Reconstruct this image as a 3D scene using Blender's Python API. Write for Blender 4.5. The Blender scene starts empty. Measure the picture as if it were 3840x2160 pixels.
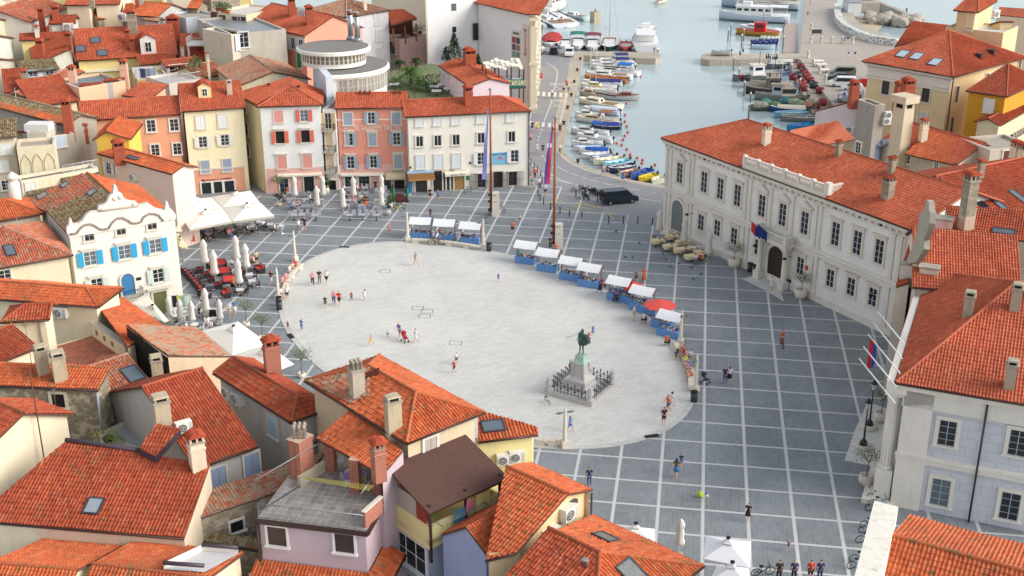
import bpy, bmesh, math, random
import numpy as np
from math import sin,cos,tan,atan2,radians as rad
from random import random as rnd,uniform as uni
from mathutils import Vector as V, Matrix
random.seed(7);rng=np.random.default_rng(3)
SC=bpy.context.scene;COL=SC.collection
def gnd(q): return V((q.x,q.y,0))
def vz(z): return V((0,0,z))
PI=math.pi;O0=(0,0,0)
CH=50.0;FPX=4527.2;PT=rad(21.749)
cam=bpy.data.cameras.new('camera');co=bpy.data.objects.new('camera',cam);COL.objects.link(co)
co.location=(0,0,CH);co.rotation_euler=(PI/2-PT,0,0);cam.sensor_width=36;cam.lens=FPX/3840*36
cam.clip_end=9000;cam.clip_start=1;SC.camera=co
_F=V((0,cos(PT),-sin(PT)));_U=V((0,sin(PT),cos(PT)));_R=V((1,0,0));_C=vz(CH)
VIEW=[0,0,960/2576]
def K(c,r): VIEW[:]=[960*c,540*r,960/2576]
def Z(x,y,_=0): VIEW[:]=[x,y,480/2576]
def ray(a,b):
 x=VIEW[0]+a*VIEW[2];y=VIEW[1]+b*VIEW[2]
 return _R*(x-1920)-_U*(y-1080)+_F*FPX
def at(a,b,z=0.0):
 d=ray(a,b);return _C+d*((z-CH)/d.z)
def onplane(a,b,p,n):
 d=ray(a,b);return _C+d*((p-_C).dot(n)/d.dot(n))
def hat(base,a,b):                      # height of pixel (a,b) above world point base
 d=ray(a,b);dh=math.hypot(d.x,d.y);r=math.hypot(base.x,base.y);return CH+d.z*r/dh
def lin(c):
 return tuple(((v/255)/12.92 if v/255<=.04045 else ((v/255+.055)/1.055)**2.4) for v in c)
MATS={}
def newmat(name):
 m=bpy.data.materials.new(name);m.use_nodes=True;nt=m.node_tree
 return m,nt,nt.nodes['Principled BSDF']
def N(nt,t,**k):
 n=nt.nodes.new(t)
 for a,b in k.items():
  if a in n.bl_rna.properties: setattr(n,a,b)
  else: n.inputs[a.replace('_',' ')].default_value=b
 return n
def mixc(nt,fac,a,b,mode='MIX'):
 n=nt.nodes.new('ShaderNodeMix');n.data_type='RGBA';n.blend_type=mode
 for i,v in ((0,fac),(6,a),(7,b)):
  if isinstance(v,bpy.types.NodeSocket): nt.links.new(v,n.inputs[i])
  elif i==0: n.inputs[0].default_value=v
  else: n.inputs[i].default_value=(*v[:3],1)
 return n.outputs[2]
def math_(nt,op,a,b=None,c=None):
 n=nt.nodes.new('ShaderNodeMath');n.operation=op
 for i,v in enumerate((a,b,c)):
  if v is None: continue
  if isinstance(v,bpy.types.NodeSocket): nt.links.new(v,n.inputs[i])
  else: n.inputs[i].default_value=v
 return n.outputs[0]
def ramp(nt,fac,stops,interp='LINEAR'):
 n=nt.nodes.new('ShaderNodeValToRGB');n.color_ramp.interpolation=interp
 e=n.color_ramp.elements
 while len(e)<len(stops): e.new(.5)
 for i,(p,c) in enumerate(stops):
  e[i].position=p;e[i].color=(*c[:3],1) if not isinstance(c,(int,float)) else (c,c,c,1)
 nt.links.new(fac,n.inputs[0]);return n.outputs[0]
def noise(nt,vec,scale,detail=4,rough=.6):
 n=N(nt,'ShaderNodeTexNoise');n.inputs['Scale'].default_value=scale;n.inputs['Detail'].default_value=detail;n.inputs['Roughness'].default_value=rough
 if vec is not None: nt.links.new(vec,n.inputs['Vector'])
 return n.outputs['Fac']
def geo_pos(nt): return nt.nodes.new('ShaderNodeNewGeometry').outputs['Position']
def objco(nt): return nt.nodes.new('ShaderNodeTexCoord').outputs['Object']
def mapv(nt,vec,scale=(1,1,1),rot=O0,loc=O0):
 n=nt.nodes.new('ShaderNodeMapping');nt.links.new(vec,n.inputs[0])
 n.inputs['Location'].default_value=loc;n.inputs['Rotation'].default_value=rot;n.inputs['Scale'].default_value=scale
 return n.outputs[0]
def bump(nt,b,h,strength=.3,dist=.05):
 n=nt.nodes.new('ShaderNodeBump');n.inputs['Strength'].default_value=strength;n.inputs['Distance'].default_value=dist
 nt.links.new(h,n.inputs['Height']);nt.links.new(n.outputs[0],b.inputs['Normal'])
def sc(c,f): return tuple(min(1,v*f) for v in c)
def paint(c,rough=.6,metal=0,var=.08,name=None):
 key=('p',tuple(c),rough,metal,name)
 if key in MATS: return MATS[key]
 m,nt,b=newmat(name or 'painted_surface');l=lin(c)
 f=noise(nt,objco(nt),3.1,3)
 nt.links.new(mixc(nt,f,sc(l,1-var*1.6),sc(l,1+var)),b.inputs['Base Color'])
 b.inputs['Roughness'].default_value=rough;b.inputs['Metallic'].default_value=metal
 MATS[key]=m;return m
def plaster(c,dirt=.35,dc=(120,108,95),stone=0.0,sc2=(150,138,118)):
 key=('w',tuple(c),dirt,tuple(dc),stone)
 if key in MATS: return MATS[key]
 m,nt,b=newmat('plaster');l=lin(c);g=geo_pos(nt)
 base=mixc(nt,noise(nt,g,.5,5),sc(l,.86),sc(l,1.06))
 st=ramp(nt,noise(nt,mapv(nt,g,(1.6,1.6,.35)),1.0,6,.68),[(.5,0),(.74,1)])
 base=mixc(nt,math_(nt,'MULTIPLY',st,dirt*.65),base,lin(dc))
 h=noise(nt,g,9,4)
 sp=ramp(nt,noise(nt,g,3.2,5,.7),[(.58,0),(.66,1)])
 base=mixc(nt,math_(nt,'MULTIPLY',sp,dirt*.5),base,sc(lin(dc),1.3))
 if stone>0:
  s2=ramp(nt,noise(nt,mapv(nt,g,(1,1,1.3)),1.1,6,.7),[(.5-stone*.25,0),(.56-stone*.2,1)])
  vo=N(nt,'ShaderNodeTexVoronoi');vo.feature='F1';vo.inputs['Scale'].default_value=3.2;nt.links.new(mapv(nt,g,(1,1,1.8)),vo.inputs['Vector'])
  br=ramp(nt,noise(nt,vo.outputs['Color'],2.0,1),[(.3,sc(lin(sc2),.75)),(.7,sc(lin(sc2),1.15))])
  base=mixc(nt,s2,base,br);h=math_(nt,'ADD',h,vo.outputs['Distance'])
 nt.links.new(base,b.inputs['Base Color']);b.inputs['Roughness'].default_value=.92
 bump(nt,b,h,.35,.04);MATS[key]=m;return m
def tilemat(key,cols,moss=(110,100,62),mo=.0,grey=(150,135,115),gr=0.0):
 k=('t',key)
 if k in MATS: return MATS[k]
 m,nt,b=newmat('roof_tiles_'+key)
 uv=nt.nodes.new('ShaderNodeUVMap').outputs[0]
 fl=nt.nodes.new('ShaderNodeVectorMath');fl.operation='FLOOR';nt.links.new(uv,fl.inputs[0])
 wn=N(nt,'ShaderNodeTexWhiteNoise');wn.noise_dimensions='2D';nt.links.new(fl.outputs[0],wn.inputs['Vector'])
 n=len(cols);st=[(i/(n-1) if n>1 else 0,lin(c)) for i,c in enumerate(cols)]
 col=ramp(nt,wn.outputs['Value'],st)
 g=geo_pos(nt)
 big=ramp(nt,noise(nt,g,.22,4,.6),[(.3,.80),(.7,1.14)])
 mm=nt.nodes.new('ShaderNodeMix');mm.data_type='RGBA';mm.blend_type='MULTIPLY';mm.inputs[0].default_value=1
 nt.links.new(col,mm.inputs[6]);nt.links.new(big,mm.inputs[7]);col=mm.outputs[2]
 fn=ramp(nt,noise(nt,g,5,5,.7),[(.32,.84),(.7,1.12)])
 mm=nt.nodes.new('ShaderNodeMix');mm.data_type='RGBA';mm.blend_type='MULTIPLY';mm.inputs[0].default_value=1
 nt.links.new(col,mm.inputs[6]);nt.links.new(fn,mm.inputs[7]);col=mm.outputs[2]
 sp=ramp(nt,noise(nt,g,1.7,6,.72),[(.60,0),(.72,1)])
 col=mixc(nt,math_(nt,'MULTIPLY',sp,.35),col,lin((120,88,62)))
 if mo>0:
  w=ramp(nt,math_(nt,'ADD',math_(nt,'MULTIPLY',noise(nt,g,.9,6,.7),.8),math_(nt,'MULTIPLY',wn.outputs['Value'],.2)),[(.62-mo*.3,0),(.70-mo*.25,1)])
  col=mixc(nt,math_(nt,'MULTIPLY',w,.8),col,lin(moss))
 if gr>0:
  w=ramp(nt,math_(nt,'ADD',math_(nt,'MULTIPLY',noise(nt,g,4.2,6,.75),.6),math_(nt,'MULTIPLY',wn.outputs['Value'],.4)),[(.68-gr*.4,0),(.74-gr*.35,1)])
  col=mixc(nt,math_(nt,'MULTIPLY',w,.85),col,lin(grey))
 nt.links.new(col,b.inputs['Base Color']);b.inputs['Roughness'].default_value=.85
 sx=nt.nodes.new('ShaderNodeSeparateXYZ');nt.links.new(uv,sx.inputs[0])
 a=math_(nt,'SINE',math_(nt,'MULTIPLY',sx.outputs[0],2*PI));c=math_(nt,'FRACT',sx.outputs[1])
 bump(nt,b,math_(nt,'ADD',math_(nt,'ADD',a,math_(nt,'MULTIPLY',c,-.6)),math_(nt,'MULTIPLY',noise(nt,g,14,3),.5)),.35,.03)
 MATS[k]=m;return m
T_NEW=tilemat('new',[(178,86,56),(190,94,62),(196,104,72),(170,80,54),(202,118,86)])
T_ORG=tilemat('orange',[(192,94,52),(200,102,58),(184,86,48),(206,118,74),(166,78,48)],mo=.06)
T_DRK=tilemat('dark',[(160,70,42),(172,78,46),(178,86,54),(150,64,40),(188,102,70)],mo=.04,gr=.0)
T_OLD=tilemat('old',[(170,100,76),(192,118,90),(170,128,104),(206,112,76),(186,148,120)],moss=(118,104,70),mo=.45,grey=(164,146,126),gr=.5)
T_OLR=tilemat('oldred',[(182,94,66),(196,106,76),(170,104,84),(206,114,78)],moss=(112,98,68),mo=.2,grey=(176,146,122),gr=.22)
T_MOS=tilemat('mossy',[(140,80,56),(130,100,72),(120,96,66),(160,90,62)],moss=(112,102,60),mo=.8,grey=(150,138,112),gr=.55)
GLASS=paint((38,44,50),.12,name='window_glass');GLASS2=paint((96,108,118),.15,name='sky_lit_glass');DARK=paint((30,24,22),.9)
WHITE=paint((226,224,220),.6);STONE=plaster((214,206,192),.3,(150,138,120));GUT=paint((62,40,36),.5);ZINC=paint((150,156,160),.4,.4)
CONC=plaster((170,160,146),.5,(110,100,88));BRICK=None
def brickmat():
 global BRICK
 m,nt,b=newmat('red_brick');g=geo_pos(nt)
 t=nt.nodes.new('ShaderNodeTexBrick');t.inputs['Scale'].default_value=1
 s=nt.nodes.new('ShaderNodeSeparateXYZ');nt.links.new(g,s.inputs[0]);c=nt.nodes.new('ShaderNodeCombineXYZ')
 nt.links.new(math_(nt,'ADD',s.outputs[0],s.outputs[1]),c.inputs[0]);nt.links.new(s.outputs[2],c.inputs[1]);nt.links.new(c.outputs[0],t.inputs['Vector'])
 t.inputs['Color1'].default_value=(*lin((168,74,50)),1);t.inputs['Color2'].default_value=(*lin((140,58,42)),1);t.inputs['Mortar'].default_value=(*lin((196,170,150)),1)
 t.inputs['Brick Width'].default_value=.28;t.inputs['Row Height'].default_value=.10;t.inputs['Mortar Size'].default_value=.012
 nt.links.new(t.outputs[0],b.inputs['Base Color']);b.inputs['Roughness'].default_value=.9;BRICK=m
brickmat()
def tag(o,label=None,cat=None,group=None,kind=None):
 if label: o['label']=label
 if cat: o['category']=cat
 if group: o['group']=group
 if kind: o['kind']=kind
 return o
def empty(name,loc,label,cat,group=None,rz=0):
 o=bpy.data.objects.new(name,None);COL.objects.link(o);o.location=loc;o.rotation_euler=(0,0,rz);o.empty_display_size=.2
 return tag(o,label,cat,group)
def yaw(e): return atan2(e.y,e.x)
class MB:
 """collects faces;build() links them as one mesh"""
 def __init__(s): s.v=[];s.f=[];s.m=[];s.mats=[];s.sm=[]
 def mi(s,mat):
  if mat not in s.mats: s.mats.append(mat)
  return s.mats.index(mat)
 def add(s,vs,fs,mat=None,smooth=False):
  o=len(s.v);s.v+= [tuple(v) for v in vs];i=s.mi(mat)
  for f in fs: s.f.append([o+k for k in f]);s.m.append(i);s.sm.append(smooth)
  return s
 def poly(s,pts,mat): return s.add(pts,[list(range(len(pts)))],mat)
 def box(s,c,d,mat,rz=0,taper=1.0,rx=0):
  x,y,z=d[0]/2,d[1]/2,d[2]/2;vs=[]
  for dz,t in ((-z,1),(z,taper)):
   for dx,dy in ((-x,-y),(x,-y),(x,y),(-x,y)): vs.append(V((dx*t,dy*t,dz)))
  M=Matrix.Rotation(rz,4,'Z')@Matrix.Rotation(rx,4,'X')
  return s.add([M@v+V(c) for v in vs],[[3,2,1,0],[4,5,6,7],[0,1,5,4],[1,2,6,5],[2,3,7,6],[3,0,4,7]],mat)
 def prism(s,pts,z0,z1,mat,cap=True,topmat=None):
  n=len(pts);vs=[(p[0],p[1],z0) for p in pts]+[(p[0],p[1],z1) for p in pts]
  fs=[[i,(i+1)%n,n+(i+1)%n,n+i] for i in range(n)]
  s.add(vs,fs,mat)
  if cap: s.add([(p[0],p[1],z1) for p in pts],[list(range(n))],topmat or mat);s.add([(p[0],p[1],z0) for p in pts],[list(range(n))[::-1]],mat)
  return s
 def tube(s,p,q,r,mat,n=8,r2=None,cap=True,smooth=True):
  p=V(p);q=V(q);d=(q-p);r2=r if r2 is None else r2
  if d.length<1e-6: return s
  d.normalize();a=d.cross(vz(1)) if abs(d.z)<.95 else d.cross(V((1,0,0)));a.normalize();b=d.cross(a)
  vs=[]
  for c,rr in ((p,r),(q,r2)):
   for i in range(n):
    t=2*PI*i/n;vs.append(c+a*cos(t)*rr+b*sin(t)*rr)
  s.add(vs,[[i,i+n,(i+1)%n+n,(i+1)%n] for i in range(n)],mat,smooth)
  if cap: s.add(vs,[list(range(n)),list(range(2*n-1,n-1,-1))],mat)
  return s
 def path(s,pts,r,mat,n=6):
  for a,b in zip(pts,pts[1:]): s.tube(a,b,r,mat,n)
  return s
 def lathe(s,prof,c,mat,n=12,smooth=True,sx=1,sy=1,rz=0):
  vs=[];fs=[];c=V(c);cr,sr=cos(rz),sin(rz)
  for r,z in prof:
   for i in range(n):
    t=2*PI*i/n;x=r*cos(t)*sx;y=r*sin(t)*sy
    vs.append((c.x+x*cr-y*sr,c.y+x*sr+y*cr,c.z+z))
  for k in range(len(prof)-1):
   for i in range(n): fs.append([k*n+i,k*n+(i+1)%n,(k+1)*n+(i+1)%n,(k+1)*n+i])
  s.add(vs,fs,mat,smooth)
  s.add(vs[-n:],[list(range(n))],mat);s.add(vs[:n],[list(range(n))[::-1]],mat)
  return s
 def loft(s,rings,mat,smooth=True,closed=True,cap=True):
  n=len(rings[0]);vs=[p for r in rings for p in r];fs=[]
  for k in range(len(rings)-1):
   for i in range(n if closed else n-1): fs.append([k*n+i,k*n+(i+1)%n,(k+1)*n+(i+1)%n,(k+1)*n+i])
  s.add(vs,fs,mat,smooth)
  if cap: s.add(rings[0],[list(range(n))[::-1]],mat);s.add(rings[-1],[list(range(n))],mat)
  return s
 def mesh(s,name,origin=O0,weld=False):
  me=bpy.data.meshes.new(name);o=V(origin)
  me.from_pydata([(v[0]-o.x,v[1]-o.y,v[2]-o.z) for v in s.v],[],s.f)
  for m in s.mats: me.materials.append(m)
  me.polygons.foreach_set('material_index',s.m);me.polygons.foreach_set('use_smooth',s.sm)
  if weld or any(s.sm):
   bm=bmesh.new();bm.from_mesh(me);bmesh.ops.remove_doubles(bm,verts=bm.verts,dist=.0004);bm.to_mesh(me);bm.free()
  me.update();return me
 def B(s,name,parent): return s.build(name,parent,None,False)
 def build(s,name,parent=None,origin=None,world=True):
  """world=True: coordinates are world ones;the mesh is stored relative to origin (parent's place by default)"""
  if world: o=V(origin) if origin is not None else (V(wloc(parent)) if parent else V(O0))
  else: o=V(O0)
  me=s.mesh(name,o);ob=bpy.data.objects.new(name,me);COL.objects.link(ob)
  if parent:
   ob.parent=parent
   if world: ob.location=o-V(wloc(parent))
  elif world: ob.location=o
  return ob
def wloc(o):
 l=V(o.location)
 while o.parent: o=o.parent;l=l+V(o.location)
 return l
def inst(me,name,parent,loc,rz=0,scale=1,world=True,mats=None):
 o=bpy.data.objects.new(name,me);COL.objects.link(o);o.parent=parent
 o.location=(V(loc)-V(wloc(parent))) if (parent and world) else V(loc);o.rotation_euler=(0,0,rz)
 if scale!=1: o.scale=(scale,)*3 if isinstance(scale,(int,float)) else scale
 return o
def copy_tree(o,parent=None):
 c=o.copy();COL.objects.link(c);c.parent=parent
 for ch in o.children: copy_tree(ch,c)
 return c
def place(proto,used,loc,rz,label,group=None,scale=None):
 """first use moves the prototype itself, later ones are copies"""
 o=proto if not used.get(proto.name) else copy_tree(proto);used[proto.name]=True
 o.location=loc;o.rotation_euler=(0,0,rz);o['label']=label
 if group: o['group']=group
 if scale: o.scale=(scale,)*3 if isinstance(scale,(int,float)) else scale
 return o
USED={}
def mat_over(o,mats):
 """object-level materials on shared mesh data"""
 for i,m in enumerate(mats):
  if m is None or i>=len(o.material_slots): continue
  o.material_slots[i].link='OBJECT';o.material_slots[i].material=m
 return o
def text(name,s,loc,rz,size,mat,parent,tilt=PI/2,ext=.02,sx=1,align='CENTER'):
 c=bpy.data.curves.new(name,'FONT');c.body=s;c.size=size;c.extrude=ext;c.align_x=align;c.align_y='CENTER'
 o=bpy.data.objects.new(name,c);COL.objects.link(o);me=bpy.data.meshes.new_from_object(o.evaluated_get(bpy.context.evaluated_depsgraph_get()));bpy.data.objects.remove(o);me.materials.clear();me.materials.append(mat);o=bpy.data.objects.new(name,me);COL.objects.link(o)
 o.parent=parent;o.location=V(loc)-(V(wloc(parent)) if parent else V(O0));o.rotation_euler=(tilt,0,rz);o.scale=(sx,1,1)
 return o
NEAR=235.0
def tiled(pts,mat,out,rough=0.0,p=.235,L=.40,far=None):
 """pts: planar convex polygon, pts[0]->pts[1] any;adds a corrugated tile surface (or a plain one far off) to out"""
 P=[V(x) for x in pts];n=V(O0)
 for i in range(len(P)): n+= (P[i]-P[0]).cross(P[(i+1)%len(P)]-P[0])
 n.normalize()
 if n.z<0: n=-n
 u=vz(1).cross(n)
 if u.length<1e-4: u=V((1,0,0))
 u.normalize();v=n.cross(u)      # upslope
 o=P[0];L2=[((q-o).dot(u),(q-o).dot(v)) for q in P]
 ar=sum(L2[i][0]*L2[(i+1)%len(L2)][1]-L2[(i+1)%len(L2)][0]*L2[i][1] for i in range(len(L2)))
 if ar<0: L2=L2[::-1]
 u0=min(a for a,b in L2);u1=max(a for a,b in L2);v0=min(b for a,b in L2);v1=max(b for a,b in L2)
 off=random.randint(0,400);dist=(sum((q for q in P),V(O0))/len(P)-_C).length
 bm=bmesh.new()
 if dist>NEAR or far:
  bm.faces.new([bm.verts.new((a,b,.03)) for a,b in L2])
 else:
  su=6 if dist<95 else (5 if dist<150 else 4)
  fr=[i/su for i in range(su)]
  nu=int((u1-u0)/p)+2;nv=int((v1-v0)/L)+2
  us=[];hs=[]
  for i in range(nu):
   for fx in fr: us.append(u0+(i+fx-.5)*p);hs.append(.068*max(0.,sin(2*PI*fx))**.7 if fx<.5 else 0.)
  vs=[];hv=[];rid=[]
  for j in range(nv):
   vs+= [v0+j*L,v0+(j+1)*L-.012];hv+= [.045,0.0];rid+= [j,j]
  us=np.array(us);hs=np.array(hs);vs=np.array(vs);hv=np.array(hv);rid=np.array(rid)
  Ht=hs[None,:]+hv[:,None];ci=(np.arange(len(us))//su)
  X=np.repeat(us[None,:],len(vs),0).astype(float);Y=np.repeat(vs[:,None],len(us),1).astype(float)
  if rough>0:
   jr=rng.normal(0,1,(nv,nu));jx=rng.normal(0,1,(nv,nu));jy=rng.normal(0,1,(nv,nu))
   idx=(rid[:,None],np.repeat(ci[None,:],len(vs),0))
   Ht=Ht+jr[idx]*.016*rough;X=X+jx[idx]*.018*rough;Y=Y+jy[idx]*.05*rough
  Ht=Ht+.03*np.sin(X*.9+off)*np.cos(Y*.7+off*.3)
  xy=np.stack([X,Y,Ht],-1);W=len(us)
  cx=(X[:-1,:-1]+X[1:,1:])/2;cy=(Y[:-1,:-1]+Y[1:,1:])/2;keep=np.ones_like(cx,bool)
  for i in range(len(L2)):
   a=L2[i];b=L2[(i+1)%len(L2)];ex,ey=b[0]-a[0],b[1]-a[1];l=math.hypot(ex,ey)
   if l<1e-6: continue
   keep&= ((ex*(cy-a[1])-ey*(cx-a[0]))/l>-.45)
  jj,ii=np.nonzero(keep);used=np.zeros(X.shape,bool)
  for dj in (0,1):
   for di in (0,1): used[jj+dj,ii+di]=True
  vid=-np.ones(X.shape,int);uj,ui=np.nonzero(used);vid[uj,ui]=np.arange(len(uj))
  me=bpy.data.meshes.new('t')
  quads=np.stack([vid[jj,ii],vid[jj,ii+1],vid[jj+1,ii+1],vid[jj+1,ii]],-1)
  me.vertices.add(len(uj));me.vertices.foreach_set('co',xy[uj,ui].astype(np.float32).ravel())
  me.loops.add(quads.size);me.loops.foreach_set('vertex_index',quads.ravel().astype(np.int32))
  me.polygons.add(len(quads));me.polygons.foreach_set('loop_start',np.arange(0,quads.size,4).astype(np.int32));me.polygons.foreach_set('loop_total',np.full(len(quads),4,np.int32))
  me.update();bm.from_mesh(me);bpy.data.meshes.remove(me)
  for i in range(len(L2)):
   a=L2[i];b=L2[(i+1)%len(L2)];ex,ey=b[0]-a[0],b[1]-a[1]
   if math.hypot(ex,ey)<1e-4: continue
   bmesh.ops.bisect_plane(bm,geom=bm.verts[:]+bm.edges[:]+bm.faces[:],plane_co=(a[0],a[1],0),plane_no=(ey,-ex,0),clear_outer=True)
 bm.verts.index_update()
 base=len(out['v'])
 for w in bm.verts:
  c=w.co;q=o+u*c.x+v*c.y+n*c.z;out['v'].append((q.x,q.y,q.z))
 for f in bm.faces:
  out['f'].append([base+w.index for w in f.verts]);out['m'].append(mat)
  cx=sum(w.co.x for w in f.verts)/len(f.verts);
  for w in f.verts:
   out['uv'].append(((w.co.x-u0)/p+.5+off, (w.co.y-v0)/L+off*.5+ (0.0 if dist>NEAR or far else .0)))
 bm.free()
 return n
def gut_tube(mb,a,b,mat=None,r=.075): mb.tube(a,b,r,mat or GUT,6)
class House:
 def __init__(s,name,label,base,cat='house',group=None,tile=None,wall=None,rough=0.0,zb=0):
  s.root=empty(name,base,label,cat,group);s.tile=tile or T_NEW;s.wallm=wall;s.rough=rough
  s.out={'v':[],'f':[],'m':[],'uv':[]};s.body=MB();s.w=MB();s.gut=MB();s.faces=[];s.cap=MB();s.zb=zb;s.walls={}
 def slope(s,pts,tile=None,rough=None,thick=.16,under=None,gut=None,cap=None):
  """one planar roof slope;gut/cap: list of edge indices with gutter / ridge cap"""
  P=[V(p) for p in pts];tm=tile or s.tile
  n=tiled(P,tm,s.out,s.rough if rough is None else rough)
  um=under or paint((96,70,58),.9)
  Q=[p-vz(thick) for p in P];T=[p-vz(.02) for p in P];k=len(P)
  s.body.poly(Q,um);s.body.poly(T,tm)
  for i in range(k): s.body.poly([Q[i],Q[(i+1)%k],T[(i+1)%k],T[i]],um)
  s.faces.append((P,n))
  for i in (gut or []):
   a,b=P[i],P[(i+1)%k];h=V((-n.x,-n.y,0));h=gnd(n);h=h.normalized() if h.length>0 else h
   gut_tube(s.gut,a+h*.05-vz(.07),b+h*.05-vz(.07))
  for i in (cap or []): s.ridge(P[i],P[(i+1)%k],tm)
  return n
 def ridge(s,a,b,mat=None,r=.13):
  a=V(a);b=V(b);L=(b-a).length;m=max(1,int(L/.42));mat=mat or s.tile
  for i in range(m):
   p=a.lerp(b,i/m);q=a.lerp(b,(i+1)/m);s.cap.tube(p+vz(.03),q+vz(.03),r,mat,7,r2=r*.86,cap=False)
 def wallpoly(s,pts,mat=None): s.w.poly([V(p) for p in pts],mat or s.wallm)
 def side(s,key,a,b,zt,zb=None,mat=None,hood=None):
  """vertical wall a->b (world, seen from outside left to right);zt: a list of (frac,z) or a number"""
  a=V(a);b=V(b);zb=s.zb if zb is None else zb
  tops=[(0,zt),(1,zt)] if isinstance(zt,(int,float)) else zt
  pts=[V((a.x,a.y,zb)),V((b.x,b.y,zb))]
  for f,z in reversed(tops): q=a.lerp(b,f);pts.append(V((q.x,q.y,z)))
  s.w.poly(pts,mat or s.wallm)
  s.walls[key]=(gnd(a),gnd(b))
 def fac(s,key,a,b):
  """world point where pixel meets the wall"""
  A,B=s.walls[key];e=(B-A).normalized();n=V((e.y,-e.x,0));return onplane(a,b,A,n),e,n
 def win(s,key,pts,w,h,**k):
  for p in (pts if isinstance(pts,list) else [pts]):
   q,e,n=s.fac(key,p[0],p[1]);kk=dict(k)
   if len(p)>2: kk.update(p[2])
   window(s.root,q,yaw(e),kk.pop('w',w),kk.pop('h',h),**kk)
 def hit(s,a,b):
  d=ray(a,b);best=None
  for P,n in s.faces:
   den=d.dot(n)
   if abs(den)<1e-9: continue
   t=(P[0]-_C).dot(n)/den;q=_C+d*t
   c=False;m=len(P)
   for i in range(m):
    x1,y1=P[i].x,P[i].y;x2,y2=P[(i+1)%m].x,P[(i+1)%m].y
    if (y1>q.y)!=(y2>q.y) and q.x<(x2-x1)*(q.y-y1)/(y2-y1)+x1: c=not c
   if c and (best is None or t<best[0]): best=(t,q,n)
  if best is None:
   P,n=s.faces[0];t=(P[0]-_C).dot(n)/d.dot(n);return _C+d*t,n
  return best[1],best[2]
 def chim(s,a,b,kind='plaster',h=1.4,w=.6,rz=.3,d=None):
  q,n=s.hit(a,b);chimney(s.root,q,kind,h,w,rz,d)
 def sky(s,a,b,w=.8,l=1.1,glass=None):
  q,n=s.hit(a,b);skylight(s.root,q,n,w,l,glass)
 def ac(s,key,a,b,sc=1.0):
  q,e,n=s.fac(key,a,b);acunit(s.root,q+n*.25,yaw(e),sc)
 def pipe(s,a,b,r=.06,mat=None):
  MB().tube(a,b,r,mat or GUT,6).build('drainpipe',s.root)
 def done(s):
  o=s.out
  me=bpy.data.meshes.new('roof');rl=wloc(s.root)
  if o['f']:
   mats=[];mi=[]
   for m in o['m']:
    if m not in mats: mats.append(m)
    mi.append(mats.index(m))
   me.from_pydata([(x-rl.x,y-rl.y,z-rl.z) for x,y,z in o['v']],[],o['f'])
   for m in mats: me.materials.append(m)
   me.polygons.foreach_set('material_index',mi)
   uv=me.uv_layers.new(name='UVMap');uv.data.foreach_set('uv',[c for t in o['uv'] for c in t])
   r=bpy.data.objects.new('roof',me);COL.objects.link(r);r.parent=s.root
   if s.body.f: s.body.build('roof_deck',r,origin=rl)
   if s.cap.f: s.cap.build('ridge_tiles',r,origin=rl)
   if s.gut.f: s.gut.build('gutter',r,origin=rl)
   s.roof=r
  if s.w.f: s.w.build('wall',s.root)
  return s
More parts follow.
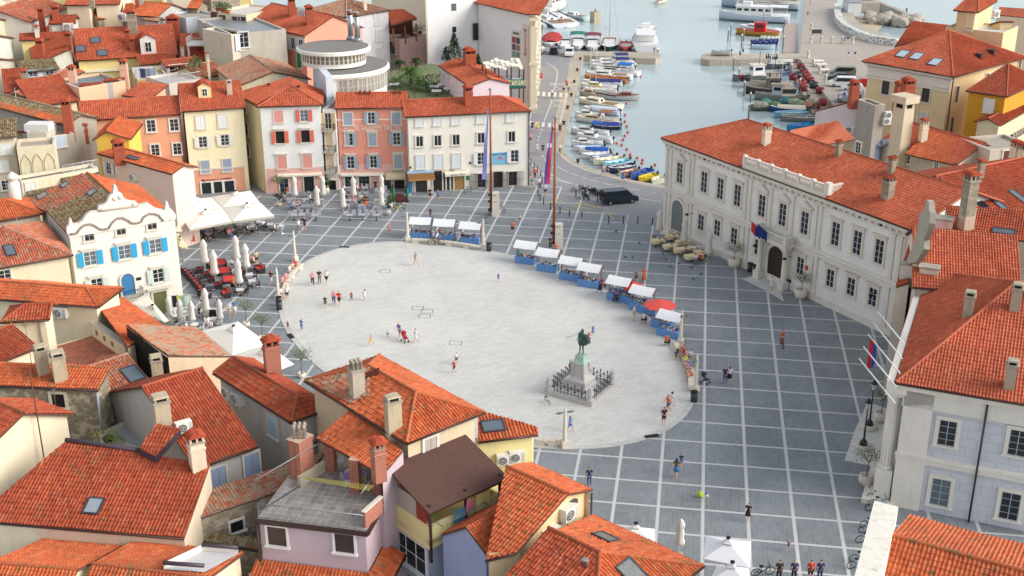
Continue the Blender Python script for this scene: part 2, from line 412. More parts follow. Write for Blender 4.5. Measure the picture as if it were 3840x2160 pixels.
def rh(name,label,A,B,d,z,typ='gx',pitch=23,zb=0,wall=None,tile=None,oh=.35,rf=.5,rough=0.0,cat='house',group=None,hl=None,hr=None,gut=True,wz=None,rp=None):
 """house on a rectangular plan from its near eave A->B (photo pixels or world points at eave height z), depth d (metres, or a pixel)"""
 A=at(*A,z) if not isinstance(A,V) else A;B=at(*B,z) if not isinstance(B,V) else B
 A=V((A.x,A.y,z));B=V((B.x,B.y,z))
 e=(B-A);w=e.length;e.normalize();t=V((-e.y,e.x,0))
 tp=tan(rad(pitch))
 if rp is not None and typ!='gy':
  nn=V((-t.x*tp,-t.y*tp,1));q=onplane(*rp,A,nn);r_=(q-A).dot(t)
  if d is None: d=r_ if typ=='s' else 2*r_
 if isinstance(d,tuple): d=(at(*d,z)-A).dot(t)
 if rp is not None and typ=='gx': rf=r_/d
 if d<0: A,B=A+t*d,B+t*d;d=-d
 def L(x,y,zz): q=A+e*x+t*y;return V((q.x,q.y,zz))
 tp=tan(rad(pitch))
 mid=L(w/2,d/2,zb);H=House(name,label,mid,cat,group,tile,wall or plaster((224,214,190)),rough,zb);H.L=L;H.wd=(w,d)
 g=[0] if gut else []
 if typ=='gx':
  r=rf*d;zr=z+tp*r;f=lambda x,y: z+tp*y if y<=r else z+(zr-z)*(d-y)/(d-r)
  H.slope([L(0,0,z),L(w,0,z),L(w,r,zr),L(0,r,zr)],gut=g,cap=[2]);H.slope([L(w,d,z),L(0,d,z),L(0,r,zr),L(w,r,zr)],gut=g)
  bx,by=[],[r]
 elif typ=='gy':
  r=rf*w
  if rp is not None: tp=(hat(L(r,d,0),*rp)-z)/r
  zr=z+tp*r;f=lambda x,y: z+tp*x if x<=r else z+(zr-z)*(w-x)/(w-r)
  H.slope([L(0,d,z),L(0,0,z),L(r,0,zr),L(r,d,zr)],gut=g,cap=[2]);H.slope([L(w,0,z),L(w,d,z),L(r,d,zr),L(r,0,zr)],gut=g)
  bx,by=[r],[]
 elif typ in('h','hl','hr'):
  r=d/2;zr=z+tp*r;i1=(hl if hl is not None else r) if typ in('h','hl') else 0;i2=(hr if hr is not None else r) if typ in('h','hr') else 0
  if i1+i2>w: i1=i2=w/2
  H.slope([L(0,0,z),L(w,0,z),L(w-i2,r,zr),L(i1,r,zr)] if w-i2-i1>.01 else [L(0,0,z),L(w,0,z),L(i1,r,zr)],gut=g,cap=[1,2,3] if w-i2-i1>.01 else [1,2])
  H.slope([L(w,d,z),L(0,d,z),L(i1,r,zr),L(w-i2,r,zr)] if w-i2-i1>.01 else [L(w,d,z),L(0,d,z),L(i1,r,zr)],gut=g,cap=[1,3] if w-i2-i1>.01 else [1,2])
  if i1>0: H.slope([L(0,d,z),L(0,0,z),L(i1,r,zr)],gut=g)
  if i2>0: H.slope([L(w,0,z),L(w,d,z),L(w-i2,r,zr)],gut=g)
  f=lambda x,y: min(z+tp*y,z+tp*(d-y),z+(x*(zr-z)/i1 if i1>0 else 99),z+((w-x)*(zr-z)/i2 if i2>0 else 99));bx,by=[],([r] if i1==0 or i2==0 else [])
 elif typ=='hf':
  r=w/2;zr=z+tp*r;i=hl if hl is not None else min(r,d*.6)
  H.slope([L(0,0,z),L(w,0,z),L(r,i,zr)],gut=g,cap=[1,2]);H.slope([L(0,d,z),L(0,0,z),L(r,i,zr),L(r,d,zr)],gut=g,cap=[2]);H.slope([L(w,0,z),L(w,d,z),L(r,d,zr),L(r,i,zr)],gut=g)
  f=lambda x,y: min(z+tp*x,z+tp*(w-x),z+y*(zr-z)/i);bx,by=[r],[]
 elif typ=='s':
  zr=z+tp*d;H.slope([L(0,0,z),L(w,0,z),L(w,d,zr),L(0,d,zr)],gut=g);f=lambda x,y:z+tp*y;bx,by=[],[]
 elif typ=='sb':
  zr=z-tp*d;H.slope([L(0,0,z),L(w,0,z),L(w,d,zr),L(0,d,zr)]);f=lambda x,y:z-tp*y;bx,by=[],[]
 elif typ=='sl':
  zr=z+tp*w;H.slope([L(w,0,z),L(w,d,z),L(0,d,zr),L(0,0,zr)],gut=g);f=lambda x,y:z+tp*(w-x);bx,by=[],[]
 elif typ=='sr':
  zr=z+tp*w;H.slope([L(0,d,z),L(0,0,z),L(w,0,zr),L(w,d,zr)],gut=g);f=lambda x,y:z+tp*x;bx,by=[],[]
 elif typ=='f':
  f=lambda x,y:z;bx,by=[],[];oh=0
  H.w.poly([L(0,0,z-.35),L(w,0,z-.35),L(w,d,z-.35),L(0,d,z-.35)],wz or CONC)
  for (x0,y0,x1,y1) in ((.25,.25,w-.25,.25),(w-.25,.25,w-.25,d-.25),(w-.25,d-.25,.25,d-.25),(.25,d-.25,.25,.25)):
   H.w.poly([L(x1,y1,z-.35),L(x0,y0,z-.35),L(x0,y0,z),L(x1,y1,z)],H.wallm)
  H.w.poly([L(0,0,z),L(w,0,z),L(w-.25,.25,z),L(.25,.25,z)],STONE);H.w.poly([L(w,0,z),L(w,d,z),L(w-.25,d-.25,z),L(w-.25,.25,z)],STONE)
  H.w.poly([L(w,d,z),L(0,d,z),L(.25,d-.25,z),L(w-.25,d-.25,z)],STONE);H.w.poly([L(0,d,z),L(0,0,z),L(.25,.25,z),L(.25,d-.25,z)],STONE)
 H.f=f;lo=.07
 def tops(x0,y0,x1,y1):
  fr=[0,1]
  for b in bx:
   if abs(x1-x0)>.1 and min(x0,x1)<b<max(x0,x1): fr.append((b-x0)/(x1-x0))
  for b in by:
   if abs(y1-y0)>.1 and min(y0,y1)<b<max(y0,y1): fr.append((b-y0)/(y1-y0))
  return [(q,f(x0+(x1-x0)*q,y0+(y1-y0)*q)-(lo if typ!='f' else 0)) for q in sorted(fr)]
 for key,(x0,y0,x1,y1) in dict(f=(oh,oh,w-oh,oh),r=(w-oh,oh,w-oh,d-oh),b=(w-oh,d-oh,oh,d-oh),l=(oh,d-oh,oh,oh)).items():
  H.side(key,L(x0,y0,0),L(x1,y1,0),tops(x0,y0,x1,y1))
 return H
WM={}
def wmesh(key,fn):
 if key not in WM:
  mb=MB();fn(mb);WM[key]=mb.mesh(key[0])
 return WM[key]
def window(root,q,rz,w,h,sur=(222,216,204),sash=(232,232,230),glass=None,sh=None,shc=(150,165,180),panes=(2,3),sill=True,hood=False,fw=.14,bars=False,open_=False,arch=False):
 q=V(q)
 def frame(mb):
  m=plaster(sur,.15,(150,140,125)) if sur else None
  if sur:
   mb.box((-w/2-fw/2,-.05,0),(fw,.14,h+.02),m);mb.box((w/2+fw/2,-.05,0),(fw,.14,h+.02),m)
   mb.box((0,-.055,h/2+fw/2+.01),(w+2*fw,.15,fw),m)
  if sill: mb.box((0,-.10,-h/2-.07),(w+2*fw+.16,.26,.12),m or STONE)
  if hood:
   mb.box((0,-.14,h/2+fw+.20),(w+2*fw+.30,.34,.12),m or STONE);mb.box((0,-.07,h/2+fw+.08),(w+2*fw+.1,.18,.14),m or STONE)
  if not mb.f: mb.box((0,-.03,h/2+.04),(w+.1,.06,.08),paint(sash or (90,80,74),.5))
 W=inst(wmesh(('window',w,h,sur,sill,hood,fw),frame),'window',root,q,rz)
 gl=glass or GLASS
 def pane(mb): mb.box((0,-.012,0),(w,.02,h),gl)
 if sh!='closed':
  inst(wmesh(('pane',w,h,gl.name),pane),'pane',W,O0,0,world=False)
  if sash:
   def sashf(mb):
    m=paint(sash,.5);t=.06
    for x in (-w/2+t/2,w/2-t/2): mb.box((x,-.04,0),(t,.05,h-.004),m)
    for z in (-h/2+t/2,h/2-t/2): mb.box((0,-.04,z),(w-2*t,.048,t),m)
    nx,ny=panes
    for i in range(1,nx): mb.box((-w/2+w*i/nx,-.045,0),(.055 if nx==2 else .03,.046,h-2*t),m)
    for j in range(1,ny): mb.box((0,-.036,-h/2+h*j/ny),(w-2*t,.03,.03),m)
   if not open_: inst(wmesh(('sash',w,h,sash,panes),sashf),'sash',W,O0,0,world=False)
 if sh:
  m=paint(shc,.7);sw=w/2
  def shut(mb):
   mb.box(O0,(sw-.02,.045,h),m)
   nn=max(3,int(h/.16))
   for j in range(nn): mb.box((0,-.03,-h/2+.1+(h-.2)*(j+.5)/nn),(sw-.14,.02,(h-.2)/nn*.45),m)
  k=('shutter',sw,h,shc);me=wmesh(k,shut)
  for s_ in (-1,1):
   if sh=='closed': x=s_*sw/2;y=-.06
   elif sh=='half' and s_<0: x=s_*sw/2;y=-.06
   else: x=s_*(w/2+sw/2+.02);y=-.16
   inst(me,'shutter',W,(x,y,0),0,world=False)
 if bars:
  mb=MB();
  for i in range(1,6): mb.tube((-w/2+w*i/6,-.1,-h/2),(-w/2+w*i/6,-.1,h/2),.02,DARK,4)
  mb.B('window_bars',W)
 return W
def door(root,q,rz,w,h,c=(60,40,34),sur=(214,206,192),glassy=False):
 q=V(q);mb=MB();m=paint(c,.6)
 mb.box((0,-.03,h/2),(w,.05,h),m)
 if sur:
  s=plaster(sur,.15,(150,140,125));mb.box((-w/2-.1,-.05,h/2),(.2,.16,h),s);mb.box((w/2+.1,-.05,h/2),(.2,.16,h),s);mb.box((0,-.055,h+.11),(w+.4,.17,.2),s)
 D=mb.B('door',root);D.location=q-V(wloc(root));D.rotation_euler=(0,0,rz)
 if glassy:
  p=MB();
  for x in (-.5,.5): p.box((x*w*.46,-.065,h*.5),(w*.38,.02,h*.86),GLASS)
  p.B('door_glass',D)
 return D
CHS=[1.0]
ORD='first second third fourth fifth sixth seventh eighth ninth tenth eleventh twelfth thirteenth fourteenth fifteenth sixteenth seventeenth eighteenth nineteenth twentieth'.split()
def chimney(root,q,kind,h,w,rz=.3,d=None):
 d=(d or w)*CHS[0];w=w*CHS[0];q=V(q);mb=MB();o=V(O0)
 body={'plaster':plaster((196,182,160),.6,(110,96,80)),'cream':plaster((226,212,186),.3),'brick':BRICK,'red':plaster((168,84,60),.35,(110,60,44)),'stone':plaster((178,166,148),.6,(104,92,80),stone=.5),'pots':plaster((186,176,160),.6,(100,92,82)),'pink':plaster((226,178,156),.3),'white':plaster((222,216,206),.4,(140,120,100)),'slab':plaster((170,160,140),.6,(110,100,86)),'green':plaster((190,176,150),.8,(120,96,60))}[kind]
 mb.box((0,0,h/2-.35),(w,d,h+.7),body)
 if kind in('slab','plaster','cream','stone','green','white','pots'):
  mb.box((0,0,h+.05),(w+.16,d+.16,.10),CONC)
 if kind in('brick','red','pink','cream','white'):
  mb.box((0,0,h*.78),(w+.12,d+.12,.10),body)
 if kind=='pots':
  for i in (-1,0,1):
   for j in (-1,1):
    mb.lathe([(.10,0),(.085,.5),(.12,.52),(.11,.62)],(i*w*.33,j*d*.25,h+.1),CONC,8)
 elif kind in('brick','red','pink','cream','white','stone'):
  op=.34
  for i in (-1,0,1):
   for sy in (-1,1): mb.box((i*(w/2-.06),sy*(d/2-.06),h+.1+op/2),(.12,.12,op),body)
  for sx in (-1,1): mb.box((sx*(w/2-.06),0,h+.1+op/2),(.12,.12,op),body)
  mb.box((0,0,h+.1+op/2),(w-.3,d-.3,op),DARK)
  z=h+.1+op;rr=w/2+.14;dd=d/2+.14;ph=w*.30
  mb.add([(-rr,-dd,z),(rr,-dd,z),(rr,dd,z),(-rr,dd,z),(0,-dd,z+ph),(0,dd,z+ph)],[[0,1,4],[2,3,5],[1,2,5,4],[3,0,4,5],[3,2,1,0]],paint((176,80,52),.9,var=.25))
  for k in range(int(2*dd/.22)):
   y=-dd+.11+k*.22
   for sx in (-1,1): mb.tube((sx*rr,y,z+.03),(0,y,z+ph+.03),.06,paint((176,80,52),.9,var=.25),5)
 elif kind in('slab','green','plaster'):
  mb.box((0,0,h+.22),(w*.72,d*.72,.26),DARK)
  for sx in (-1,1): mb.box((sx*w*.38,0,h+.22),(.1,d*.9,.26),body)
  mb.box((0,0,h+.40),(w+.04,d+.04,.10),body,taper=.86)
 c=mb.B('chimney',root);c.location=q-V(wloc(root));c.rotation_euler=(0,0,rz);return c
def skylight(root,q,n,w,l,glass=None):
 n=V(n);u=vz(1).cross(n).normalized();v=n.cross(u);M=Matrix((u,v,n)).transposed().to_4x4();mb=MB()
 fm=paint((70,74,80),.4,.3)
 for x,y,a,b in ((-w/2,0,.1,l+.1),(w/2,0,.1,l+.1),(0,-l/2,w-.1,.1),(0,l/2,w-.1,.1)): mb.box((x,y,.10),(a,b,.12),fm)
 f=mb.B('skylight',root);f.location=V(q)-V(wloc(root));f.rotation_euler=M.to_euler()
 g=MB().box((0,0,.09),(w-.1,l-.1,.06),glass or GLASS2).B('pane',f);return f
AC=[]
def acunit(root,q,rz,s=1.0):
 if not AC:
  mb=MB();wm=paint((232,230,224),.5);mb.box(O0,(.85,.36,.62),wm)
  mb.lathe([(.24,0),(.24,.02)],O0,paint((90,92,94),.6),16)
  v=mb.v[-64:]  # turn the fan disc to the front
  k0=8
  for i in range(k0,len(mb.v)):
   x,y,z=mb.v[i];mb.v[i]=(x-.12,-.185-z,y)
  for r in (.24,.14,.05):
   pts=[(-.12+r*cos(t*PI/8),-.215,r*sin(t*PI/8)) for t in range(17)];mb.path(pts,.012,wm,4)
  for j in range(6): mb.box((.31,-.185,-.22+j*.085),(.16,.02,.03),paint((150,150,150),.6))
  for sx in (-.3,.3): mb.box((sx,.05,-.35),(.05,.45,.06),paint((120,120,120),.5))
  AC.append(mb.mesh('air_conditioner'))
 return inst(AC[0],'air_conditioner',root,q,rz,s)
def antenna(root,q,h=3.0):
 mb=MB();m=paint((120,110,104),.5,.5);mb.tube((0,0,-.3),(0,0,h),.025,m,5);mb.tube((-.5,0,h-.2),(.5,0,h-.2),.015,m,4)
 for i in range(6): mb.tube((-.45+i*.18,-.25,h-.2),(-.45+i*.18,.25,h-.2),.01,m,4)
 a=mb.B('antenna',root);a.location=V(q)-V(wloc(root));a.rotation_euler=(0,0,rnd()*3);return a
def dish(root,q,rz=0,r=.4):
 mb=MB();m=paint((200,200,200),.5);mb.tube((0,0,-.6),(0,0,.1),.03,m,6)
 rings=[[V((rr*cos(2*PI*i/14),-.1-.12*(rr/r)**2*0+ .25*(rr**2)-.1,rr*sin(2*PI*i/14)+.2)) for i in range(14)] for rr in (.02,r*.5,r)]
 mb.loft(rings,m,cap=False);mb.tube((0,-.1,.2),(0,-.5,.2),.015,m,4)
 a=mb.B('satellite_dish',root);a.location=V(q)-V(wloc(root));a.rotation_euler=(0,0,rz);return a
def rail(name,pts,h,mat,parent,gap=.13,base=0.0):
 mb=MB()
 for a,b in zip(pts,pts[1:]):
  a=V(a);b=V(b);n=max(1,int((b-a).length/gap));up=vz(1)
  mb.tube(a+up*h,b+up*h,.03,mat,5);mb.tube(a+up*(base+.08),b+up*(base+.08),.02,mat,4)
  for i in range(n+1): p=a.lerp(b,i/n);mb.tube(p+up*base,p+up*h,.011 if i%8 else .028,mat,4,cap=False)
 return mb.build(name,parent)
AZ=rad(8.734);EC=(-4.2108,114.8902);EA,EB=28.896,17.61;ED=rad(-56.906)
def pave_mat():
 m,nt,b=newmat('grey_paving');g=geo_pos(nt)
 s=nt.nodes.new('ShaderNodeSeparateXYZ');nt.links.new(g,s.inputs[0]);x,y=s.outputs[0],s.outputs[1]
 c,sn=cos(AZ),sin(AZ)
 u=math_(nt,'SUBTRACT',math_(nt,'MULTIPLY',x,c),math_(nt,'MULTIPLY',y,sn));v=math_(nt,'ADD',math_(nt,'MULTIPLY',x,sn),math_(nt,'MULTIPLY',y,c))
 def line(w,w0,per,half):
  t=math_(nt,'DIVIDE',math_(nt,'SUBTRACT',w,w0),per);f=math_(nt,'ABSOLUTE',math_(nt,'SUBTRACT',t,math_(nt,'ROUND',t)))
  return math_(nt,'LESS_THAN',f,half/per)
 L=math_(nt,'MAXIMUM',line(u,2.3625,3.3906,.125),line(v,77.23,3.567,.11))
 cb=nt.nodes.new('ShaderNodeCombineXYZ');nt.links.new(v,cb.inputs[0]);nt.links.new(u,cb.inputs[1])
 t=nt.nodes.new('ShaderNodeTexBrick');nt.links.new(cb.outputs[0],t.inputs['Vector']);t.inputs['Scale'].default_value=1
 t.inputs['Brick Width'].default_value=.62;t.inputs['Row Height'].default_value=.31;t.inputs['Mortar Size'].default_value=.012;t.inputs['Mortar Smooth'].default_value=.3
 t.inputs['Color1'].default_value=(*lin((124,130,135)),1);t.inputs['Color2'].default_value=(*lin((133,139,143)),1);t.inputs['Mortar'].default_value=(*lin((150,154,156)),1)
 br=ramp(nt,noise(nt,g,.16,5,.62),[(.3,.80),(.72,1.16)]);br2=ramp(nt,noise(nt,g,2.5,5,.7),[(.3,.9),(.7,1.08)])
 col=mixc(nt,1,mixc(nt,1,t.outputs[0],br,'MULTIPLY'),br2,'MULTIPLY')
 w=ramp(nt,noise(nt,g,.33,5,.7),[(.62,0),(.72,1)]);col=mixc(nt,math_(nt,'MULTIPLY',w,.4),col,lin((150,142,130)))
 wl=mixc(nt,noise(nt,g,1.7,4),lin((188,189,188)),lin((206,206,204)))
 nt.links.new(mixc(nt,L,col,wl),b.inputs['Base Color']);b.inputs['Roughness'].default_value=.7
 bump(nt,b,t.outputs['Fac'],-.15,.02);return m
def stone_mat(c1,c2,bw=.9,rh=.42,rot=.3,name='pale_stone_slabs',mort=(170,166,158)):
 m,nt,b=newmat(name);g=geo_pos(nt);t=nt.nodes.new('ShaderNodeTexBrick');nt.links.new(mapv(nt,g,rot=(0,0,rot)),t.inputs['Vector']);t.inputs['Scale'].default_value=1
 t.inputs['Brick Width'].default_value=bw;t.inputs['Row Height'].default_value=rh;t.inputs['Mortar Size'].default_value=.013;t.inputs['Mortar Smooth'].default_value=.4
 t.inputs['Color1'].default_value=(*lin(c1),1);t.inputs['Color2'].default_value=(*lin(c2),1);t.inputs['Mortar'].default_value=(*lin(mort),1)
 br=ramp(nt,noise(nt,g,.12,6,.62),[(.3,.9),(.7,1.06)]);br2=ramp(nt,noise(nt,mapv(nt,g,(1,2.2,1),(0,0,rot)),1.6,5,.7),[(.3,.93),(.7,1.05)])
 col=mixc(nt,1,mixc(nt,1,t.outputs[0],br,'MULTIPLY'),br2,'MULTIPLY')
 w=ramp(nt,noise(nt,mapv(nt,g,(1,1.6,1)),.5,6,.72),[(.60,0),(.70,1)]);col=mixc(nt,math_(nt,'MULTIPLY',w,.35),col,lin((206,188,166)))
 nt.links.new(col,b.inputs['Base Color']);b.inputs['Roughness'].default_value=.62;bump(nt,b,t.outputs['Fac'],-.12,.02);return m
def asphalt(c,name='asphalt'):
 m,nt,b=newmat(name);g=geo_pos(nt);col=mixc(nt,noise(nt,g,.3,6,.65),sc(lin(c),.86),sc(lin(c),1.12))
 col=mixc(nt,ramp(nt,noise(nt,g,14,3),[(.3,0),(.7,.35)]),col,sc(lin(c),.75));nt.links.new(col,b.inputs['Base Color']);b.inputs['Roughness'].default_value=.85;return m
M_PAVE=pave_mat();M_SLAB=stone_mat((216,215,209),(207,205,199),rot=-.42);M_ASPH=asphalt((146,146,150));M_QUAY=stone_mat((186,176,160),(170,160,146),1.2,.6,.1,'quay_stone',(140,130,116))
M_MOLO=stone_mat((184,174,162),(168,158,148),.5,.25,.5,'pier_paving',(150,140,130));M_LINE=paint((222,220,214),.7);M_YEL=paint((206,170,96),.8,var=.3);M_SAND=asphalt((196,178,150),'sand')
def sheet(name,pts,z,mat):
 o=MB().poly([(p[0],p[1],z) for p in pts],mat).build(name);o['kind']='structure';return o
def W(l,z=0.0): return [at(a,b,z) for a,b in l]
Z(2000,0);n_edge=W([(-260,840),(60,900),(500,985),(860,1032),(1500,1036),(2480,1052),(2560,1085),(2575,1130),(2540,1165),(2460,1180),(1700,1150),(1012,1112)])
Z(2000,200);q1=W([(1010,45),(940,420),(880,610),(830,800),(780,1000),(730,1200),(690,1380)])
Z(2100,440);q2=W([(130,300),(75,550),(95,680),(200,800),(350,915),(560,990),(760,1062),(980,1125),(1200,1195),(1440,1258),(1650,1300),(1850,1335),(2080,1375)])
quayL=q1+q2;quayN=n_edge
K(3,0);r1=W([(384,0),(350,260),(330,430),(318,535)])
K(2,0);pr=W([(2576,540),(2300,540),(2000,530),(1930,540),(1902,565),(1915,590),(1990,604),(2300,600),(2576,590)])
K(3,0);r2=W([(290,590),(325,600),(500,850),(660,1062),(720,1140)])
Z(2100,440);cl=at(2080,1375,0)
far=[V((-20,262,0)),V((-60,330,0)),V((-400,420,0)),V((-400,-60,0)),V((300,-60,0)),V((420,420,0))]
K(3,0);east=W([(1500,600),(1290,470),(1000,410),(830,330),(720,260),(688,180),(690,60),(700,-60)])
back=[V((75,420,0))+V((40,60,0)),V((72,520,0))]
K(3,0);topr=at(392,-60,0)
land=[quayN[0]]+[V((-14,250,0))]
poly=[V((-400,-60,0)),V((300,-60,0)),V((300,200,0))]+east+[at(705,-300,0),at(410,-300,0)]+r1+pr+r2+[V((r2[-1].x-4,r2[-1].y-8,0)),V((cl.x+14,cl.y-3,0)),cl]+quayL[::-1][1:]+quayN[::-1]+[V((-24,262,0)),V((-90,350,0)),V((-400,420,0))]
g=MB();g.poly(poly,M_ASPH);n=len(poly)
for i in range(n):
 a,b=poly[i],poly[(i+1)%n];g.poly([V((a.x,a.y,-3)),V((b.x,b.y,-3)),gnd(b),gnd(a)],M_QUAY)
go=g.build('ground');go['kind']='structure'
bm=bmesh.new();bm.from_mesh(go.data);bmesh.ops.triangulate(bm,faces=[f for f in bm.faces if len(f.verts)>4]);bm.to_mesh(go.data);bm.free()
def watermat():
 m,nt,b=newmat('sea_water');g=geo_pos(nt);nt.links.new(mixc(nt,ramp(nt,noise(nt,g,.02,3),[(.35,0),(.65,1)]),lin((160,178,182)),lin((172,188,192))),b.inputs['Base Color'])
 b.inputs['Roughness'].default_value=.06;b.inputs['IOR'].default_value=1.33
 h=math_(nt,'ADD',math_(nt,'MULTIPLY',noise(nt,mapv(nt,g,(.6,1.6,1)),1.1,5,.6),.6),math_(nt,'MULTIPLY',noise(nt,g,.15,2),.6));bump(nt,b,h,.22,.12);return m
o=MB().poly([(-9000,-200,-1.3),(9000,-200,-1.3),(9000,9000,-1.3),(-9000,9000,-1.3)],watermat()).build('water');o['kind']='structure'
def strip_in(edge,w):
 out=[]
 for i,p in enumerate(edge):
  a=edge[max(0,i-1)];b=edge[min(len(edge)-1,i+1)];d=(b-a);d.z=0;d.normalize();nn=V((-d.y,d.x,0));out.append((p,nn))
 return out
def ribbon(name,pts,w0,w1,z,mat,th=0.0):
 s=strip_in(pts,0);mb=MB();
 for (p,n1),(q,n2) in zip(s,s[1:]): mb.poly([(p.x+n1.x*w0,p.y+n1.y*w0,z),(q.x+n2.x*w0,q.y+n2.y*w0,z),(q.x+n2.x*w1,q.y+n2.y*w1,z),(p.x+n1.x*w1,p.y+n1.y*w1,z)],mat)
 o=mb.build(name);o['kind']='structure';return o
q=quayL+[V((cl.x+6,cl.y-1.5,0))]
ribbon('quay_edge',q[:8],0,-2.3,.006,M_QUAY);ribbon('quay_edge',q[7:],0,-1.25,.0065,M_QUAY)
sheet('pier',[n_edge[2],n_edge[3]]+n_edge[4:]+[quayL[1]+V((-2.4,0,0)),quayL[0]+V((-2.6,4,0))],.005,M_QUAY)
sheet('pier',pr[:]+[r2[0],V((r2[1].x+2,r2[1].y+1,0)),V((r1[-1].x+2,r1[-1].y,0))],.012,M_QUAY)
sheet('promenade',r1[::-1]+[at(410,-290,0),at(690,-290,0)]+east[::-1][1:]+[V((110,230,0)),V((120,170,0)),V((r2[-1].x,r2[-1].y,0))]+r2[::-1][1:-1],.008,M_MOLO)
K(3,0);lo=W([(205,590),(325,602),(500,852),(660,1062),(720,1140),(540,1240),(430,1110),(330,900),(250,740)],-.8)
mb=MB();mb.prism([(p.x,p.y) for p in lo],-3,-.8,M_QUAY,True,asphalt((168,154,142),'worn_concrete'));o=mb.build('fishing_quay');o['kind']='structure'
K(3,0);lo2=W([(165,235),(300,235),(300,530),(150,530)],-.8);mb=MB();mb.prism([(p.x,p.y) for p in lo2],-1.5,-.8,asphalt((176,160,152),'worn_concrete_pontoon'));o=mb.build('floating_pontoon');o['kind']='structure'
K(2,1);sqE=W([(150,412),(505,432),(478,515),(722,527),(700,604),(922,614),(905,692),(1178,709),(1150,802),(1420,814),(1560,830)])
K(1,1);sqN=W([(-1100,700),(0,520),(120,520),(850,490),(1520,460),(2576,412)])
sq=[sqN[0],V((-75,120,0)),V((-60,40,0)),V((60,40,0)),V((60,100,0)),V((45,120,0))]+sqE[::-1]+sqN[::-1][:-1]
sheet('square_paving',sq,.004,M_PAVE)
def ell(a,b,z,n=120):
 c,s=cos(ED),sin(ED);return [(EC[0]+a*cos(t)*c-b*sin(t)*s,EC[1]+a*cos(t)*s+b*sin(t)*c,z) for t in [2*PI*i/n for i in range(n)]]
o=MB().poly(ell(EA-.55,EB-.55,.05),M_SLAB).build('oval_paving');o['kind']='structure'
mb=MB();a=ell(EA-.57,EB-.57,.055);b=ell(EA,EB,.055);c0=ell(EA,EB,0.0);M_CURB=stone_mat((204,204,200),(194,193,188),1.1,.6,.2,'curb_stone')
for i in range(120):
 j=(i+1)%120;mb.poly([a[i],a[j],b[j],b[i]][::-1],M_CURB);mb.poly([b[i],b[j],c0[j],c0[i]][::-1],M_CURB)
o=mb.build('oval_curb');o['kind']='structure'
mh=MB();
K(1,2)
for a,b in [(1627,208),(1722,238),(1697,288),(2010,558)]:
 p=at(a,b,.0)
 for dx,dy,sx,sy in ((-.6,0,.05,1),(.6,0,.05,1),(0,-.5,1.2,.05),(0,.5,1.2,.05)): mh.box((p.x+dx,p.y+dy,.058),(sx,sy,.004),DARK)
K(1,1);p=at(1298,1285,0)
for dx,dy,sx,sy in ((-.6,0,.05,1),(.6,0,.05,1),(0,-.5,1.2,.05),(0,.5,1.2,.05)): mh.box((p.x+dx,p.y+dy,.058),(sx,sy,.004),DARK)
for k,(c,r,a,b) in enumerate([(1,1,890,1040),(1,2,350,488),(2,3,1405,45)]):
 K(c,r);p=at(a,b,0);mh.box((p.x,p.y,.06),(1.3,.5,.006),DARK,rz=[-.1,-1.1,.3][k])
o=mh.build('paving_covers');o['kind']='structure'
Z(2400,840);ap=W([(2050,1105),(2330,1030),(2500,1000),(2760,1150),(2900,1560),(2560,1360)]);sheet('entrance_apron',ap,.012,M_SLAB)
K(3,3);ap=W([(870,-10),(770,290),(1150,362),(1280,300),(1300,-200),(1000,-300)]);sheet('entrance_apron',ap,.013,M_SLAB)
def line(pts,w,z=.010,mat=None,dash=None):
 P=W(pts);mb=MB();
 for a,b in zip(P,P[1:]):
  d=(b-a);L=d.length;d.normalize();nn=V((-d.y,d.x,0))*w/2;segs=[(0,L)]
  if dash: segs=[(s,min(L,s+dash[0])) for s in np.arange(0,L,dash[0]+dash[1])]
  for s0,s1 in segs: mb.poly([a+d*s0-nn+vz(z),a+d*s1-nn+vz(z),a+d*s1+nn+vz(z),a+d*s0+nn+vz(z)],mat or M_LINE)
 o=mb.build('road_marking');o['kind']='structure';return o
K(2,0)
line([(330,628),(395,655),(440,690),(458,730),(450,800),(425,905)],.15);line([(405,1010),(325,1215)],.15);line([(300,1300),(265,1400),(255,1449)],.15,dash=(1,1.2))
line([(290,780),(262,910)],.15);line([(248,950),(178,1200)],.15);line([(548,980),(482,1240)],.15)
line([(480,610),(520,530)],.15,mat=M_YEL);line([(375,560),(385,530)],.15,mat=M_YEL);line([(320,560),(335,530)],.15,mat=M_YEL)
line([(560,635),(610,670)],.15,dash=(1.5,1));line([(260,615),(300,622)],.15)
for x0,y0,x1,y1,n in ((262,940,545,957,6),(185,1238,440,1262,5)):
 for i in range(n):
  a=x0+(x1-x0)*i/(n-1);b=y0+(y1-y0)*i/(n-1);P=W([(a-17,b+25),(a+13,b+25),(a+19,b-20),(a-11,b-20)]);MB().poly([p+vz(.011) for p in P],M_LINE).build('zebra_stripe')['kind']='structure'
line([(385,1082),(512,1042)],.14,.012);line([(400,1038),(508,1088)],.14,.013);line([(432,912),(520,885)],.14,.012);line([(440,872),(500,900)],.14,.013)
for s,a,b in (('\u0160OLA',468,1012),('SCUOLA',515,848)):
 p=at(a,b,.02);t=text('road_lettering',s,p,-.02,3.0,M_LINE,None,tilt=0,ext=.002,sx=.45);t['kind']='structure'
Z(2100,440);line([(0,730),(60,800),(180,890),(340,985),(560,1075),(800,1150),(1150,1225),(1500,1290),(1850,1345),(2050,1375)],.15)
line([(-60,990),(60,1055),(230,1130),(420,1200),(620,1260),(880,1330),(1120,1380),(1400,1430),(1900,1520)],.14,dash=(1.5,2.2));line([(-230,1120),(0,1260),(350,1370)],.14)
K(2,1)
line([(335,600),(555,520)],.14,.014,M_YEL);line([(330,525),(570,600)],.14,.015,M_YEL);line([(640,590),(900,642)],.35,.014,M_YEL);line([(590,620),(790,655)],.22,.014,M_YEL)
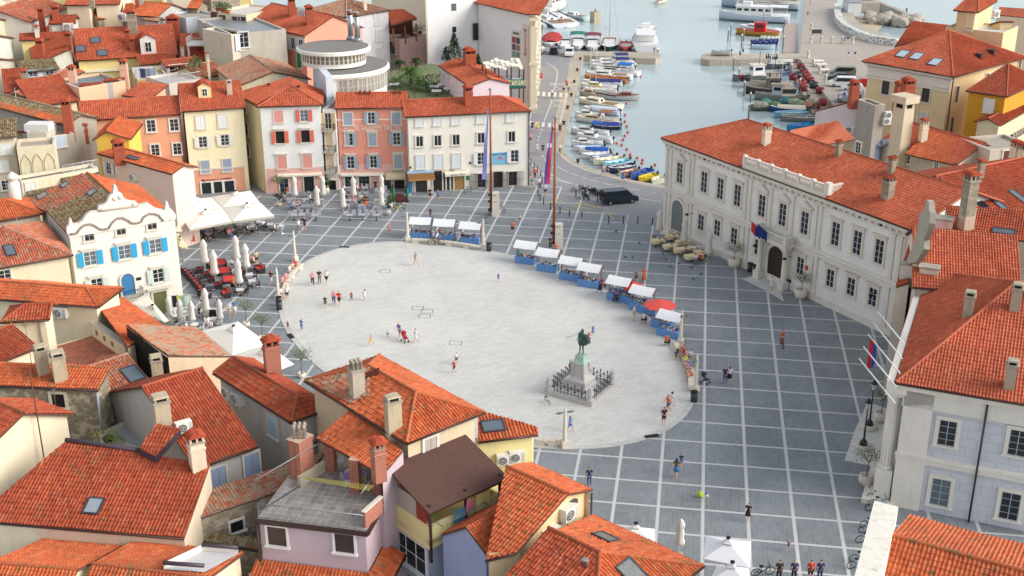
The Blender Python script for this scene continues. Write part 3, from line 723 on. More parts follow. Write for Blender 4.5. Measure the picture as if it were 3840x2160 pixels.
line([(530,650),(610,665)],.2,.014,M_YEL);line([(805,715),(940,705)],.12,.014,M_YEL);line([(970,695),(1025,760)],.2,.015,M_YEL);line([(740,690),(790,700)],.2,.014,M_YEL)
line([(160,150),(230,240),(330,320),(430,360),(560,390),(660,415)],.14);
line([(300,110),(350,190),(420,240)],.13,dash=(1.4,1.0))
line([(1260,545),(1500,580)],.14)
P_=plaster
K(0,0)
H=rh('townhouse','salmon four-storey townhouse left of the pale yellow bank house',(790,1215),(1822,1150),None,11.3,'gx',22,wall=P_((232,170,138),.18),tile=T_NEW,rp=(830,1022))
H.win('f',[(1283,1270),(1520,1266),(1752,1256)],1.15,1.65,sur=(232,228,220))
K(0,1);H.win('f',[(1562,62),(1783,48)],1.1,1.6,sur=(232,228,220));H.win('f',[(1800,255)],1.1,1.6,sur=(232,228,220));H.win('f',[(1735,478),(1820,472)],1.5,2.3,panes=(1,1),sill=False,sur=(236,232,226))
MB().tube(H.L(H.wd[0]-.2,.2,11.1),H.L(H.wd[0]-.2,.2,0),.09,paint((150,70,70),.6)).build('drainpipe',H.root)
H.done()
K(0,0)
H=rh('townhouse','pale yellow townhouse with bank on its ground floor and dormer',(1825,1125),(2475,1082),None,11.8,'gx',24,wall=P_((240,230,194),.16),tile=T_NEW,rp=(1690,855))
BK=H
H.win('f',[(2018,1232),(2240,1217)],1.15,1.75,sh='closed',shc=(226,228,228));H.win('f',[(2040,1428),(2262,1408)],1.1,1.5,sh='open',shc=(224,224,214))
K(0,1);H.win('f',[(2063,230),(2285,212)],1.15,1.75,sh='closed',shc=(150,166,188));H.win('f',[(2085,458),(2195,448),(2305,440)],1.55,2.1,panes=(1,1),sill=False,sur=(236,232,226))
q,e,n=H.fac('f',1915,420);q2,_,_=H.fac('f',2470,400);a=gnd(q);b=gnd(q2);zz=3.35
o=n*.009;MB().add([a+o,b+o,b+o+vz(zz),a+o+vz(zz),a,b,b+vz(zz),a+vz(zz)],[[0,1,2,3],[3,2,6,7],[1,5,6,2],[4,0,3,7]],P_((226,166,138),.2)).build('shopfront',H.root)
MB().add([a+n*.1+vz(zz),b+n*.1+vz(zz),b+n*.1+vz(zz+.22),a+n*.1+vz(zz+.22),a+vz(zz+.22),b+vz(zz+.22),a+vz(zz),b+vz(zz)],[[0,1,2,3],[3,2,5,4],[1,0,6,7]],STONE).build('cornice',H.root)
q,e,n=H.fac('f',2205,362);rz=yaw(e);text('sign_lettering','BANKA KOPER',q+n*.08,rz,.62,paint((140,40,36),.6),H.root,sx=.85)
q,e,n=H.fac('f',2045,370);MB().box(O0,(.4,.06,.4),paint((150,40,40),.6)).B('sign_emblem',H.root).location=q+n*.08-wloc(H.root)
K(0,0)
def dormer(H,a,b,w,h,wall,rz=None,tile=None,win=True,l=2.2):
 q,n=H.hit(a,b);f=gnd(n).normalized();e=V((-f.y,f.x,0));D=MB()
 def L(x,y,z): return q+e*x+f*(-y)+vz(z)
 D.add([L(-w/2,0,-.2),L(w/2,0,-.2),L(w/2,0,h),L(0,0,h+w*.28),L(-w/2,0,h),L(-w/2,l,-.2),L(w/2,l,-.2),L(w/2,l,h),L(-w/2,l,h)],[[0,1,2,3,4],[1,6,7,2],[5,0,4,8]],wall)
 d=D.build('dormer',H.root);o={'v':[],'f':[],'m':[],'uv':[]};t=tile or H.tile;r=MB();x=w/2+.18;zz=h-.08
 for s in (-1,1):
  pts=[L(s*x,-.2,zz),L(s*x,l+.8,zz),L(0,l+.8,zz+x*.56+.02),L(0,-.2,zz+x*.56+.02)];r.poly(pts,t);r.poly([p-vz(.1) for p in pts],t)
  for k in range(int((l+.9)/.24)): r.tube(L(s*x,-.1+k*.24,zz+.02),L(0,-.1+k*.24,zz+x*.56+.04),.055,paint((180,78,50),.85,var=.25),5)
 r.build('dormer_roof',d,origin=wloc(H.root)).location=O0
 if win: window(d,L(0,0,h*.45),yaw(e),w*.42,h*.62,sur=None,sill=False,panes=(2,2))
dormer(H,2065,985,1.7,1.7,P_((236,214,160),.2))
H.chim(2312,945,'plaster',1.5,.7);H.done()
K(1,0)
H=rh('townhouse','white townhouse with salmon shutters and pink ground floor on the square',(12,1075),(672,1056),(-206,938),12.3,'hf',23,wall=P_((232,232,230),.12),tile=T_NEW);WHs=H
H.win('f',[(227,1172)],1.15,1.65,sh='closed',shc=(226,160,150));H.win('f',[(483,1163)],1.1,1.6,sh='open',shc=(214,112,92),glass=GLASS2)
H.win('f',[(242,1380),(497,1370)],1.15,1.7,sh='open',shc=(216,116,96),open_=True,glass=DARK,hood=True)
K(1,1);H.win('f',[(262,185)],1.2,1.8,sh='closed',shc=(226,158,148),hood=True);H.win('f',[(516,175)],1.2,1.8,sh='closed',shc=(226,158,148),hood=True)
H.win('f',[(283,418)],1.2,2.1,panes=(2,3),sash=(110,150,165),sill=False);H.win('f',[(535,410)],1.4,2.4,panes=(1,1),sash=(60,120,90),sill=False)
def band(H,k,p0,p1,zz,col,z0=0,th=.009,name='ground_floor_render'):
 q,e,n=H.fac(k,*p0);q2,_,_=H.fac(k,*p1);a=V((q.x,q.y,z0));b=V((q2.x,q2.y,z0));o=n*th;u=vz(zz-z0)
 return MB().add([a+o,b+o,b+o+u,a+o+u,a,b,b+u,a+u],[[0,1,2,3],[3,2,6,7],[1,5,6,2],[4,0,3,7]],col).build(name,H.root)
PINKG=P_((228,178,168),.2);q,e,n=H.fac('f',110,320);zg=q.z
band(H,'f',(118,500),(690,480),3.5,PINKG)
def awning_strip(H,k,p0,p1,col,dep=.5,h=.35,name='awning'):
 q,e,n=H.fac(k,*p0);q2,_,_=H.fac(k,*p1);q2.z=q.z;mb=MB();a,b=q,q2;mb.add([a,b,b+n*dep-vz(.12),a+n*dep-vz(.12),b+n*dep-vz(h),a+n*dep-vz(h)],[[0,1,2,3],[3,2,4,5]],col);mb.add([a-vz(.1),b-vz(.1),b+n*dep-vz(.2),a+n*dep-vz(.2)],[[0,3,2,1]],col)
 return mb.build(name,H.root)
CREAMF=paint((232,224,206),.8)
awning_strip(H,'f',(215,300),(665,285),CREAMF);
for a,b in ((190,350),(398,338),(645,325)):
 q,e,n=H.fac('f',a,b);MB().lathe([(.05,-.22),(.2,-.1),(.22,0),(.18,.14),(.04,.2)],O0,paint((226,206,200),.4),10).B('globe_lamp',H.root).location=q+n*.3-wloc(H.root)
K(1,0);Pb=at(-206,938,12.3);w_,d_=H.wd;H.slope([Pb,H.L(0,0,12.3),H.faces[0][0][2],H.L(w_/2,d_,H.faces[0][0][2].z)]);H.side('l2',Pb+V((.3,-.3,0)),H.L(.35,.35,0),12.2,mat=P_((226,214,176),.25))
K(0,0);H.win('l2',[(2465,1065),(2487,1300)],1.0,1.7,sh='closed',shc=(168,104,80));K(0,1);H.win('l2',[(2500,60)],1.0,1.6,sh='closed',shc=(150,100,80))
K(1,0)
for a,b in ((130,870),(428,888)):
 q,nn=H.hit(a,b);mb=MB();mb.box((0,0,.15),(.35,.35,.35),paint((110,90,80),.7));mb.box((0,0,.36),(.5,.5,.06),DARK);o=mb.B('roof_vent',H.root);o.location=q-wloc(H.root)
q,nn=H.hit(620,1050);H.done()
A=at(668,1095,11.5);B=at(795,1100,11.5)
H=rh('townhouse','narrow white house with stacked balconies between hotel and white house',A,B,6,11.5,'f',wall=P_((228,226,220),.2),wz=paint((120,124,128),.8))
K(1,0);H.win('f',[(727,1215)],.95,2.2,sh='open',shc=(214,182,130));K(1,0);H.win('f',[(738,1410)],.95,2.1,sh='closed',shc=(222,196,164));K(1,1);H.win('f',[(750,160)],.95,2.1,sh='closed',shc=(222,196,164));H.win('f',[(770,420)],1.1,2.3,glass=DARK,sash=None,sill=False)
for c,r,a,b in ((1,0,733,1308),(1,1,745,75),(1,1,755,283)):
 K(c,r);q,e,n=H.fac('f',a,b);mb=MB();mb.box(q+n*.45,(2.0,.9,.12),STONE,rz=yaw(e));bo=mb.build('balcony',H.root)
 p=[q-e*.95+n*.05,q-e*.95+n*.85,q+e*.95+n*.85,q+e*.95+n*.05];rail('balcony_railing',[x+vz(.06) for x in p],.95,DARK,bo,.12)
K(1,1);awning_strip(H,'f',(700,335),(815,328),CREAMF,.4,.3);K(1,0);rail('roof_railing',[H.L(.2,.2,11.5),H.L(H.wd[0]-.2,.2,11.5)],.9,ZINC,H.root,.12);H.done()
K(1,0)
H=rh('townhouse','salmon pink hotel with painted name across its facade',(788,1092),(1530,1084),None,11.6,'gx',24,wall=P_((232,156,136),.14),tile=T_NEW,rp=(770,935))
SB=(158,172,184)
H.win('f',[(925,1195),(1410,1190)],1.2,1.7,sh='closed',shc=SB,sur=(230,224,216));H.win('f',[(1160,1186)],1.0,1.6,sh='open',shc=SB)
H.win('f',[(938,1402,dict(sh='half')),(1172,1402,dict(sh='closed')),(1416,1395)],1.05,1.75,sh='open',shc=SB,hood=True)
q,e,n=H.fac('f',1175,1287);text('sign_lettering','HOTEL GIUSEPPE TARTINI',q+n*.06,yaw(e),.95,paint((250,226,216),.8),H.root,sx=.72)
band(H,'f',(800,1128),(1500,1128),10.0,paint((236,226,218),.7),z0=9.85,name='string_course')
K(1,1);H.win('f',[(953,184),(1182,178)],1.0,1.75,sh='open',shc=SB,hood=True);H.win('f',[(1430,173)],1.15,1.9,sh='closed',shc=SB,hood=True)
band(H,'f',(832,500),(1520,470),3.55,PINKG);awning_strip(H,'f',(848,292),(1300,285),CREAMF)
H.win('f',[(950,402),(1090,400),(1325,420)],1.5,2.2,panes=(3,4),sash=(120,150,160),sill=False,fw=.2);
q,e,n=H.fac('f',1437,470);door(H.root,gnd(q),yaw(e),1.7,2.6,(36,26,24))
awning_strip(H,'f',(1308,275),(1508,268),paint((206,190,160),.8),1.3,.9)
q,e,n=H.fac('f',1405,345);text('sign_lettering','HOTEL TARTINI',q+n*1.36-vz(-.1),yaw(e),.3,paint((60,50,50),.7),H.root,ext=.01)
K(1,0)
for a,b in ((1048,950),(1097,952),(1146,950),(1398,945),(1448,943)): q,nn=H.hit(a,b);o=MB().box((0,0,.25),(.3,.3,.6),paint((120,60,46),.8)).B('roof_vent',H.root);o.location=q-wloc(H.root)
K(1,0);MB().tube(H.L(H.wd[0]-.15,.1,11.4),H.L(H.wd[0]-.15,.1,0),.08,GUT).build('drainpipe',H.root);H.done()
H=rh('townhouse','long cream white house with shops at the right end of the square row',(1506,1178),(2761,1118),None,10.8,'hr',22,wall=P_((234,230,218),.28,(180,164,140)),tile=T_NEW,rp=(1560,1006))
H.win('f',[(1645,1230),(1825,1221),(2008,1211),(2258,1197),(2560,1183)],1.0,1.05,sh='closed',shc=(222,226,226),sur=(226,222,212))
H.win('f',[(1645,1422),(1828,1414),(2012,1406),(2264,1388),(2572,1374)],1.0,1.5,sh=None,panes=(2,1));
K(1,1);H.win('f',[(1656,182),(1838,176),(2018,166)],1.15,1.9,sh='closed',shc=(214,222,228));H.win('f',[(2265,146,dict(sh='open')),(2600,120,dict(sh='open'))],1.1,1.7,shc=(222,226,230))
H.win('f',[(2268,366),(2582,345)],1.2,2.0,sill=False,sash=(90,60,50),panes=(2,3))
q,e,n=H.fac('f',1660,380);rz=yaw(e)
for (a,b,w,h,c,gl) in ((1665,490,1.6,2.5,(50,44,42),0),(1845,455,1.7,2.9,(30,24,22),0),(1935,460,1.35,2.7,(54,66,78),1),(2030,455,1.9,2.7,(150,120,70),0),(2435,435,1.3,2.3,(36,24,22),0)):
 q,e,n=H.fac('f',a,b);door(H.root,gnd(q),rz,w,h,c,glassy=bool(gl))
awning_strip(H,'f',(1520,275),(1790,262),paint((150,186,208),.7),.25,.4);
q0,e,n=H.fac('f',1522,290);q1_,_,_=H.fac('f',1788,280);q1_.z=q0.z;MB().add([q0,q1_,q1_+n*1.3-vz(.65),q0+n*1.3-vz(.65),q0+n*1.3-vz(.85),q1_+n*1.3-vz(.85)],[[0,1,2,3],[3,2,5,4],[3,2,1,0]],paint((178,130,76),.8)).build('shop_awning',H.root)
awning_strip(H,'f',(1893,278),(2145,262),CREAMF,.9,.5)
q,e,n=H.fac('f',2020,290);text('sign_lettering','GALERIJA  PIRAN',q+n*1.0,rz,.28,paint((110,110,110),.7),H.root,ext=.01)
for a,b,w,h,c in ((2115,315,.9,1.4,(60,130,90)),(2430,146,2.9,1.75,(130,186,214)),(2155,190,.3,.3,(60,60,60)),(1552,235,.3,.3,(60,60,60))):
 q,e,n=H.fac('f',a,b);p=MB().box((0,-.04,0),(w,.06,h),paint(c,.6))
 if w>2: p.add([(-.1,-.08,-.2),(.3,-.08,.35),(.6,-.08,.1),(1.0,-.08,-.2),(.35,-.08,0)],[[0,1,2,4],[2,3,4]],paint((200,70,60),.6));
 o=p.B('wall_sign',H.root);o.location=q-wloc(H.root);o.rotation_euler=(0,0,rz)
q,e,n=H.fac('f',2440,100);text('sign_lettering','ravni svet',q+n*.09,rz,.5,paint((40,80,120),.7),H.root,ext=.01)
for a,b in ((2187,375),(2350,370),(2500,360),(2650,350)):
 q,e,n=H.fac('f',a,b);mb=MB();
 for i in range(9): mb.tube(q+n*.2+e*(-.6+i*.15)-vz(1.1),q+n*.2+e*(-.6+i*.15)+vz(1.1),.02,DARK,4)
 for zz in (-1.1,0,1.1): mb.tube(q+n*.2-e*.6+vz(zz),q+n*.2+e*.6+vz(zz),.025,DARK,4)
 mb.build('iron_gate',H.root)
q,e,n=H.fac('f',2742,410);o=MB().tube(gnd(q)+n*.1,V((q.x,q.y,10.6))+n*.1,.08,GUT).build('drainpipe',H.root)
K(1,0);H.chim(2135,1045,'red',1.9,1.1);H.done();LONG=H
K(2,0);z=11.9
A=at(1500,1388,z);K(3,1);B=at(1460,872,z)
M_HALL=P_((232,230,226),.25,(190,176,160));M_TRIM=P_((226,219,208),.35,(184,160,136))
K(2,0)
e=(B-A).normalized();t=V((-e.y,e.x,0));B=A+e*((B-A).length);K(3,1)
TH=rh('town_hall','white stone town hall with arcade door, balcony and long tiled roof',A,B,15.0,z,'hl',21,wall=M_HALL,tile=T_NEW,cat='town hall',oh=.55,hl=7.0)
H=TH;w_=H.wd[0]
U=dict(w=1.25,h=2.7)
K(2,1)
up=[(1692,290,'p'),(1937,383,'h'),(2100,450,'h'),(2272,518,'h'),(2518,622,'p')]
lo=[(1905,790,'h'),(2068,845,'h'),(2238,925,'h'),(2478,1035,'h')]
SH=dict(sur=(222,212,196),sash=(226,228,226),panes=(2,4),fw=.26)
def ped(H,q,e,n,w):
 m=M_TRIM;mb=MB();rz=yaw(e)
 mb.add([(-w/2-.45,-.36,0),(w/2+.45,-.36,0),(0,-.36,.62),(-w/2-.45,0,0),(w/2+.45,0,0),(0,0,.62)],[[0,1,2],[0,2,5,3],[2,1,4,5],[1,0,3,4]],m);mb.box((0,-.2,-.06),(w+1.0,.44,.13),m)
 o=mb.B('pediment',H.root);o.location=q-wloc(H.root);o.rotation_euler=(0,0,rz)
def uw(a,b,kind):
 q,e,n=H.fac('f',a,b);window(H.root,q,yaw(e),1.15,2.6,hood=True,**SH)
 if kind=='p': ped(H,q+vz(1.9)+n*.02,e,n,1.4)
for a,b,k in up: uw(a,b,k)
for a,b,k in lo:
 q,e,n=H.fac('f',a,b);window(H.root,q,yaw(e),1.1,2.0,hood=True,**dict(SH,panes=(2,3)))
K(3,1)
for a,b,k in [(150,712,'p'),(372,795,'p'),(683,905,'h'),(902,993,'h'),(1122,1082,'h')]: uw(a,b,k)
for a,b in [(328,1225),(630,1350),(838,1435)]: q,e,n=H.fac('f',a,b);window(H.root,q,yaw(e),1.1,2.0,hood=True,**dict(SH,panes=(2,3)))
K(3,2)
for a,b in [(1056,90)]: q,e,n=H.fac('f',a,b);window(H.root,q,yaw(e),1.1,2.0,hood=True,**dict(SH,panes=(2,3)))
for c,r,a,b in ((2,1,1940,150),(2,1,2107,213),(2,1,2280,280),(3,1,697,650),(3,1,915,730),(3,1,1141,812)):
 K(c,r);q,e,n=H.fac('f',a,b);o=MB().box((0,-.02,0),(.42,.06,.42),DARK).B('vent_opening',H.root);o.location=q-wloc(H.root);o.rotation_euler=(0,0,yaw(e))
x1=w_-.55
def hband(H,z0,z1,th,mat=None,x0=.5,x1_=None,name='cornice'):
 x1_=x1_ if x1_ is not None else H.wd[0]-.5;mb=MB();o=.55
 L=H.L;mb.add([L(x0-th,o-th,z0),L(x1_,o-th,z0),L(x1_,o-th,z1),L(x0-th,o-th,z1),L(x0-th,o,z0),L(x1_,o,z0),L(x1_,o,z1),L(x0-th,o,z1)],[[0,1,2,3],[3,2,6,7],[1,0,4,5],[4,0,3,7],[1,5,6,2]],mat or M_TRIM)
 return mb.build(name,H.root)
hband(H,11.35,11.75,.45);hband(H,10.75,10.95,.12);hband(H,5.15,5.45,.28);hband(H,5.75,5.9,.14);hband(H,0,.75,.18)
mb=MB()
for i in range(int(w_/.9)): q=H.L(.7+i*.9,.55-.2,11.2);mb.box(q,(.22,.34,.3),M_TRIM,rz=yaw(e))
mb.build('cornice_brackets',H.root)
def pil(x,z0,z1,w=.42,th=.16):
 mb=MB();rz=yaw(e);q=H.L(x,.55-th/2,0);q=gnd(q)
 mb.box(q+V((0,0,(z0+z1)/2)),(w,th,z1-z0),M_TRIM,rz=rz);mb.box(q+vz(z1-.14),(w+.16,th+.12,.26),M_TRIM,rz=rz);mb.box(q+vz(z0+.15),(w+.14,th+.1,.3),M_TRIM,rz=rz);mb.build('pilaster',H.root)
def xof(c,r,a,b):
 K(c,r);q,_,_=H.fac('f',a,b);A0,_=H.walls['f'];return (gnd(q)-A0).dot(e)+.55
XS=[xof(2,1,1560,250),xof(2,1,1600,260),xof(2,1,1785,330),xof(2,1,1820,340),xof(2,1,2352,560),xof(2,1,2395,580),xof(3,1,30,600),xof(3,1,250,680),xof(3,1,480,800),xof(3,1,525,820),xof(3,1,1253,1100),xof(3,1,1325,1130)]
for x in XS: pil(x,5.9,10.75);pil(x,.75,5.15,.5)
K(3,1)
q,e_,n=H.fac('f',90,1180);base=gnd(q);rz=yaw(e)
def archpts(w,h,n_=12):
 r=w/2;return [(-w/2,0),(w/2,0)]+[(r*cos(PI*i/n_),h-r+r*sin(PI*i/n_)) for i in range(n_+1)][0:]
def arch(name,root,q,rz,w,h,mat,sur,y=-.05,fw=.3):
 mb=MB();mb.add([(x,y,z_) for x,z_ in archpts(w,h)],[list(range(len(archpts(w,h))))],mat)
 r=w/2;pts=[(-r,0)]+[(-r*cos(PI*i/14),h-r+r*sin(PI*i/14)) for i in range(15)]+[(r,0)]
 ro=r+fw;pto=[(-ro,0)]+[(-ro*cos(PI*i/14),h-r+ro*sin(PI*i/14)) for i in range(15)]+[(ro,0)]
 vs=[(x,y-.1,z_) for x,z_ in pts]+[(x,y-.1,z_) for x,z_ in pto]+[(x,0,z_) for x,z_ in pto]+[(x,y+.02,z_) for x,z_ in pts];k=len(pts);fs=[]
 for i in range(k-1): fs+= [[i,i+1,k+i+1,k+i],[k+i,k+i+1,2*k+i+1,2*k+i],[3*k+i,3*k+i+1,i+1,i]]
 mb.add(vs,fs,sur);o=mb.B(name,root);o.location=V(q)-wloc(root);o.rotation_euler=(0,0,rz);return o
arch('door',H.root,base,rz,2.6,4.3,paint((50,28,24),.5),M_TRIM,-.12,.4)
for s in (-1,1):
 mb=MB();c=base+e*s*2.05+n*.75;mb.box(c+vz(.45),(.9,.9,.9),M_TRIM,rz=rz);mb.lathe([(.36,.9),(.40,1.0),(.32,1.15),(.30,4.3),(.36,4.5),(.42,4.6)],gnd(c),M_TRIM,14);mb.box(c+vz(4.85),(.95,.95,.4),M_TRIM,rz=rz);mb.build('portal_column',H.root)
mb=MB();mb.box(base+n*.75+vz(5.25),(5.6,1.7,.35),M_TRIM,rz=rz);ba=mb.build('balcony',H.root)
mb=MB();
def bal(p0,p1,zb,mb,m=None,gap=.27,h=.75):
 m=m or M_TRIM;p0=gnd(p0);p1=gnd(p1);d=p1-p0;k=max(1,int(d.length/gap));rr=atan2(d.y,d.x)
 mb.box((p0+p1)/2+vz(zb+h+.07),(d.length+.2,.26,.14),m,rz=rr);mb.box((p0+p1)/2+vz(zb+.05),(d.length+.2,.24,.1),m,rz=rr)
 for i in range(k):
  p=p0+d*((i+.5)/k);mb.lathe([(.08,.1),(.13,.25),(.08,.5),(.09,h)],V((p.x,p.y,zb)),m,6)
b0=base-e*2.7+n*1.5;b1=base+e*2.7+n*1.5;bal(b0,b1,5.42,mb);bal(base-e*2.7+n*.1,b0,5.42,mb);bal(b1,base+e*2.7+n*.1,5.42,mb)
for p in (b0,b1): mb.box(p+vz(5.9),(.4,.4,1.0),M_TRIM,rz=rz)
mb.build('balustrade',ba,origin=wloc(H.root)).location=wloc(H.root)-wloc(ba)
for i,(cs) in enumerate((((206,60,60),(40,60,140)),((30,50,120),(30,50,120)))):
 p=base+n*1.6+e*(-.9+i*1.1)+vz(6.1);tip=p+n*1.3-e*.6+vz(1.3);mb=MB();mb.tube(p,tip,.03,WHITE,6);fp=mb.build('flagpole',H.root)
 mb=MB();c1,c2=paint(cs[0],.8),paint(cs[1],.8);u=(p-tip)
 for k in range(4):
  a0=tip+u*(k*.2);a1=tip+u*((k+1)*.2);mb.poly([a0,a1,a1-vz(1.2)+n*.1*sin(k*2),a0-vz(1.3)+n*.1*sin(k*2-2)],c1 if k<2 else c2)
 mb.build('flag_cloth',fp,origin=wloc(H.root)).location=wloc(H.root)-wloc(fp)
K(2,1);q,_,_=H.fac('f',1665,870);arch('door',H.root,V((q.x,q.y,0.1)),rz,2.3,4.6,paint((120,128,130),.25),M_TRIM,-.1,.35)
o=MB().box(V((q.x,q.y,.1))+n*.5,(4.2,1.2,.3),M_TRIM,rz=rz).build('doorstep',H.root)
K(2,1);xa=xof(2,1,2370,260)-.3;K(3,1);xb=xof(3,1,600,530)+.2
p0=H.L(xa,.35,12.0);p1=H.L(xb,.35,12.0);mb=MB();mb.box((p0+p1)/2+vz(.1),((p1-p0).length,.7,.5),M_TRIM,rz=rz)
k=6
for i in range(k): bal(p0.lerp(p1,(i+.06)/k),p0.lerp(p1,(i+.94)/k),12.3,mb,gap=.24,h=.8)
for i in range(k+1): mb.box(p0.lerp(p1,i/k)+vz(.8),(.38,.4,1.15),M_TRIM,rz=rz)
p2=H.L(xb,2.2,12.0);bal(p1,p2,12.3,mb,gap=.24,h=.8);mb.box(p1+vz(.9),(.6,.6,1.3),M_TRIM,rz=rz)
mb.build('roof_balustrade',H.root)
K(3,1)
for a,b,h,w in ((705,118,1.2,.55),(1238,290,1.2,.6),(1200,540,1.7,.95)): H.chim(a,b,'stone',h,w,rz=rz)
K(2,0);H.chim(2555,1449,'cream',1.8,.8)
for c,r,a,b in ((2,1,1825,695),(2,1,2510,1005),(3,1,237,1135),(3,2,1110,50)):
 K(c,r);q,_,_=H.fac('f',a,b);mb=MB();mb.tube(q,q+n*.9+vz(.1),.03,DARK,6);mb.lathe([(.08,.0),(.24,-.18),(.26,-.22)],q+n*1.0+vz(.12),DARK,10);mb.build('wall_lamp',H.root)
for c,r,a,b,w,h,col in ((2,1,1977,870,.55,.9,(210,220,230)),(3,1,388,1243,.5,.5,(190,50,50)),(2,1,2505,1225,.3,.7,(150,150,150))):
 K(c,r);q,_,_=H.fac('f',a,b);o=MB().box((0,-.04,0),(w,.05,h),paint(col,.5)).B('wall_sign',H.root);o.location=q-wloc(H.root);o.rotation_euler=(0,0,rz)
H.done()
def plane(A,B,pitch):
 e=(B-A);e.z=0;e.normalize();t=V((-e.y,e.x,0));tp=tan(rad(pitch));return A,V((-t.x*tp,-t.y*tp,1))
def PP(pl,*pts): return [onplane(a,b,pl[0],pl[1]) for a,b in pts]
LILAC=P_((196,176,184),.12);YEL=P_((236,222,160),.12);BEI=P_((214,196,166),.45,(150,110,80));GREY=P_((196,190,184),.55,(120,112,104));CRM=P_((238,224,194),.2)
K(1,2)
F1=H=rh('house','beige house with patched hip roof and covered yellow balcony at the oval',(490,930),(1512,1562),(1240,672),12.5,'h',22,wall=BEI,tile=T_ORG,rough=.8,oh=.45)
K(1,3);H.win('r',[(1752,165)],1.0,1.6,sh='closed',shc=(176,168,160),sur=(232,226,214),fw=.18)
K(1,2);
P0=H.faces[0][0];pl=(P0[0]+vz(.05),H.faces[0][1]);pts=PP(pl,(520,938),(1150,800),(1150,1085),(960,1170));
tiled([p+H.faces[0][1]*.02 for p in pts],T_OLD,H.out,1.0)
H.chim(1020,1075,'pots',1.9,.85,rz=.5);H.chim(1385,1420,'green',2.0,.95,rz=.5,d=.7)
K(1,2);q,n=H.hit(1110,930);MB().add([q,q+V((.9,.2,.3)),q+V((.9,.2,.9)),q+vz(.6)],[[0,1,2,3],[3,2,1,0]],paint((120,70,60),.7)).build('chimney_flashing',H.root)
K(1,3);A_,B_=H.walls['r'];e=(B_-A_).normalized();n=V((e.y,-e.x,0))
zf=7.4;fl=at(1735,1150,zf-.45)
zp=zf+1.0;c1=at(1738,962,zp);c2=at(2392,585,zp);
def onw(p): s=(gnd(p)-A_).dot(e);return A_+e*s
def dist_(p): return (gnd(p)-A_).dot(n)
dd=dist_(c1);s0=(gnd(c1)-A_).dot(e);s1=(gnd(c2)-A_).dot(e)
def BP(s,t_,z): q=A_+e*s+n*t_;return V((q.x,q.y,z))
mb=MB();rzb=yaw(e)
mb.box(BP((s0+s1)/2,dd/2,zf-.15),(s1-s0,dd,.3),YEL,rz=rzb);bal_=mb.build('balcony',H.root);bo=wloc(H.root)
def sub(mb,name,parent,root=None):
 o=mb.build(name,parent,origin=wloc(parent));return o
mb=MB();mb.box(BP((s0+s1)/2,dd-.08,zf+.2),(s1-s0,.16,1.7),YEL,rz=rzb);mb.box(BP(s0+.08,(dd-.16)/2,zf+.2),(.16,dd-.16,1.7),YEL,rz=rzb);mb.box(BP(s1-.08,(dd-.16)/2,zf+.2),(.16,dd-.16,1.7),YEL,rz=rzb);sub(mb,'parapet',bal_)
BR=paint((70,44,36),.7)
for s_,t_ in ((s0+.1,dd-.1),((s0+s1)/2,dd-.1),(s1-.1,dd-.1)): mb=MB();mb.box(BP(s_,t_+.12,zf+.5),(.16,.16,4.2),BR,rz=rzb);sub(mb,'post',bal_)
zr0=zf+2.35;r0=BP(s0-.3,dd+.5,zr0);r1=BP(s1+.3,dd+.5,zr0);r2=BP(s1+.3,0.02,zr0+1.35);r3=BP(s0-.3,0.02,zr0+1.35);m,nt_,b_=newmat('brown_shingles');g_=geo_pos(nt_);nt_.links.new(mixc(nt_,noise(nt_,g_,6,4),lin((66,44,40)),lin((104,74,64))),b_.inputs['Base Color']);b_.inputs['Roughness'].default_value=.95;M_SHIN=m
mb=MB();mb.poly([r0,r1,r2,r3],m);mb.poly([p-vz(.14) for p in (r3,r2,r1,r0)],BR)
Q=[r0,r1,r2,r3]
for i in range(4): a,b=Q[i],Q[(i+1)%4];mb.poly([a-vz(.14),b-vz(.14),b,a],GUT)
sub(mb,'balcony_roof',bal_)
mb=MB();mb.box(BP(s0+.1,dd*.35,zf+1.6),(.06,dd*.6,1.6),paint((180,172,160),.3),rz=rzb);mb.box(BP(s0+.1,dd*.8,zf+1.2),(.05,dd*.25,2.2),paint((150,50,30),.6),rz=rzb);sub(mb,'side_screen',bal_)
mb=MB()
for i in range(5): mb.tube(BP(s0+.3,dd+.2+i*.12,zp+.25),BP(s1,dd+.2+i*.12,zp+.25),.012,paint((190,190,180),.6),4)
for s_ in (s0+.5,s0+4.2,s1-.3): mb.tube(BP(s_,dd,zp+.2),BP(s_,dd+.75,zp+.25),.03,DARK,5)
sub(mb,'clothes_line',bal_)
mb=MB();BLU=P_((170,178,200),.15);mb.box(BP(s0+1.0,dd*.45,zf-2.1),(1.6,dd*.9,3.6),BLU,rz=rzb);mb.box(BP((s0+s1)/2+.9,dd*.25,zf-2.1),(s1-s0-2.0,dd*.5,3.6),BLU,rz=rzb);sub(mb,'lower_room',bal_)
LR=BP(s0+.19,dd*.45,zf-1.9);window(H.root,LR+vz(-.1),rzb-PI/2,dd*.8,2.2,sur=(236,236,236),panes=(3,2),fw=.1,glass=GLASS)
LR=BP(s0+1.0,dd*.9+.02,zf-1.5);
for s_ in (s0+3.0,s0+4.1): q=BP(s_,dd*.5+.03,zf-3.9);door(H.root,q,rzb,.9,2.2,(120,40,34),None)
H.done()
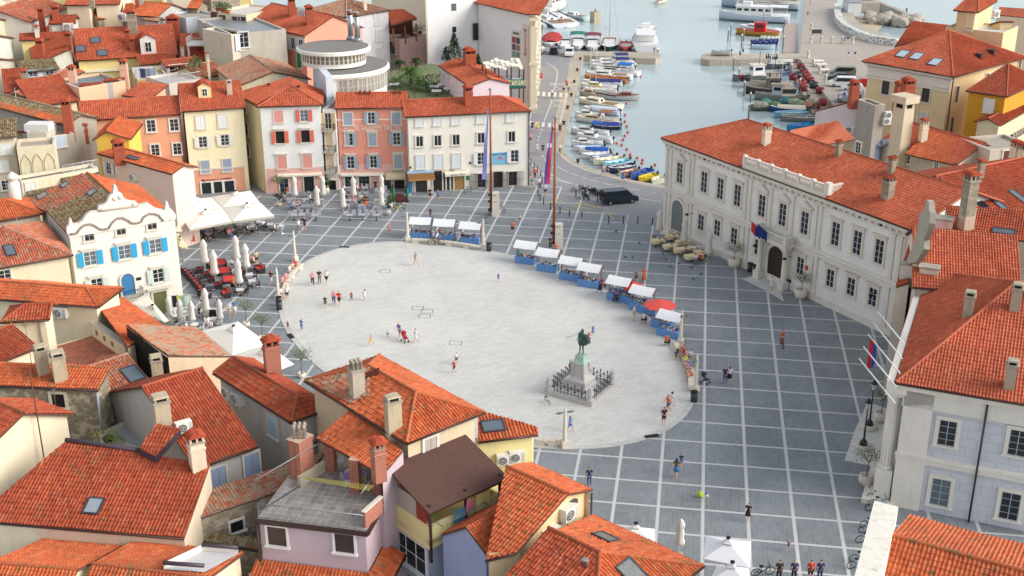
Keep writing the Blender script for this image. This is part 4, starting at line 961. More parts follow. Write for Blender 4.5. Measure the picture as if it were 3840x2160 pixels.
def chairmesh(c=(232,232,230),arms=True):
 mb=MB();m=paint(c,.5)
 mb.box((0,0,.44),(.46,.44,.04),m);mb.box((0,.21,.68),(.44,.04,.44),m,rx=-.18)
 for x in (-.2,.2):
  for y in (-.19,.19): mb.tube((x,y,.44),(x*1.15,y*1.15,0),.02,m,5)
  if arms: mb.tube((x*1.1,-.18,.64),(x*1.1,.2,.66),.02,m,5);mb.tube((x*1.1,-.18,.44),(x*1.1,-.18,.64),.018,m,5)
 return mb
def part_chair(name,label,cat,loc,rz,c,cush=None,group=None):
 r=empty(name,loc,label,cat,group,rz);m=paint(c,.5)
 MB().box((0,0,.44),(.46,.44,.05),m).B('seat',r);MB().box((0,.22,.70),(.44,.04,.46),m,rx=-.15).B('backrest',r)
 for x in (-.2,.2):
  for y in (-.19,.19): MB().tube((x,y,.42),(x*1.15,y*1.15,0),.02,m,5).B('leg',r)
 mb=MB()
 for x in (-.24,.24): mb.tube((x,-.18,.65),(x,.2,.68),.022,m,5);mb.tube((x,-.18,.42),(x,-.18,.65),.018,m,5)
 mb.B('armrest',r)
 if cush: MB().box((0,-.01,.49),(.42,.40,.06),paint(cush,.8)).B('cushion',r)
 return r
c=BP(s0+2.4,dd*.5,zf);r=part_chair('wooden_chair','orange wooden lounge chair on the yellow covered balcony','chair',c,rzb+.6,(206,150,80))
c=BP(s0+.6,dd*.8,zp-.05)
def plant(name,label,cat,loc,r=.4,h=.7,pot=(170,80,50),potr=.2,poth=.3,col=(60,110,50),n=160,group=None,leaf=.10,dome=True):
 R=empty(name,loc,label,cat,group);
 if pot: MB().lathe([(potr*.7,0),(potr,poth),(potr*.85,poth)],O0,paint(pot,.8),12).B('pot',R)
 mb=MB();m=leafm(col);z0=poth if pot else 0
 for i in range(n):
  a=rnd()*2*PI;rr=r*math.sqrt(rnd());zz=z0+rnd()*h*(1-.4*(rr/r)**2);p=V((rr*cos(a),rr*sin(a),zz));d=V((uni(-1,1),uni(-1,1),uni(-.2,1))).normalized();s=d.cross(vz(1));
  if s.length<.1: s=V((1,0,0))
  s.normalize();L=leaf*uni(.7,1.5);mb.add([p,p+d*L+s*L*.4,p+d*L*2,p+d*L-s*L*.4],[[0,1,2,3]],m)
 mb.tube((0,0,0 if not pot else poth*.6),(0,0,z0+h*.4),.015,paint((90,70,50),.9),5)
 mb.B('foliage',R);return R
LM={}
def leafm(c):
 if c in LM: return LM[c]
 m,nt,b=newmat('foliage');g=geo_pos(nt);nt.links.new(mixc(nt,noise(nt,g,4,4,.7),sc(lin(c),.55),sc(lin(c),1.5)),b.inputs['Base Color']);b.inputs['Roughness'].default_value=.6;LM[c]=m;return m
plant('potted_plant','leafy green plant hanging over the yellow balcony corner','plant',c,.5,.7,(150,70,50),.2,.2,(70,120,50))
def cloth(name,label,cat,p,d,w,h,col,group=None):
 mb=MB();d=V(d).normalized();nn=V((-d.y,d.x,0));m=paint(col,.85);N_=5
 vs=[];
 for j in range(3):
  for i in range(N_+1): vs.append(p+d*(w*i/N_)-vz(h*j/2)+nn*(.04*sin(i*2.1+j)))
 fs=[[j*(N_+1)+i,j*(N_+1)+i+1,(j+1)*(N_+1)+i+1,(j+1)*(N_+1)+i] for j in range(2) for i in range(N_)]
 vs2=[v+nn*.02 for v in vs];mb.add(vs,fs,m,True);mb.add(vs2,[f[::-1] for f in fs],m,True);o=mb.build(name);tag(o,label,cat,group);return o
cloth('hanging_towel','pale yellow towel hung at the right end of the covered balcony','towel',BP(s1-2.3,dd+.3,zp+1.0),e,1.1,1.2,(230,226,150),'washing on the balcony')
cloth('hanging_towel','small pink cloth hung beside the yellow towel','towel',BP(s1-3.1,dd+.3,zp+.9),e,.6,.8,(220,130,150),'washing on the balcony')
cloth('hanging_towel','blue cloth hung near the middle balcony post','towel',BP(s1-4.0,dd+.25,zp+.5),e,.8,.9,(60,130,170),'washing on the balcony')
K(1,3);part_chair('plastic_chair','white plastic armchair below the yellow balcony by red doors','chair',at(1855,1440,zf-3.9),2.6,(226,228,232))
zt=9.0;K(1,3)
H=House('house','lilac house with slab roof terrace, railing and brick pillars',at(560,1000,0),'house',None,T_ORG,LILAC,.3)
a=at(8,870,zt);b=at(1112,1000,zt);c=at(1270,800,zt);e=(b-a).normalized();t=V((-e.y,e.x,0))
w=(b-a).length;Lq=lambda x,y,z: V(((a+e*x+t*y).x,(a+e*x+t*y).y,z))
q=at(700,372,zt);dp=(q-a).dot(t);xr=(q-a).dot(e)
m,nt_,b_=newmat('terrace_slabs');g_=geo_pos(nt_);tb=nt_.nodes.new('ShaderNodeTexBrick');nt_.links.new(mapv(nt_,g_,rot=(0,0,-yaw(e))),tb.inputs['Vector']);tb.offset=0;tb.inputs['Scale'].default_value=1;tb.inputs['Brick Width'].default_value=.5;tb.inputs['Row Height'].default_value=.5;tb.inputs['Mortar Size'].default_value=.02
tb.inputs['Color1'].default_value=(*lin((136,130,124)),1);tb.inputs['Color2'].default_value=(*lin((160,152,144)),1);tb.inputs['Mortar'].default_value=(*lin((186,182,172)),1);nt_.links.new(mixc(nt_,1,tb.outputs[0],ramp(nt_,noise(nt_,g_,1.2,5,.7),[(.3,.75),(.7,1.2)]),'MULTIPLY'),b_.inputs['Base Color']);M_TER=m
MB().poly([Lq(0,0,zt),Lq(w,0,zt),Lq(w,dp+.5,zt),Lq(0,dp+.5,zt)],M_TER).build('terrace_floor',H.root)
wl=8.6
H.side('f',Lq(.1,.1,0),Lq(w-.1,.1,0),zt-.25,5.9);H.side('r',Lq(w-.1,.1,0),Lq(w-.1,dp,0),zt-.25,5.9)
H.side('lf',Lq(-.6,-.6,0),Lq(w+.6,-.6,0),5.3,0);H.side('lr',Lq(w+.6,-.6,0),Lq(w+.6,dp,0),5.3,0);H.side('l',Lq(.1,dp,0),Lq(.1,.1,0),zt-.25)
mb=MB();mb.box((Lq(0,0,0)+Lq(w,0,0))/2+vz(zt-.16),(w+.2,.3,.28),GUT,rz=yaw(e));mb.box((Lq(w,0,0)+Lq(w,dp,0))/2+vz(zt-.165),(.3,dp,.27),GUT,rz=yaw(e));mb.build('terrace_edge',H.root)
s1_=1.35;zb_,zt_=5.35,5.95
H.slope([Lq(-.3,-s1_,zb_),Lq(w+s1_,-s1_,zb_),Lq(w,.05,zt_),Lq(-.3,.05,zt_)],gut=[0],cap=[1]);H.slope([Lq(w+s1_,-s1_,zb_),Lq(w+s1_,dp*.5,zb_),Lq(w,dp*.5,zt_),Lq(w,.05,zt_)],gut=[0])
H.win('f',[(215,1045),(893,1115)],1.25,1.35,sur=(232,226,224),sash=None,glass=paint((62,46,40),.4),sill=True)
zlo=zt+2.3;K(1,3);A=at(600,60,zlo);B=at(1272,432,zlo);pl=plane(A,B,19);R1,R2=PP(pl,(1480,182),(1235,0));K(1,2);R3,=PP(pl,(960,1215))
H.slope([A,B,R1,R2,R3],tile=T_ORG,rough=.5)
K(1,3)
px=[(760,380),(1010,590),(1230,600)]
for i,(x,y) in enumerate(px):
 g0=at(x,y,zt);top=zlo+.1;MB().box((g0.x,g0.y,(zt+top)/2),(.62,.62,top-zt),BRICK,rz=yaw(e)).build('brick_pillar',H.root)
H.side('w',gnd(B),gnd(R1),[(0,B.z-.1),(1,R1.z-.1)],0)
H.side('w2',Lq(w-.1,dp*.45,0),gnd(B),zt+.2,0)
p0=at(1090,965,zt);p1=at(1262,810,zt);mb=MB();d=(p1-p0);mb.box((p0+p1)/2+vz(.55),(d.length,.24,1.1),BRICK,rz=atan2(d.y,d.x));mb.box((p0+p1)/2+vz(1.14),(d.length+.1,.3,.08),STONE,rz=atan2(d.y,d.x));mb.build('brick_parapet',H.root)
rail('terrace_railing',[Lq(.1,.1,zt),Lq(w-.15,.1,zt)],1.05,ZINC,H.root,.13);
p0=at(20,815,zt);p1=at(700,380,zt);d=p1-p0;mb=MB();mb.box((p0+p1)/2+vz(-.2),(d.length,.12,.5),paint((86,96,98),.8),rz=atan2(d.y,d.x));mb.box((p0.lerp(p1,.8))+vz(.35),(d.length*.4,.3,.7),P_((190,180,160),.6),rz=atan2(d.y,d.x));mb.build('terrace_kerb',H.root)
q=at(470,440,zt);mb=MB();rzc=atan2(d.y,d.x);mb.box(q+vz(1.0),(1.3,.95,3.4),BRICK,rz=rzc);mb.box(q+vz(2.8),(1.45,1.1,.2),BRICK,rz=rzc)
for i in (-1,0,1):
 for j in (-1,1): mb.lathe([(.1,0),(.09,.7),(.14,.75),(.12,.9),(.05,1.0)],q+V((i*.32,j*.2,2.9)),CONC,8)
mb.build('chimney',H.root)
q=at(1235,330,zlo+.9);chimney(H.root,V((q.x,q.y,zlo+.5)),'brick',1.6,.75,.5)
for i in range(7):
 MB().path([at(420+i*14,440+i*6,zt+1.8),at(1190-i*8,540+i*8,zt+1.6)],.012,paint((206,196,90),.6),4).build('clothes_line',H.root)
for p,q_ in (((0,480),(690,80)),((1055,620),(1190,440))): MB().tube(at(*p,zt+1.9),at(*q_,zt+2.1),.035,ZINC,6).build('clothes_rail',H.root)
H.pipe(Lq(.0,-.05,zt),Lq(.0,-.05,0),.07);H.done()
K(1,3)
for i,(x,y) in enumerate(((845,350),(900,490),(945,560))): part_chair('plastic_chair',['white plastic chair under the terrace roof, farthest of three','white plastic chair in the middle of three on the roof terrace','white plastic chair nearest the brick pillar on the terrace'][i],'chair',at(x,y,zt),[-2.5,-2.2,-2.2][i],(222,226,232),group='white chairs on the roof terrace')
tb_=empty('terrace_table',at(990,520,zt),'table under a purple cloth on the roof terrace','table',None,.5);MB().box((0,0,.74),(1.5,.8,.05),paint((150,120,180),.8)).B('tabletop',tb_)
for x in (-.65,.65):
 for y in (-.3,.3): MB().tube((x,y,0),(x,y,.72),.025,WHITE,5).B('leg',tb_)
K(1,2);z=10.3
B=V(O0);K(2,3);Bc=at(268,22,z);K(1,3);Ac=at(2235,96,z)
K(1,3);H=House('house','pale yellow house with air conditioners beside the oval kerb',at(2400,300,0),'house',None,T_ORG,YEL,.3)
A=at(2232,97,z);K(2,3);B=at(262,24,z);pl=plane(A,B,18);K(1,2);C1,=PP(pl,(2235,1225));K(2,2);C2,=PP(pl,(250,1449+5))
K(2,3);C2=B+(C1-A)*.22
H.slope([A,B,C2,C1],gut=[0]);e=(B-A).normalized();t=V((-e.y,e.x,0));H.side('f',A+t*.3,B+t*.3-e*.3,z-.05);H.side('r',B+t*.3-e*.3,C2-e*.3,[(0,z-.05),(1,C2.z-.1)])
K(1,2);H.sky(2385,1395,1.5,1.0);K(2,3);H.ac('f',40,225,1.25);K(1,3);H.ac('f',2490,255,1.25);H.done()
K(2,3);z=9.2
A=at(60,1240,z);K(2,3)
H=House('house','peach house with stacked air conditioners on its gable wall',at(300,1000,0),'house',None,T_ORG,P_((236,206,160),.3),.5)
zr=11.4;r0=at(-60,345,zr);r1=at(562,622,zr);e=(r1-r0);e.z=0;e.normalize();t=V((-e.y,e.x,0))
pn=V((t.x*tan(.36),t.y*tan(.36),1));f1,f0=PP((r1,pn),(805,578),(185,298));w_=(f1-r1).dot(t);f0=r0+(f1-r1)
H.slope([f1,f0,r0,r1],gut=[0],rough=.3);ps=V((-t.x*tan(.36),-t.y*tan(.36),1));lo,=PP((r1,ps),(95,1240));sl=(r1-lo).dot(t);n1=r1-t*sl;n1.z=zr-sl*tan(.36);n0=r0-t*sl;n0.z=n1.z
p1_,=PP((r1,ps),(-266,1290));H.slope([p1_,n1,r1,r0],gut=[0],cap=[2],rough=.6,tile=T_ORG)
K(1,3);
g1=n1-e*.3;g2=f1-e*.3;H.side('r',gnd(g1),gnd(g2),[(0,n1.z-.1),(sl/(sl+w_),zr-.1),(1,f1.z-.1)])
H.side('b',gnd(f1)-t*.3,gnd(f0)-t*.3,f1.z-.1);H.side('f',gnd(p1_)+t*.3,gnd(n1)+t*.3,n1.z-.1)
K(2,3)
for a,b in ((538,795),(365,1022),(240,1195)): H.ac('r',a,b,1.45)
q,e_,n_=H.fac('r',620,690);o=MB().box((0,-.2,0),(.5,.35,.35),paint((90,92,96),.5)).B('floodlight',H.root);o.location=q-wloc(H.root)
o=MB().box(O0,(0.1,.1,.1),GUT)
H.pipe(f1-vz(.3),gnd(f1),.08);q,nn=H.hit(40,700);H.done();F5r1=r1
K(2,3);z=9.6
H=House('house','house with lichen spotted hip roof and brown skylights above white canopies',at(1200,1400,0),'house',None,T_ORG,P_((230,216,196),.4),.7)
zr=10.6;R0=at(440,1000,zr);R1=at(882,1212,zr);e=(R1-R0);e.z=0;e.normalize();t=V((-e.y,e.x,0));tn=tan(rad(20))
f0,=PP((R0,V((t.x*tn,t.y*tn,1))),(850,850));wf=(f0-R0).dot(t);f1,=PP((R0,V((t.x*tn,t.y*tn,1))),(2045,1315))
fw=R0+t*wf;fw.z=zr-wf*tn;f0=fw+e*((f0-fw).dot(e));xe=(f1-R0).dot(e);E1=R0+e*xe+t*wf;E1.z=fw.z;n_=wf;N1=R0+e*xe-t*n_;N1.z=fw.z;N0=R0-t*n_-e*.6;N0.z=fw.z;R0b=R0-e*.6
H.slope([E1,f0-e*.3,R0,R1],gut=[0],cap=[3]);H.slope([N0,N1,R1,R0b],gut=[0],cap=[1,2],rough=1.0,tile=T_DRK);H.slope([N1,E1,R1],gut=[0],rough=1.0)
zz=fw.z-.1;
H.side('r',N1-e*.4+t*.4,E1-e*.4-t*.4,zz);H.side('b',E1-e*.4-t*.4,f0-t*.4,zz);H.side('f',N0+t*.4,N1-e*.4+t*.4,zz)
H.sky(940,1070,1.3,1.1,paint((120,120,112),.15));H.sky(1200,1420,1.3,1.5,paint((120,130,130),.15))
q,n=H.hit(735,1355);MB().lathe([(.12,-.2),(.12,.4),(.2,.42),(.2,.5)],q,ZINC,10).build('flue_pipe',H.root);H.done()
K(1,3);z=8.6
H=House('house','small blue gabled wing with brown shutters below the yellow balcony',at(2200,1300,0),'house',None,T_ORG,P_((160,168,204),.15),.4)
zr=9.6;r0=at(2112,952,zr);r1=at(2600,672,zr);e=(r1-r0);e.z=0;e.normalize();t=V((e.y,-e.x,0));tn=tan(rad(35));lo,=PP((r0,V((t.x*tn,t.y*tn,1))),(2310,1280));s_=(lo-r0).dot(t);a0=r0+t*s_;a0.z=zr-s_*tn;a1=a0+(r1-r0)+e*.5
H.slope([a0,a1,r1+e*.5,r0]);s2=2.2;c0=r0-t*s2;c0.z=zr-s2*tn;H.slope([c0+(r1-r0),c0,r0,r1])
H.side('g',c0+e*.15,a0+e*.15,[(0,c0.z-.1),(s2/(s2+s_),zr-.12),(1,a0.z-.1)]);H.side('s',a0-t*.2,a1-t*.2,a0.z-.05);H.done()
plant('potted_plant','spiky green palm plant in a pot at the bottom edge of the photo','plant',at(2370,1435,5.2),.6,.9,(150,90,60),.22,.3,(70,130,50),200,leaf=.16)
def falling(H,r0,r1,zr,pf,pn,far,near,cap=True,tile=None,rough=None,gutter=True):
 """ridge r0->r1 (pixels) at zr;far/near are pixels on the far and near eaves;returns corner points"""
 r0=at(*r0,zr) if not isinstance(r0,V) else r0;r1=at(*r1,zr) if not isinstance(r1,V) else r1;e=(r1-r0);e.z=0;e.normalize();t=V((-e.y,e.x,0))
 ta,tb=tan(rad(pf)),tan(rad(pn));f,=PP((r0,V((t.x*ta,t.y*ta,1))),far);wf=(f-r0).dot(t)
 n,=PP((r0,V((-t.x*tb,-t.y*tb,1))),near) if isinstance(near,tuple) else (None,);wn=(n-r0).dot(-t) if n is not None else near
 F=lambda p: V(((p+t*wf).x,(p+t*wf).y,zr-wf*ta));Nn=lambda p: V(((p-t*wn).x,(p-t*wn).y,zr-wn*tb))
 H.slope([F(r1),F(r0),r0,r1],gut=[0] if gutter else None,tile=tile,rough=rough);H.slope([Nn(r0),Nn(r1),r1,r0],gut=[0] if gutter else None,cap=[2] if cap else None,tile=tile,rough=rough)
 return r0,r1,F(r0),F(r1),Nn(r0),Nn(r1),e,t,wf,wn
def ends(H,res,zr,keys=('l','r'),ins=.3,zb=0):
 r0,r1,f0,f1,n0,n1,e,t,wf,wn=res;fr=wn/(wn+wf)
 if 'r' in keys: H.side('r',n1-e*ins,f1-e*ins,[(0,n1.z-.1),(fr,zr-.1),(1,f1.z-.1)],zb)
 if 'l' in keys: H.side('l',f0+e*ins,n0+e*ins,[(0,f0.z-.1),(1-fr,zr-.1),(1,n0.z-.1)],zb)
 H.side('f',n0+e*ins+t*ins,n1-e*ins+t*ins,n0.z-.05,zb);H.side('b',f1-e*ins-t*ins,f0+e*ins-t*ins,f0.z-.05,zb)
K(0,3);z=7.6
H=House('house','house with the largest dark red tiled roof at lower left',at(900,1000,0),'house',None,T_DRK,P_((232,216,190),.3),.35)
A=at(-60,905,z);B=at(1852,1066,z);pl=plane(A,B,21);p=PP(pl,(2112,325),(1432,205),(662,92),(-60,700))
H.slope([A,B,p[0],p[2],p[3]],gut=[0]);H.side('f',A,B,z-.1);H.side('r',B,p[0],[(0,z-.1),(1,p[0].z-.1)]);H.side('b',p[0],p[2],p[0].z-.1)
mb=MB();mb.path([p[2]+vz(.1),PP(pl,(1425,200))[0]+vz(.1)],.16,paint((74,60,72),.5));mb.build('ridge_flashing',H.root)
n_=H.faces[0][1];d0,d1,d2,d3=[q+n_*.55 for q in PP(pl,(1422,215),(1585,300),(1835,20),(1600,-30))];R_=H.slope([d0,d1,d2,d3],thick=.5,under=paint((66,56,66),.6))
H.sky(945,750,1.0,1.2,paint((150,160,170),.15));K(0,3);q,_=H.hit(1995,345);chimney(H.root,q,'cream',1.9,.95,.5);H.done()
K(0,3);H=House('house','house with smooth light orange roof and cream end wall, bottom left corner',at(600,1300,0),'house',None,T_ORG,CRM,.15)
r=falling(H,(-100,1312),(778,1388),8.6,20,26,(1415,975),(700,1560));ends(H,r,8.6);H.done()
H=House('house','house with sunken white roof terrace cut into its orange roof',at(1600,1400,0),'house',None,T_ORG,CRM,.15)
r0=at(930,1325,8.3);r1=at(2100,1470,8.3)
r=falling(H,r0,r1,8.3,17,26,(1420,1092),(1300,1560));ends(H,r,8.3)
n_=H.faces[0][1];pl=(H.faces[0][0][0]+n_*.14,n_);q=PP(pl,(2040,1195),(2400,1225),(2060,1410),(1650,1380))
mb=MB();W_=P_((226,222,214),.15);zf_=min(p.z for p in q)-.2
mb.poly(q,paint((206,204,204),.8))
for i in (0,3): a,b=q[i],q[(i+1)%4];mb.poly([a,b,b+vz(.45),a+vz(.45)],W_)
for i in (0,2): a,b=q[i],q[(i+1)%4];mb.tube(a+vz(.45),b+vz(.45),.13,paint((74,60,72),.5))
mb.build('roof_terrace',H.root);H.done()
K(0,2)
H=rh('house','yellow ochre gabled house with thin rooftop mast at left edge',(-230,1720),(742,1268),(420,1092),10.2,'gy',wall=CRM,tile=T_DRK,rf=.5,rp=(0,1078));
K(0,3);q=V(H.walls['f'][1]);K(0,2);p0=at(435,1449,7.0);base=H.L(H.wd[0]*.62,-.1,6.5);
mb=MB();mb.tube(base,base+vz(8.5),.045,paint((96,60,50),.7),6);mb.build('mast',H.root)
for k_,(a,b,s) in enumerate(((860,1210,1),)): q,n=H.hit(560,1180);antenna(H.root,q,1.2)
H.done()
H=rh('house','rough stone house under an orange roof, square loft window facing camera',(-200,975),(985,1022),(480,840),10.4,'s',14,wall=P_((206,190,162),.6,(110,90,70),stone=.35),tile=T_ORG,rough=.2,oh=.2)
H.win('f',[(590,1130)],1.0,1.1,glass=DARK,sash=None,sur=(226,214,190),fw=.2);H.pipe(H.L(H.wd[0]-.1,-.05,10.2),H.L(H.wd[0]-.1,-.05,3),.1,ZINC)
q,n=H.hit(610,910);chimney(H.root,q,'green',1.8,.95,.5);q,n=H.hit(440,850);chimney(H.root,q,'green',1.8,.85,.5,.8);q,n=H.hit(340,900);antenna(H.root,q,4.5);H.done()
H=rh('house','house with multicoloured patchwork tiles and two roof windows',(600,1316),(1560,978),None,7.9,'gx',20,wall=P_((222,220,218),.3),tile=T_OLR,rough=1.0,rp=(1170,700))
tiled([p+H.faces[0][1]*.01 for p in PP((H.faces[0][0][0],H.faces[0][1]),(985,1170),(1300,1060),(1180,760),(900,860))],T_OLD,H.out,1.0)
H.sky(1335,870,1.3,1.7,GLASS2);H.sky(905,900,1.9,1.6,paint((176,180,176),.3));q,n=H.hit(1590,900);chimney(H.root,q,'green',1.5,.85,.4)
H.done()
H=rh('house','house with deep red roof and pale grey wall with blue shutters',(1965,1818),(2592,1592),None,8.6,'gx',24,wall=GREY,tile=T_DRK,rough=.4,rp=(1722,905))
K(0,3);H.win('f',[(2195,460),(2530,325)],1.15,1.7,sh='closed',shc=(150,166,196));K(0,2);H.chim(1650,1449,'green',2.4,1.05,.5);K(0,3);q,_=H.hit(1860,60);acunit(H.root,q+vz(.9),.6,1.3);H.done()
K(1,2)
H=rh('house','hip roofed house with air conditioners under its eave and brick chimney',(-430,855),(352,1352),(560,1062),10.0,'hr',23,wall=GREY,tile=T_DRK,rough=.4)
K(0,2);H.ac('f',2325,1045,1.4);H.ac('f',2425,1105,1.4);K(1,2);H.win('f',[(175,1395)],1.15,1.6,sh='closed',shc=(176,196,216));
q,n=H.hit(165,760);chimney(H.root,q+vz(.1),'brick',1.4,1.15,.5,.7);H.done()
K(0,2);H=House('house','cream house with lichen covered mono pitch roof and black open side',at(1900,800,0),'house',None,T_OLR,P_((236,208,176),.3),1.0)
A=at(2340,685,8.6);B=at(1972,392,8.6);pl=plane(A,B,14);p1,p2=PP(pl,(1268,368),(1690,682));H.slope([A,B,p1,p2],tile=T_OLD)
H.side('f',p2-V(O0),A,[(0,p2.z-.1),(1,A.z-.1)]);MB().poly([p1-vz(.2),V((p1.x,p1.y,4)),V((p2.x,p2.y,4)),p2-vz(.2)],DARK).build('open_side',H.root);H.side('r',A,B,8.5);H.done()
H=House('house','low house with bright orange roof beside the tiled terrace',at(1300,500,0),'house',None,T_ORG,CRM,.1)
A=at(1645,382,7.4);B=at(1236,98,7.4);pl=plane(A,B,17);p1,p2=PP(pl,(975,170),(1285,590));H.slope([A,B,p1,p2],gut=[0]);H.side('r',A,B,7.3);H.side('f',p2,A,[(0,p2.z-.1),(1,7.3)]);H.done()
H=House('terrace_house','sunken roof terrace with red tile floor and pale parapet',at(800,700,0),'terrace',None,T_OLR,CRM,.8)
zt=6.4;a,b,c,d=[at(x,y,zt) for x,y in ((520,600),(942,478),(1290,740),(760,850))]
m=stone_mat((176,98,74),(150,84,64),.5,.5,.5,'terrace_tiles',(190,150,120));MB().poly([a,d,c,b],m).build('terrace_floor',H.root)
p=at(925,332,zt+1.3);q_=at(1283,582,zt+1.3);mb=MB();dv=q_-p;rz=atan2(dv.y,dv.x);L_=dv.length;mb.box((p+q_)/2-vz(1.0),(L_,.5,2.0),CRM,rz=rz);mb.box((p+q_)/2+vz(.05),(L_+.1,.62,.1),STONE,rz=rz)
mb.build('parapet',H.root);H.side('w',a,b,zt+.1,0);
nn=V((dv.y,-dv.x,0)).normalized();
for i in (.2,.42,.64):
 o=MB().box(O0,(.3,.1,.4),paint((150,110,90),.8)).B('drain_opening',H.root);o.location=p.lerp(q_,i)+nn*.27-vz(.6)-wloc(H.root);o.rotation_euler=(0,0,rz)
H.done()
H=rh('house','cream house with wide orange roof above the tiled terrace',(-420,82),(985,192),None,9.4,'hr',17,wall=CRM,tile=T_ORG,rough=.05,rp=(60,-60))
K(0,2);H.ac('f',625,232,1.5);H.done()
H=rh('house','small stair turret with steep hip roof and slim flue pipes',(8,345),(492,318),(535,168),10.6,'hl',26,wall=CRM,tile=T_DRK,rough=.4,oh=.4)
for i,x in enumerate((250,300,345,400)): q=at(x,330+i*8,10.2);MB().tube(q-vz(3.2),q+vz(.5),.12,CONC if i%2 else WHITE,8).build('flue_pipe',H.root)
H.done()
H=rh('house','cream house with bright ridge roof at the left edge below the turret',(-220,838),(388,590),None,10.0,'gx',22,wall=CRM,tile=T_DRK,rough=.3,rp=(160,350));q,n=H.hit(300,590) ;H.done()
K(0,1)
H=rh('house','white baroque house with scrolled gable and bright blue shutters',(690,915),(1768,728),(1540,402),10.4,'gy',wall=P_((228,224,216),.32,(176,140,104)),tile=T_ORG,rp=(832,292),rough=.2,oh=.1,gut=False)
VN=H;fc=H.faces[0];H.out={'v':[],'f':[],'m':[],'uv':[]};tiled(fc[0],T_MOS,H.out,1.0);tiled(H.faces[1][0],T_ORG,H.out,.3)
pl=(fc[0][0]+fc[1]*.03,fc[1]);tiled(PP(pl,(250,590),(830,292),(1000,460),(460,680)),T_OLR,H.out,.8)
prof=[(690,925),(668,880),(672,830),(690,815),(700,748),(712,745),(735,805),(790,795),(830,765),(860,715),(905,682),(985,668),(990,625),(1030,612),(1070,585),(1100,520),(1135,492),(1145,412),(1165,410),(1190,485),(1220,492),(1250,548),(1300,570),(1370,580),(1388,615),(1480,590),(1520,612),(1560,645),(1600,655),(1655,660),(1668,580),(1682,575),(1702,640),(1730,660),(1768,712),(1768,740)]
P3=[H.fac('f',*p)[0] for p in prof];n=H.fac('f',1000,800)[2];e=H.fac('f',1000,800)[1]
A0=H.walls['f'][0]
def uz(p): return ((gnd(p)-A0).dot(e),p.z)
UZ=[uz(p) for p in P3];zb0=10.1
def pt(u,z_,o=0): q=A0+e*u+n*o;return V((q.x,q.y,z_))
ring=[(UZ[0][0],zb0)]+UZ+[(UZ[-1][0],zb0)]
mb=MB();fr=[pt(u,z_,.14) for u,z_ in ring];bk=[pt(u,z_,-.4) for u,z_ in ring];k=len(ring);mb.poly(fr,H.wallm);mb.poly(bk[::-1],H.wallm)
for i in range(k): j=(i+1)%k;mb.poly([fr[j],fr[i],bk[i],bk[j]],plaster((216,208,194),.6,(130,120,110)))
g_=mb.build('scrolled_gable',H.root)
bm=bmesh.new();bm.from_mesh(g_.data);bmesh.ops.triangulate(bm,faces=[f for f in bm.faces if len(f.verts)>4]);bm.to_mesh(g_.data);bm.free()
mold=[(700,905),(770,892),(800,845),(850,808),(905,800),(955,820),(1000,850),(1040,855),(1090,845),(1120,790),(1170,745),(1225,738),(1280,760),(1320,792),(1370,792),(1415,780),(1440,730),(1490,700),(1540,695),(1590,710),(1640,770)]
MB().path([H.fac('f',*p)[0]+n*.2 for p in mold],.11,paint((150,136,124),.8)).build('moulding',H.root)
MB().path([H.fac('f',*p)[0]+n*.2 for p in [(985,670),(1100,655),(1385,618)]],.10,paint((170,156,140),.8)).build('moulding',H.root)
for p in ((1027,655),(1345,600),(1150,545),(1205,530)):
 q=H.fac('f',*p)[0];o=MB().lathe([(.22,0),(.22,.1),(.05,.14)],O0,H.wallm,12).B('scroll',H.root);o.location=q+n*.12-wloc(H.root);o.rotation_euler=(PI/2,0,yaw(e))
H.win('f',[(895,922),(1215,862),(1527,808)],.95,1.05,sash=(170,160,150),panes=(2,2));BLU=(48,160,205)
for a,b in ((905,1150),(1250,1085),(1560,1025)): H.win('f',[(a,b)],1.25,1.5,sh='open',shc=BLU,hood=True,glass=GLASS2)
H.win('f',[(1590,1322)],1.15,1.5,sh='open',shc=(196,210,200),hood=True);H.win('f',[(975,1420)],1.15,1.5,sh='open',shc=(196,210,200),hood=True)
K(0,1);q,_,_=H.fac('f',1290,1449);rz=yaw(e);zc=3.6;arch('door',H.root,V((q.x,q.y,q.z-.75)),rz,1.35,2.4,paint((60,120,170),.4),M_TRIM,-.1,.16)
K(0,2);q,_,_=H.fac('f',1310,80);mb=MB();mb.box(q+n*.4,(2.3,.9,.12),STONE,rz=rz);bo=mb.build('balcony',H.root)
rail('balcony_railing',[q+e*x+n*y+vz(.06) for x,y in ((-1.1,.05),(-1.2,.7),(-.7,1.05),(.7,1.05),(1.2,.7),(1.1,.05))],.9,DARK,bo,.14)
q,_,_=H.fac('f',1625,235);door(H.root,gnd(q),rz,1.4,2.5,(96,100,60));MB().box(V((q.x,q.y,2.95))+n*.2,(2.6,.5,.16),STONE,rz=rz).build('door_hood',H.root)
K(0,1);q,_,_=H.fac('f',1395,1355);o=MB().box((0,-.05,0),(.5,.06,.3),DARK).B('wall_sign',H.root);o.location=q-wloc(H.root);o.rotation_euler=(0,0,rz)
q,_=H.hit(1190,430);MB().tube(q,q+vz(2),.03,ZINC,5).build('roof_rod',H.root)
K(0,1)
for a,b,w,l in ((655,415,1.3,.8),(930,490,1.3,.9),(430,525,1.6,1.1)): H.sky(a,b,w,l,paint((150,150,140),.3))
H.done()
H=rh('house','pale pink house with orange roof behind the scrolled gable',(978,95),(1728,302),None,9.6,'gx',20,wall=P_((240,212,200),.12),tile=T_ORG,rough=.1,rp=(1610,146))
H.win('f',[(1100,243)],1.1,1.5,sh='open',shc=(226,226,232));H.ac('f',1360,328,1.3);q,_=H.hit(1205,150);chimney(H.root,q,'red',1.7,1.3,.4);H.sky(1335,142,2.2,.5);H.done()
